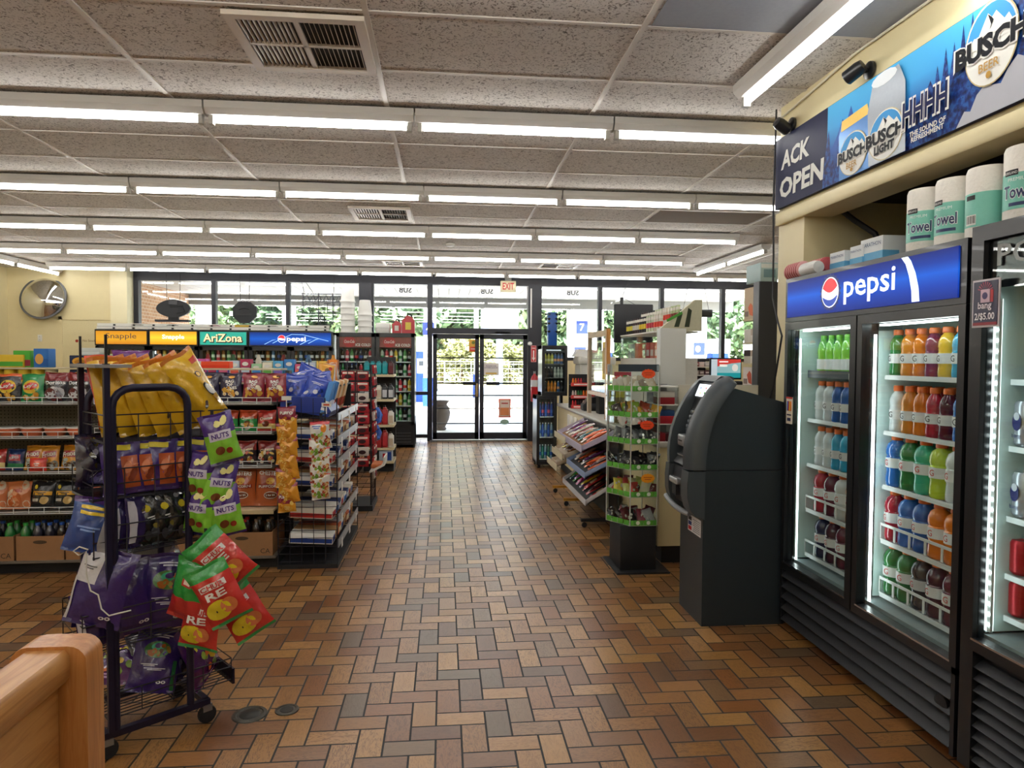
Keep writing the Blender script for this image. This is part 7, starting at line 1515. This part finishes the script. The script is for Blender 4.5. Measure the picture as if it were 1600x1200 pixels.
# ---------------------------------------------------------------- small fridges by the doors
def fridge(name, label, x0, x1, y0, y1, z0, z1, feet=0):
    t_ = thing(name, label, 'fridge', ((x0+x1)/2, (y0+y1)/2, z0), 0, 'small fridges by the doors'); a = z0+feet
    part(MB().box(x0, x0+.025, y0+.04, y1, a, z1, BLACK).box(x1-.025, x1, y0+.04, y1, a, z1, BLACK).box(x0, x1, y0+.04, y1, z1-.05, z1, BLACK).box(x0, x1, y1-.03, y1, a, z1, BLACK).box(x0, x1, y0+.04, y1, a, a+.05, BLACK), 'cabinet', t_)
    part(MB().box(x0+.025, x1-.025, y1-.04, y1-.03, a+.05, z1-.05, M('#5a666a', .5)), 'liner', t_)
    d_ = part(MB().box(x0, x0+.04, y0, y0+.04, a, z1-.0, BLACK).box(x1-.04, x1, y0, y0+.04, a, z1, BLACK).box(x0+.04, x1-.04, y0, y0+.04, z1-.045, z1, BLACK).box(x0+.04, x1-.04, y0, y0+.04, a, a+.05, BLACK), 'door', t_)
    MB().box(x0+.04, x1-.04, y0+.015, y0+.02, a+.05, z1-.045, DOORGLASS).build('pane', d_)
    if feet:
        for x in (x0+.04, x1-.04): part(MB().cyl((x, y0+.06, z0), (x, y0+.06, a), .02, MATTE, 10), 'foot', t_)
        for x in (x0+.04, x1-.04): part(MB().cyl((x, y1-.06, z0), (x, y1-.06, a), .02, MATTE, 10), 'foot', t_)
    return t_
f1 = fridge('drink_fridge', 'knee-high black glass-door fridge of blue drinks by the doors', 1.245, 1.52, 9.25, 9.7, 0, .985, .05)
part(MB().box(1.285, 1.29, 9.29, 9.30, .12, .93, LEDB), 'light_strip', f1)
for z in (.12, .42, .70): part(MB().box(1.27, 1.495, 9.33, 9.64, z-.012, z, WIRE), 'shelf', f1)
dk = [soda('#2a5ab8', '#e8e8e8', '#3a6ad0'), soda('#3a3a8a', '#c83a4a', '#d85a7a'), soda('#9ab8c8', '#e8e8e8', '#3a6ab8'), soda('#2f7a6a', '#d8e8e0', '#4a9a8a')]
for r, z in enumerate((.1205, .4205, .7005)):
    for q in range(5): put('drink_bottle', dk[(3, 0, 1)[r] if q % 2 else (2, 2, 0)[r]], 'drink bottle in the knee-high fridge, %s shelf, %s from left' % (('bottom', 'middle', 'top')[r], ORD[q]), 'bottle', (1.305+.04*q, 9.37, z), (0, 0, 0), 'bottles in the knee-high fridge', (.55, .55, .8))
f2 = fridge('drink_fridge', 'countertop black fridge standing on the knee-high one', 1.315, 1.665, 9.28, 9.7, .9855, 1.67)
part(MB().box(1.62, 1.66, 9.6, 9.69, .5, .9855, MATTE), 'support', f2)
part(MB().box(1.35, 1.63, 9.325, 9.33, 1.575, 1.62, M('#3a3f44', .4)).box(1.38, 1.58, 9.32, 9.325, 1.60, 1.612, glow('#cfdde4', 1.2)), 'header_panel', f2)
for z in (1.04, 1.23, 1.42): part(MB().box(1.345, 1.635, 9.34, 9.66, z-.008, z, STEEL), 'shelf', f2)
bt = [soda('#c8c85a', '#e8e8d8', '#e0e0a0'), soda('#8a9a4a', '#d8d8d8', '#c8d890'), soda('#c87a2a', '#d8a04a', '#e08a3a'), soda('#4a6a9a', '#d8d8e8', '#e8a87a'), soda('#2a2a2e', '#e8e8e8', '#3a3a40'), soda('#aab4ac', '#d8d8d8', '#c8d0c8')]
for r, (z, cs) in enumerate(((1.4205, (0, 0, 0, 3, 3, 3)), (1.2305, (4, 4, 4, 5, 5, 5)), (1.0405, (4, 2, 2, 2, 3, 4)))):
    for q, k in enumerate(cs): put('drink_bottle', bt[k], 'small bottle in the countertop fridge, %s shelf, %s from left' % (('top', 'middle', 'bottom')[r], ORD[q]), 'bottle', (1.375+.045*q, 9.37, z), (0, 0, 0), 'bottles in the countertop fridge', (.6, .6, .6))
t = thing('sunglasses_rack', 'tall blue sunglasses stand above the countertop fridge', 'rack', (1.49, 9.5, 1.6705))
part(MB().rbox(1.42, 1.545, 9.44, 9.56, 1.6705, 2.13, M('#1f56a8', .4, 0, 0, .03, 0, 6), .01), 'tower', t)
sg_ = MB().ell((-.022, 0, 0), X1, Z1, .019, .015, M('#101014', .12), 12).ell((.022, 0, 0), X1, Z1, .019, .015, M('#101014', .12), 12).path([(-.042, .001, .008), (0, -.004, .006), (.042, .001, .008)], .003, BLACK, 5).path([(-.042, 0, .008), (-.045, .05, .006)], .0025, BLACK, 5).path([(.042, 0, .008), (.045, .05, .006)], .0025, BLACK, 5).mesh('sunglasses')
for r in range(4):
    for q in range(2): put('sunglasses', sg_, 'black sunglasses on the blue stand, %s row, %s side' % (ORD[r], ('left', 'right')[q]), 'sunglasses', (1.408+.15*q, 9.435, 2.10-.062*r-(.05 if r == 3 else 0)), R3(0, 0, (-25, 25)[q]), 'sunglasses on the blue stand')
# ---------------------------------------------------------------- clear revolving candy tower
t = thing('candy_tower', 'clear six-tier candy tower on a black plinth', 'display', (1.35, 4.85, 0))
part(MB().box(1.185, 1.56, 4.61, 5.03, 0, .012, MATTE), 'floor_plate', t); part(MB().rbox(1.222, 1.478, 4.672, 4.985, .012, .325, MATTE, .004), 'plinth', t)
FP = [(1.285, 4.66), (1.475, 4.66), (1.53, 4.80), (1.475, 5.02), (1.215, 5.02), (1.165, 4.86)]
TZ = (.33, .53, .72, .90, 1.085, 1.265)
g = MB()
for a, b in zip(FP, FP[1:]+FP[:1]):
    d = Vector((b[1]-a[1], a[0]-b[0], 0)).normalized()*.002
    g.prism([(a[0]-d.x, a[1]-d.y), (b[0]-d.x, b[1]-d.y), (b[0]+d.x, b[1]+d.y), (a[0]+d.x, a[1]+d.y)], 'z', .33, 1.44, ACRYL)
part(g, 'pane', t)
g = MB()
for a in FP: g.cyl((a[0], a[1], .325), (a[0], a[1], 1.45), .004, M('#c8ccc8', .3), 6)
part(g, 'edge_strip', t)
for z in TZ:
    part(MB().prism(FP, 'z', z-.006, z, M('#c8d0c8', .3)), 'tray', t)
    g = MB()
    for k in range(8):
        x = 1.29+.023*k; g.box(x, x+.021, 4.654, 4.657, z, z+.035, M(('#5aa83a', '#4f9a3a')[k % 2], .5))
    for k in range(2): g.ell((1.34+.075*k, 4.653, z+.018), X1, Z1, .014, .014, M('#e4ece0', .5), 12)
    for k in range(4): a, b = Vector((1.168, 4.855, 0)), Vector((1.283, 4.658, 0)); p = a.lerp(b, k/4); q_ = a.lerp(b, (k+.9)/4); g.add([(p.x-.002, p.y-.002, z), (q_.x-.002, q_.y-.002, z), (q_.x-.002, q_.y-.002, z+.035), (p.x-.002, p.y-.002, z+.035)], [(0, 1, 2, 3)], M('#5aa83a', .5))
    part(g, 'price_edge', t)
part(MB().prism(FP, 'z', 1.44, 1.446, ACRYL), 'lid', t); part(MB().box(1.19, 1.475, 4.655, 4.66, 1.40, 1.45, M('#23303c', .4)).box(1.46, 1.475, 4.652, 4.655, 1.405, 1.445, M('#8a98a0', .4)), 'header', t)
tc_ = [(['#5a1c2c', '#7a2434', '#26222a', '#8a3040', '#9a9aa0'], 'dark red'), (['#c8d07a', '#d8c84a', '#b8403a', '#d8d4b0', '#6a2c34'], 'yellow green'), (['#1c1c22', '#26262c', '#2c2430', '#18181c'], 'black'), (['#6a6c70', '#4a4c50', '#8a8c90', '#3a3c40'], 'grey'), (['#c89a3a', '#3a3028', '#8aa83a', '#d8a03a', '#b04a34'], 'amber'), (['#d0c4b0', '#b8a890', '#d8d0c0', '#8a7a6a'], 'beige')]
for r, (cs, nm) in enumerate(tc_):
    ms = []
    for k, c in enumerate(cs):
        pm = bagmesh(.075, .09, .035, c, [('blobs', -.6, .6, .2, .7, 4, ['#d8d4cc', c], .01)], 130+r*6+k, nu=6, nv=8); ms.append(pm)
    for q in range(16):
        x = 1.235+.052*(q % 6)+random.uniform(-.008, .008); y = 4.715+.085*(q//6)+random.uniform(-.01, .01)
        if x-1.20 < (4.86-y)*.55: x += .06
        put('candy_packet', ms[q % len(ms)], '%s candy packet heaped on the %s tier of the clear tower' % (nm, ('bottom', 'second', 'third', 'fourth', 'fifth', 'top')[r]), 'candy', (min(x, 1.46), y, TZ[r]+.003), R3(random.uniform(-45, -10), random.uniform(-25, 25), random.uniform(-40, 40)), '%s packets in the clear tower' % nm, (1, 1, random.uniform(.9, 1.25)))
star = []
for k in range(28):
    r = 1 if k % 2 else .86; star.append((.052*r*math.cos(2*PI*k/28), .034*r*math.sin(2*PI*k/28)))
for q, (x, z, c) in enumerate(((1.40, 1.385, '#e8501c'), (1.395, 1.03, '#e8481c'), (1.405, .66, '#e89a1c'))):
    g = MB().prism([(x+a, z+b) for a, b in star], 'y', 4.648, 4.651, M(c, .5)).box(x-.03, x+.03, 4.6475, 4.648, z+.004, z+.009, M('#a83a14', .5)).box(x-.022, x+.022, 4.6475, 4.648, z-.01, z-.005, M('#a83a14', .5))
    tag(g.build('price_burst'), '%s starburst price card on the %s of the clear tower' % (('orange red', 'orange red', 'amber')[q], ('top', 'middle', 'lower part')[q]), 'price card')
# ---------------------------------------------------------------- slanted candy bar rack in front of the counter
t = thing('candy_rack', 'wheeled slanted candy bar rack in front of the counter', 'rack', (1.35, 6.6, 0))
def tray(x0, x1, y0, y1, za, zb, hh, mat, lip):
    # tray floor rises from the aisle side (x0, za) to the back (x1, zb)
    g = MB().prism([(x0, za), (x1, zb), (x1, zb+.012), (x0, za+.012)], 'y', y0, y1, mat).prism([(x0-.004, za), (x0+.004, za), (x0+.004, za+hh), (x0-.004, za+hh)], 'y', y0, y1, lip)
    for y in (y0, y1-.006): g.prism([(x0, za), (x1, zb), (x1, zb+hh), (x0, za+hh)], 'y', y, y+.006, lip)
    tr_ = part(g, 'tray', t); return tr_
LV_, LIL = M('#d8c8b0', .6), M('#c4bcd4', .5)
trs = [(1.20, 1.485, 5.95, 7.25, .665, .80, .06, CARD, LIL), (1.19, 1.485, 5.75, 6.62, .47, .62, .05, MATTE, M('#8ea4cc', .5)), (1.21, 1.485, 5.80, 6.95, .225, .40, .05, MATTE, M('#d4d6de', .4)), (1.18, 1.485, 6.68, 7.30, .50, .62, .05, LV_, LV_), (1.15, 1.485, 6.98, 7.30, .38, .48, .05, LV_, LV_)]
for a in trs: tray(*a)
for (x, y, z0_, z1_) in ((1.185, 7.0, .69, .72), (1.15, 6.95, .53, .56), (1.125, 7.12, .395, .43)): part(MB().box(x-.012, x-.006, y-.35, y+.30, z0_-.03, z1_, M('#d8cfae', .5)), 'price_rail', t)
part(MB().box(1.485, 1.50, 5.80, 7.30, .06, .86, MATTE), 'back_frame', t)
for y in (5.95, 6.85, 7.55): part(MB().box(1.20, 1.50, y-.02, y+.02, .055, .08, MATTE if y < 6 else M('#b8862a', .5)), 'foot', t); part(MB().lathe([(.022, -.012), (.025, 0), (.022, .012)], MATTE, 12, T=Matrix.Translation((1.23, y, .0255)) @ Matrix.Rotation(PI/2, 4, 'X')), 'wheel', t)
part(MB().box(1.485, 1.50, 7.3, 7.6, .06, .10, MATTE), 'rear_bar', t)
def barm(c, c2): return bagmesh(.045, .19, .022, c, [('rect', -.7, .7, .3, .62, c2)], 170, nu=6, nv=10)
bars = {'white': barm('#e0d8d0', '#a8304a'), 'teal': barm('#1f6a7a', '#d8a04a'), 'purple': barm('#6a3a7a', '#d8c8d8'), 'red': barm('#b8242c', '#e8c8a0'), 'orange': barm('#dc5a2a', '#f0a07a'), 'maroon': barm('#5a2430', '#c8a080'), 'yellow': barm('#d8b82a', '#b83a2a'), 'green': barm('#2f8a3a', '#d8e0a0'), 'magenta': barm('#b0307a', '#e8a0c8'), 'brown': barm('#7a4a2a', '#e0c090')}
def fillt(tr, ys, cols, rank):
    x0, x1, y0, y1, za, zb = tr[:6]; sl = math.atan2(zb-za, x1-x0)
    for q, (y, c) in enumerate(zip(ys, cols)):
        put('candy_bar', bars[c], '%s candy bar on the %s tray of the candy rack, %s from far end' % (c, rank, ORD[q]), 'candy bar', (x0+.055, y, za+.055+.04*(q % 2)), (math.radians(-90)+sl*.9+random.uniform(-.1, .1), random.uniform(-.2, .2), math.radians(-90)+random.uniform(-.15, .15)), 'candy bars on the %s tray' % rank, (1.3, 1.3, 1.2))
fillt(trs[0], [7.05-.08*k for k in range(14)], ['white', 'purple', 'white', 'purple', 'red', 'white', 'maroon', 'white', 'teal', 'teal', 'white', 'orange', 'orange', 'orange'], 'top')
fillt(trs[1], [6.5-.075*k for k in range(10)], ['white', 'white', 'brown', 'orange', 'white', 'purple', 'orange', 'orange', 'orange', 'maroon'], 'middle')
fillt(trs[2], [6.85-.08*k for k in range(13)], ['teal', 'green', 'green', 'purple', 'magenta', 'magenta', 'purple', 'yellow', 'red', 'red', 'red', 'maroon', 'red'], 'lowest')
fillt(trs[3], [7.2-.09*k for k in range(6)], ['yellow', 'brown', 'brown', 'white', 'brown', 'maroon'], 'far middle')
fillt(trs[4], [7.24, 7.14, 7.05], ['white', 'brown', 'white'], 'far low')
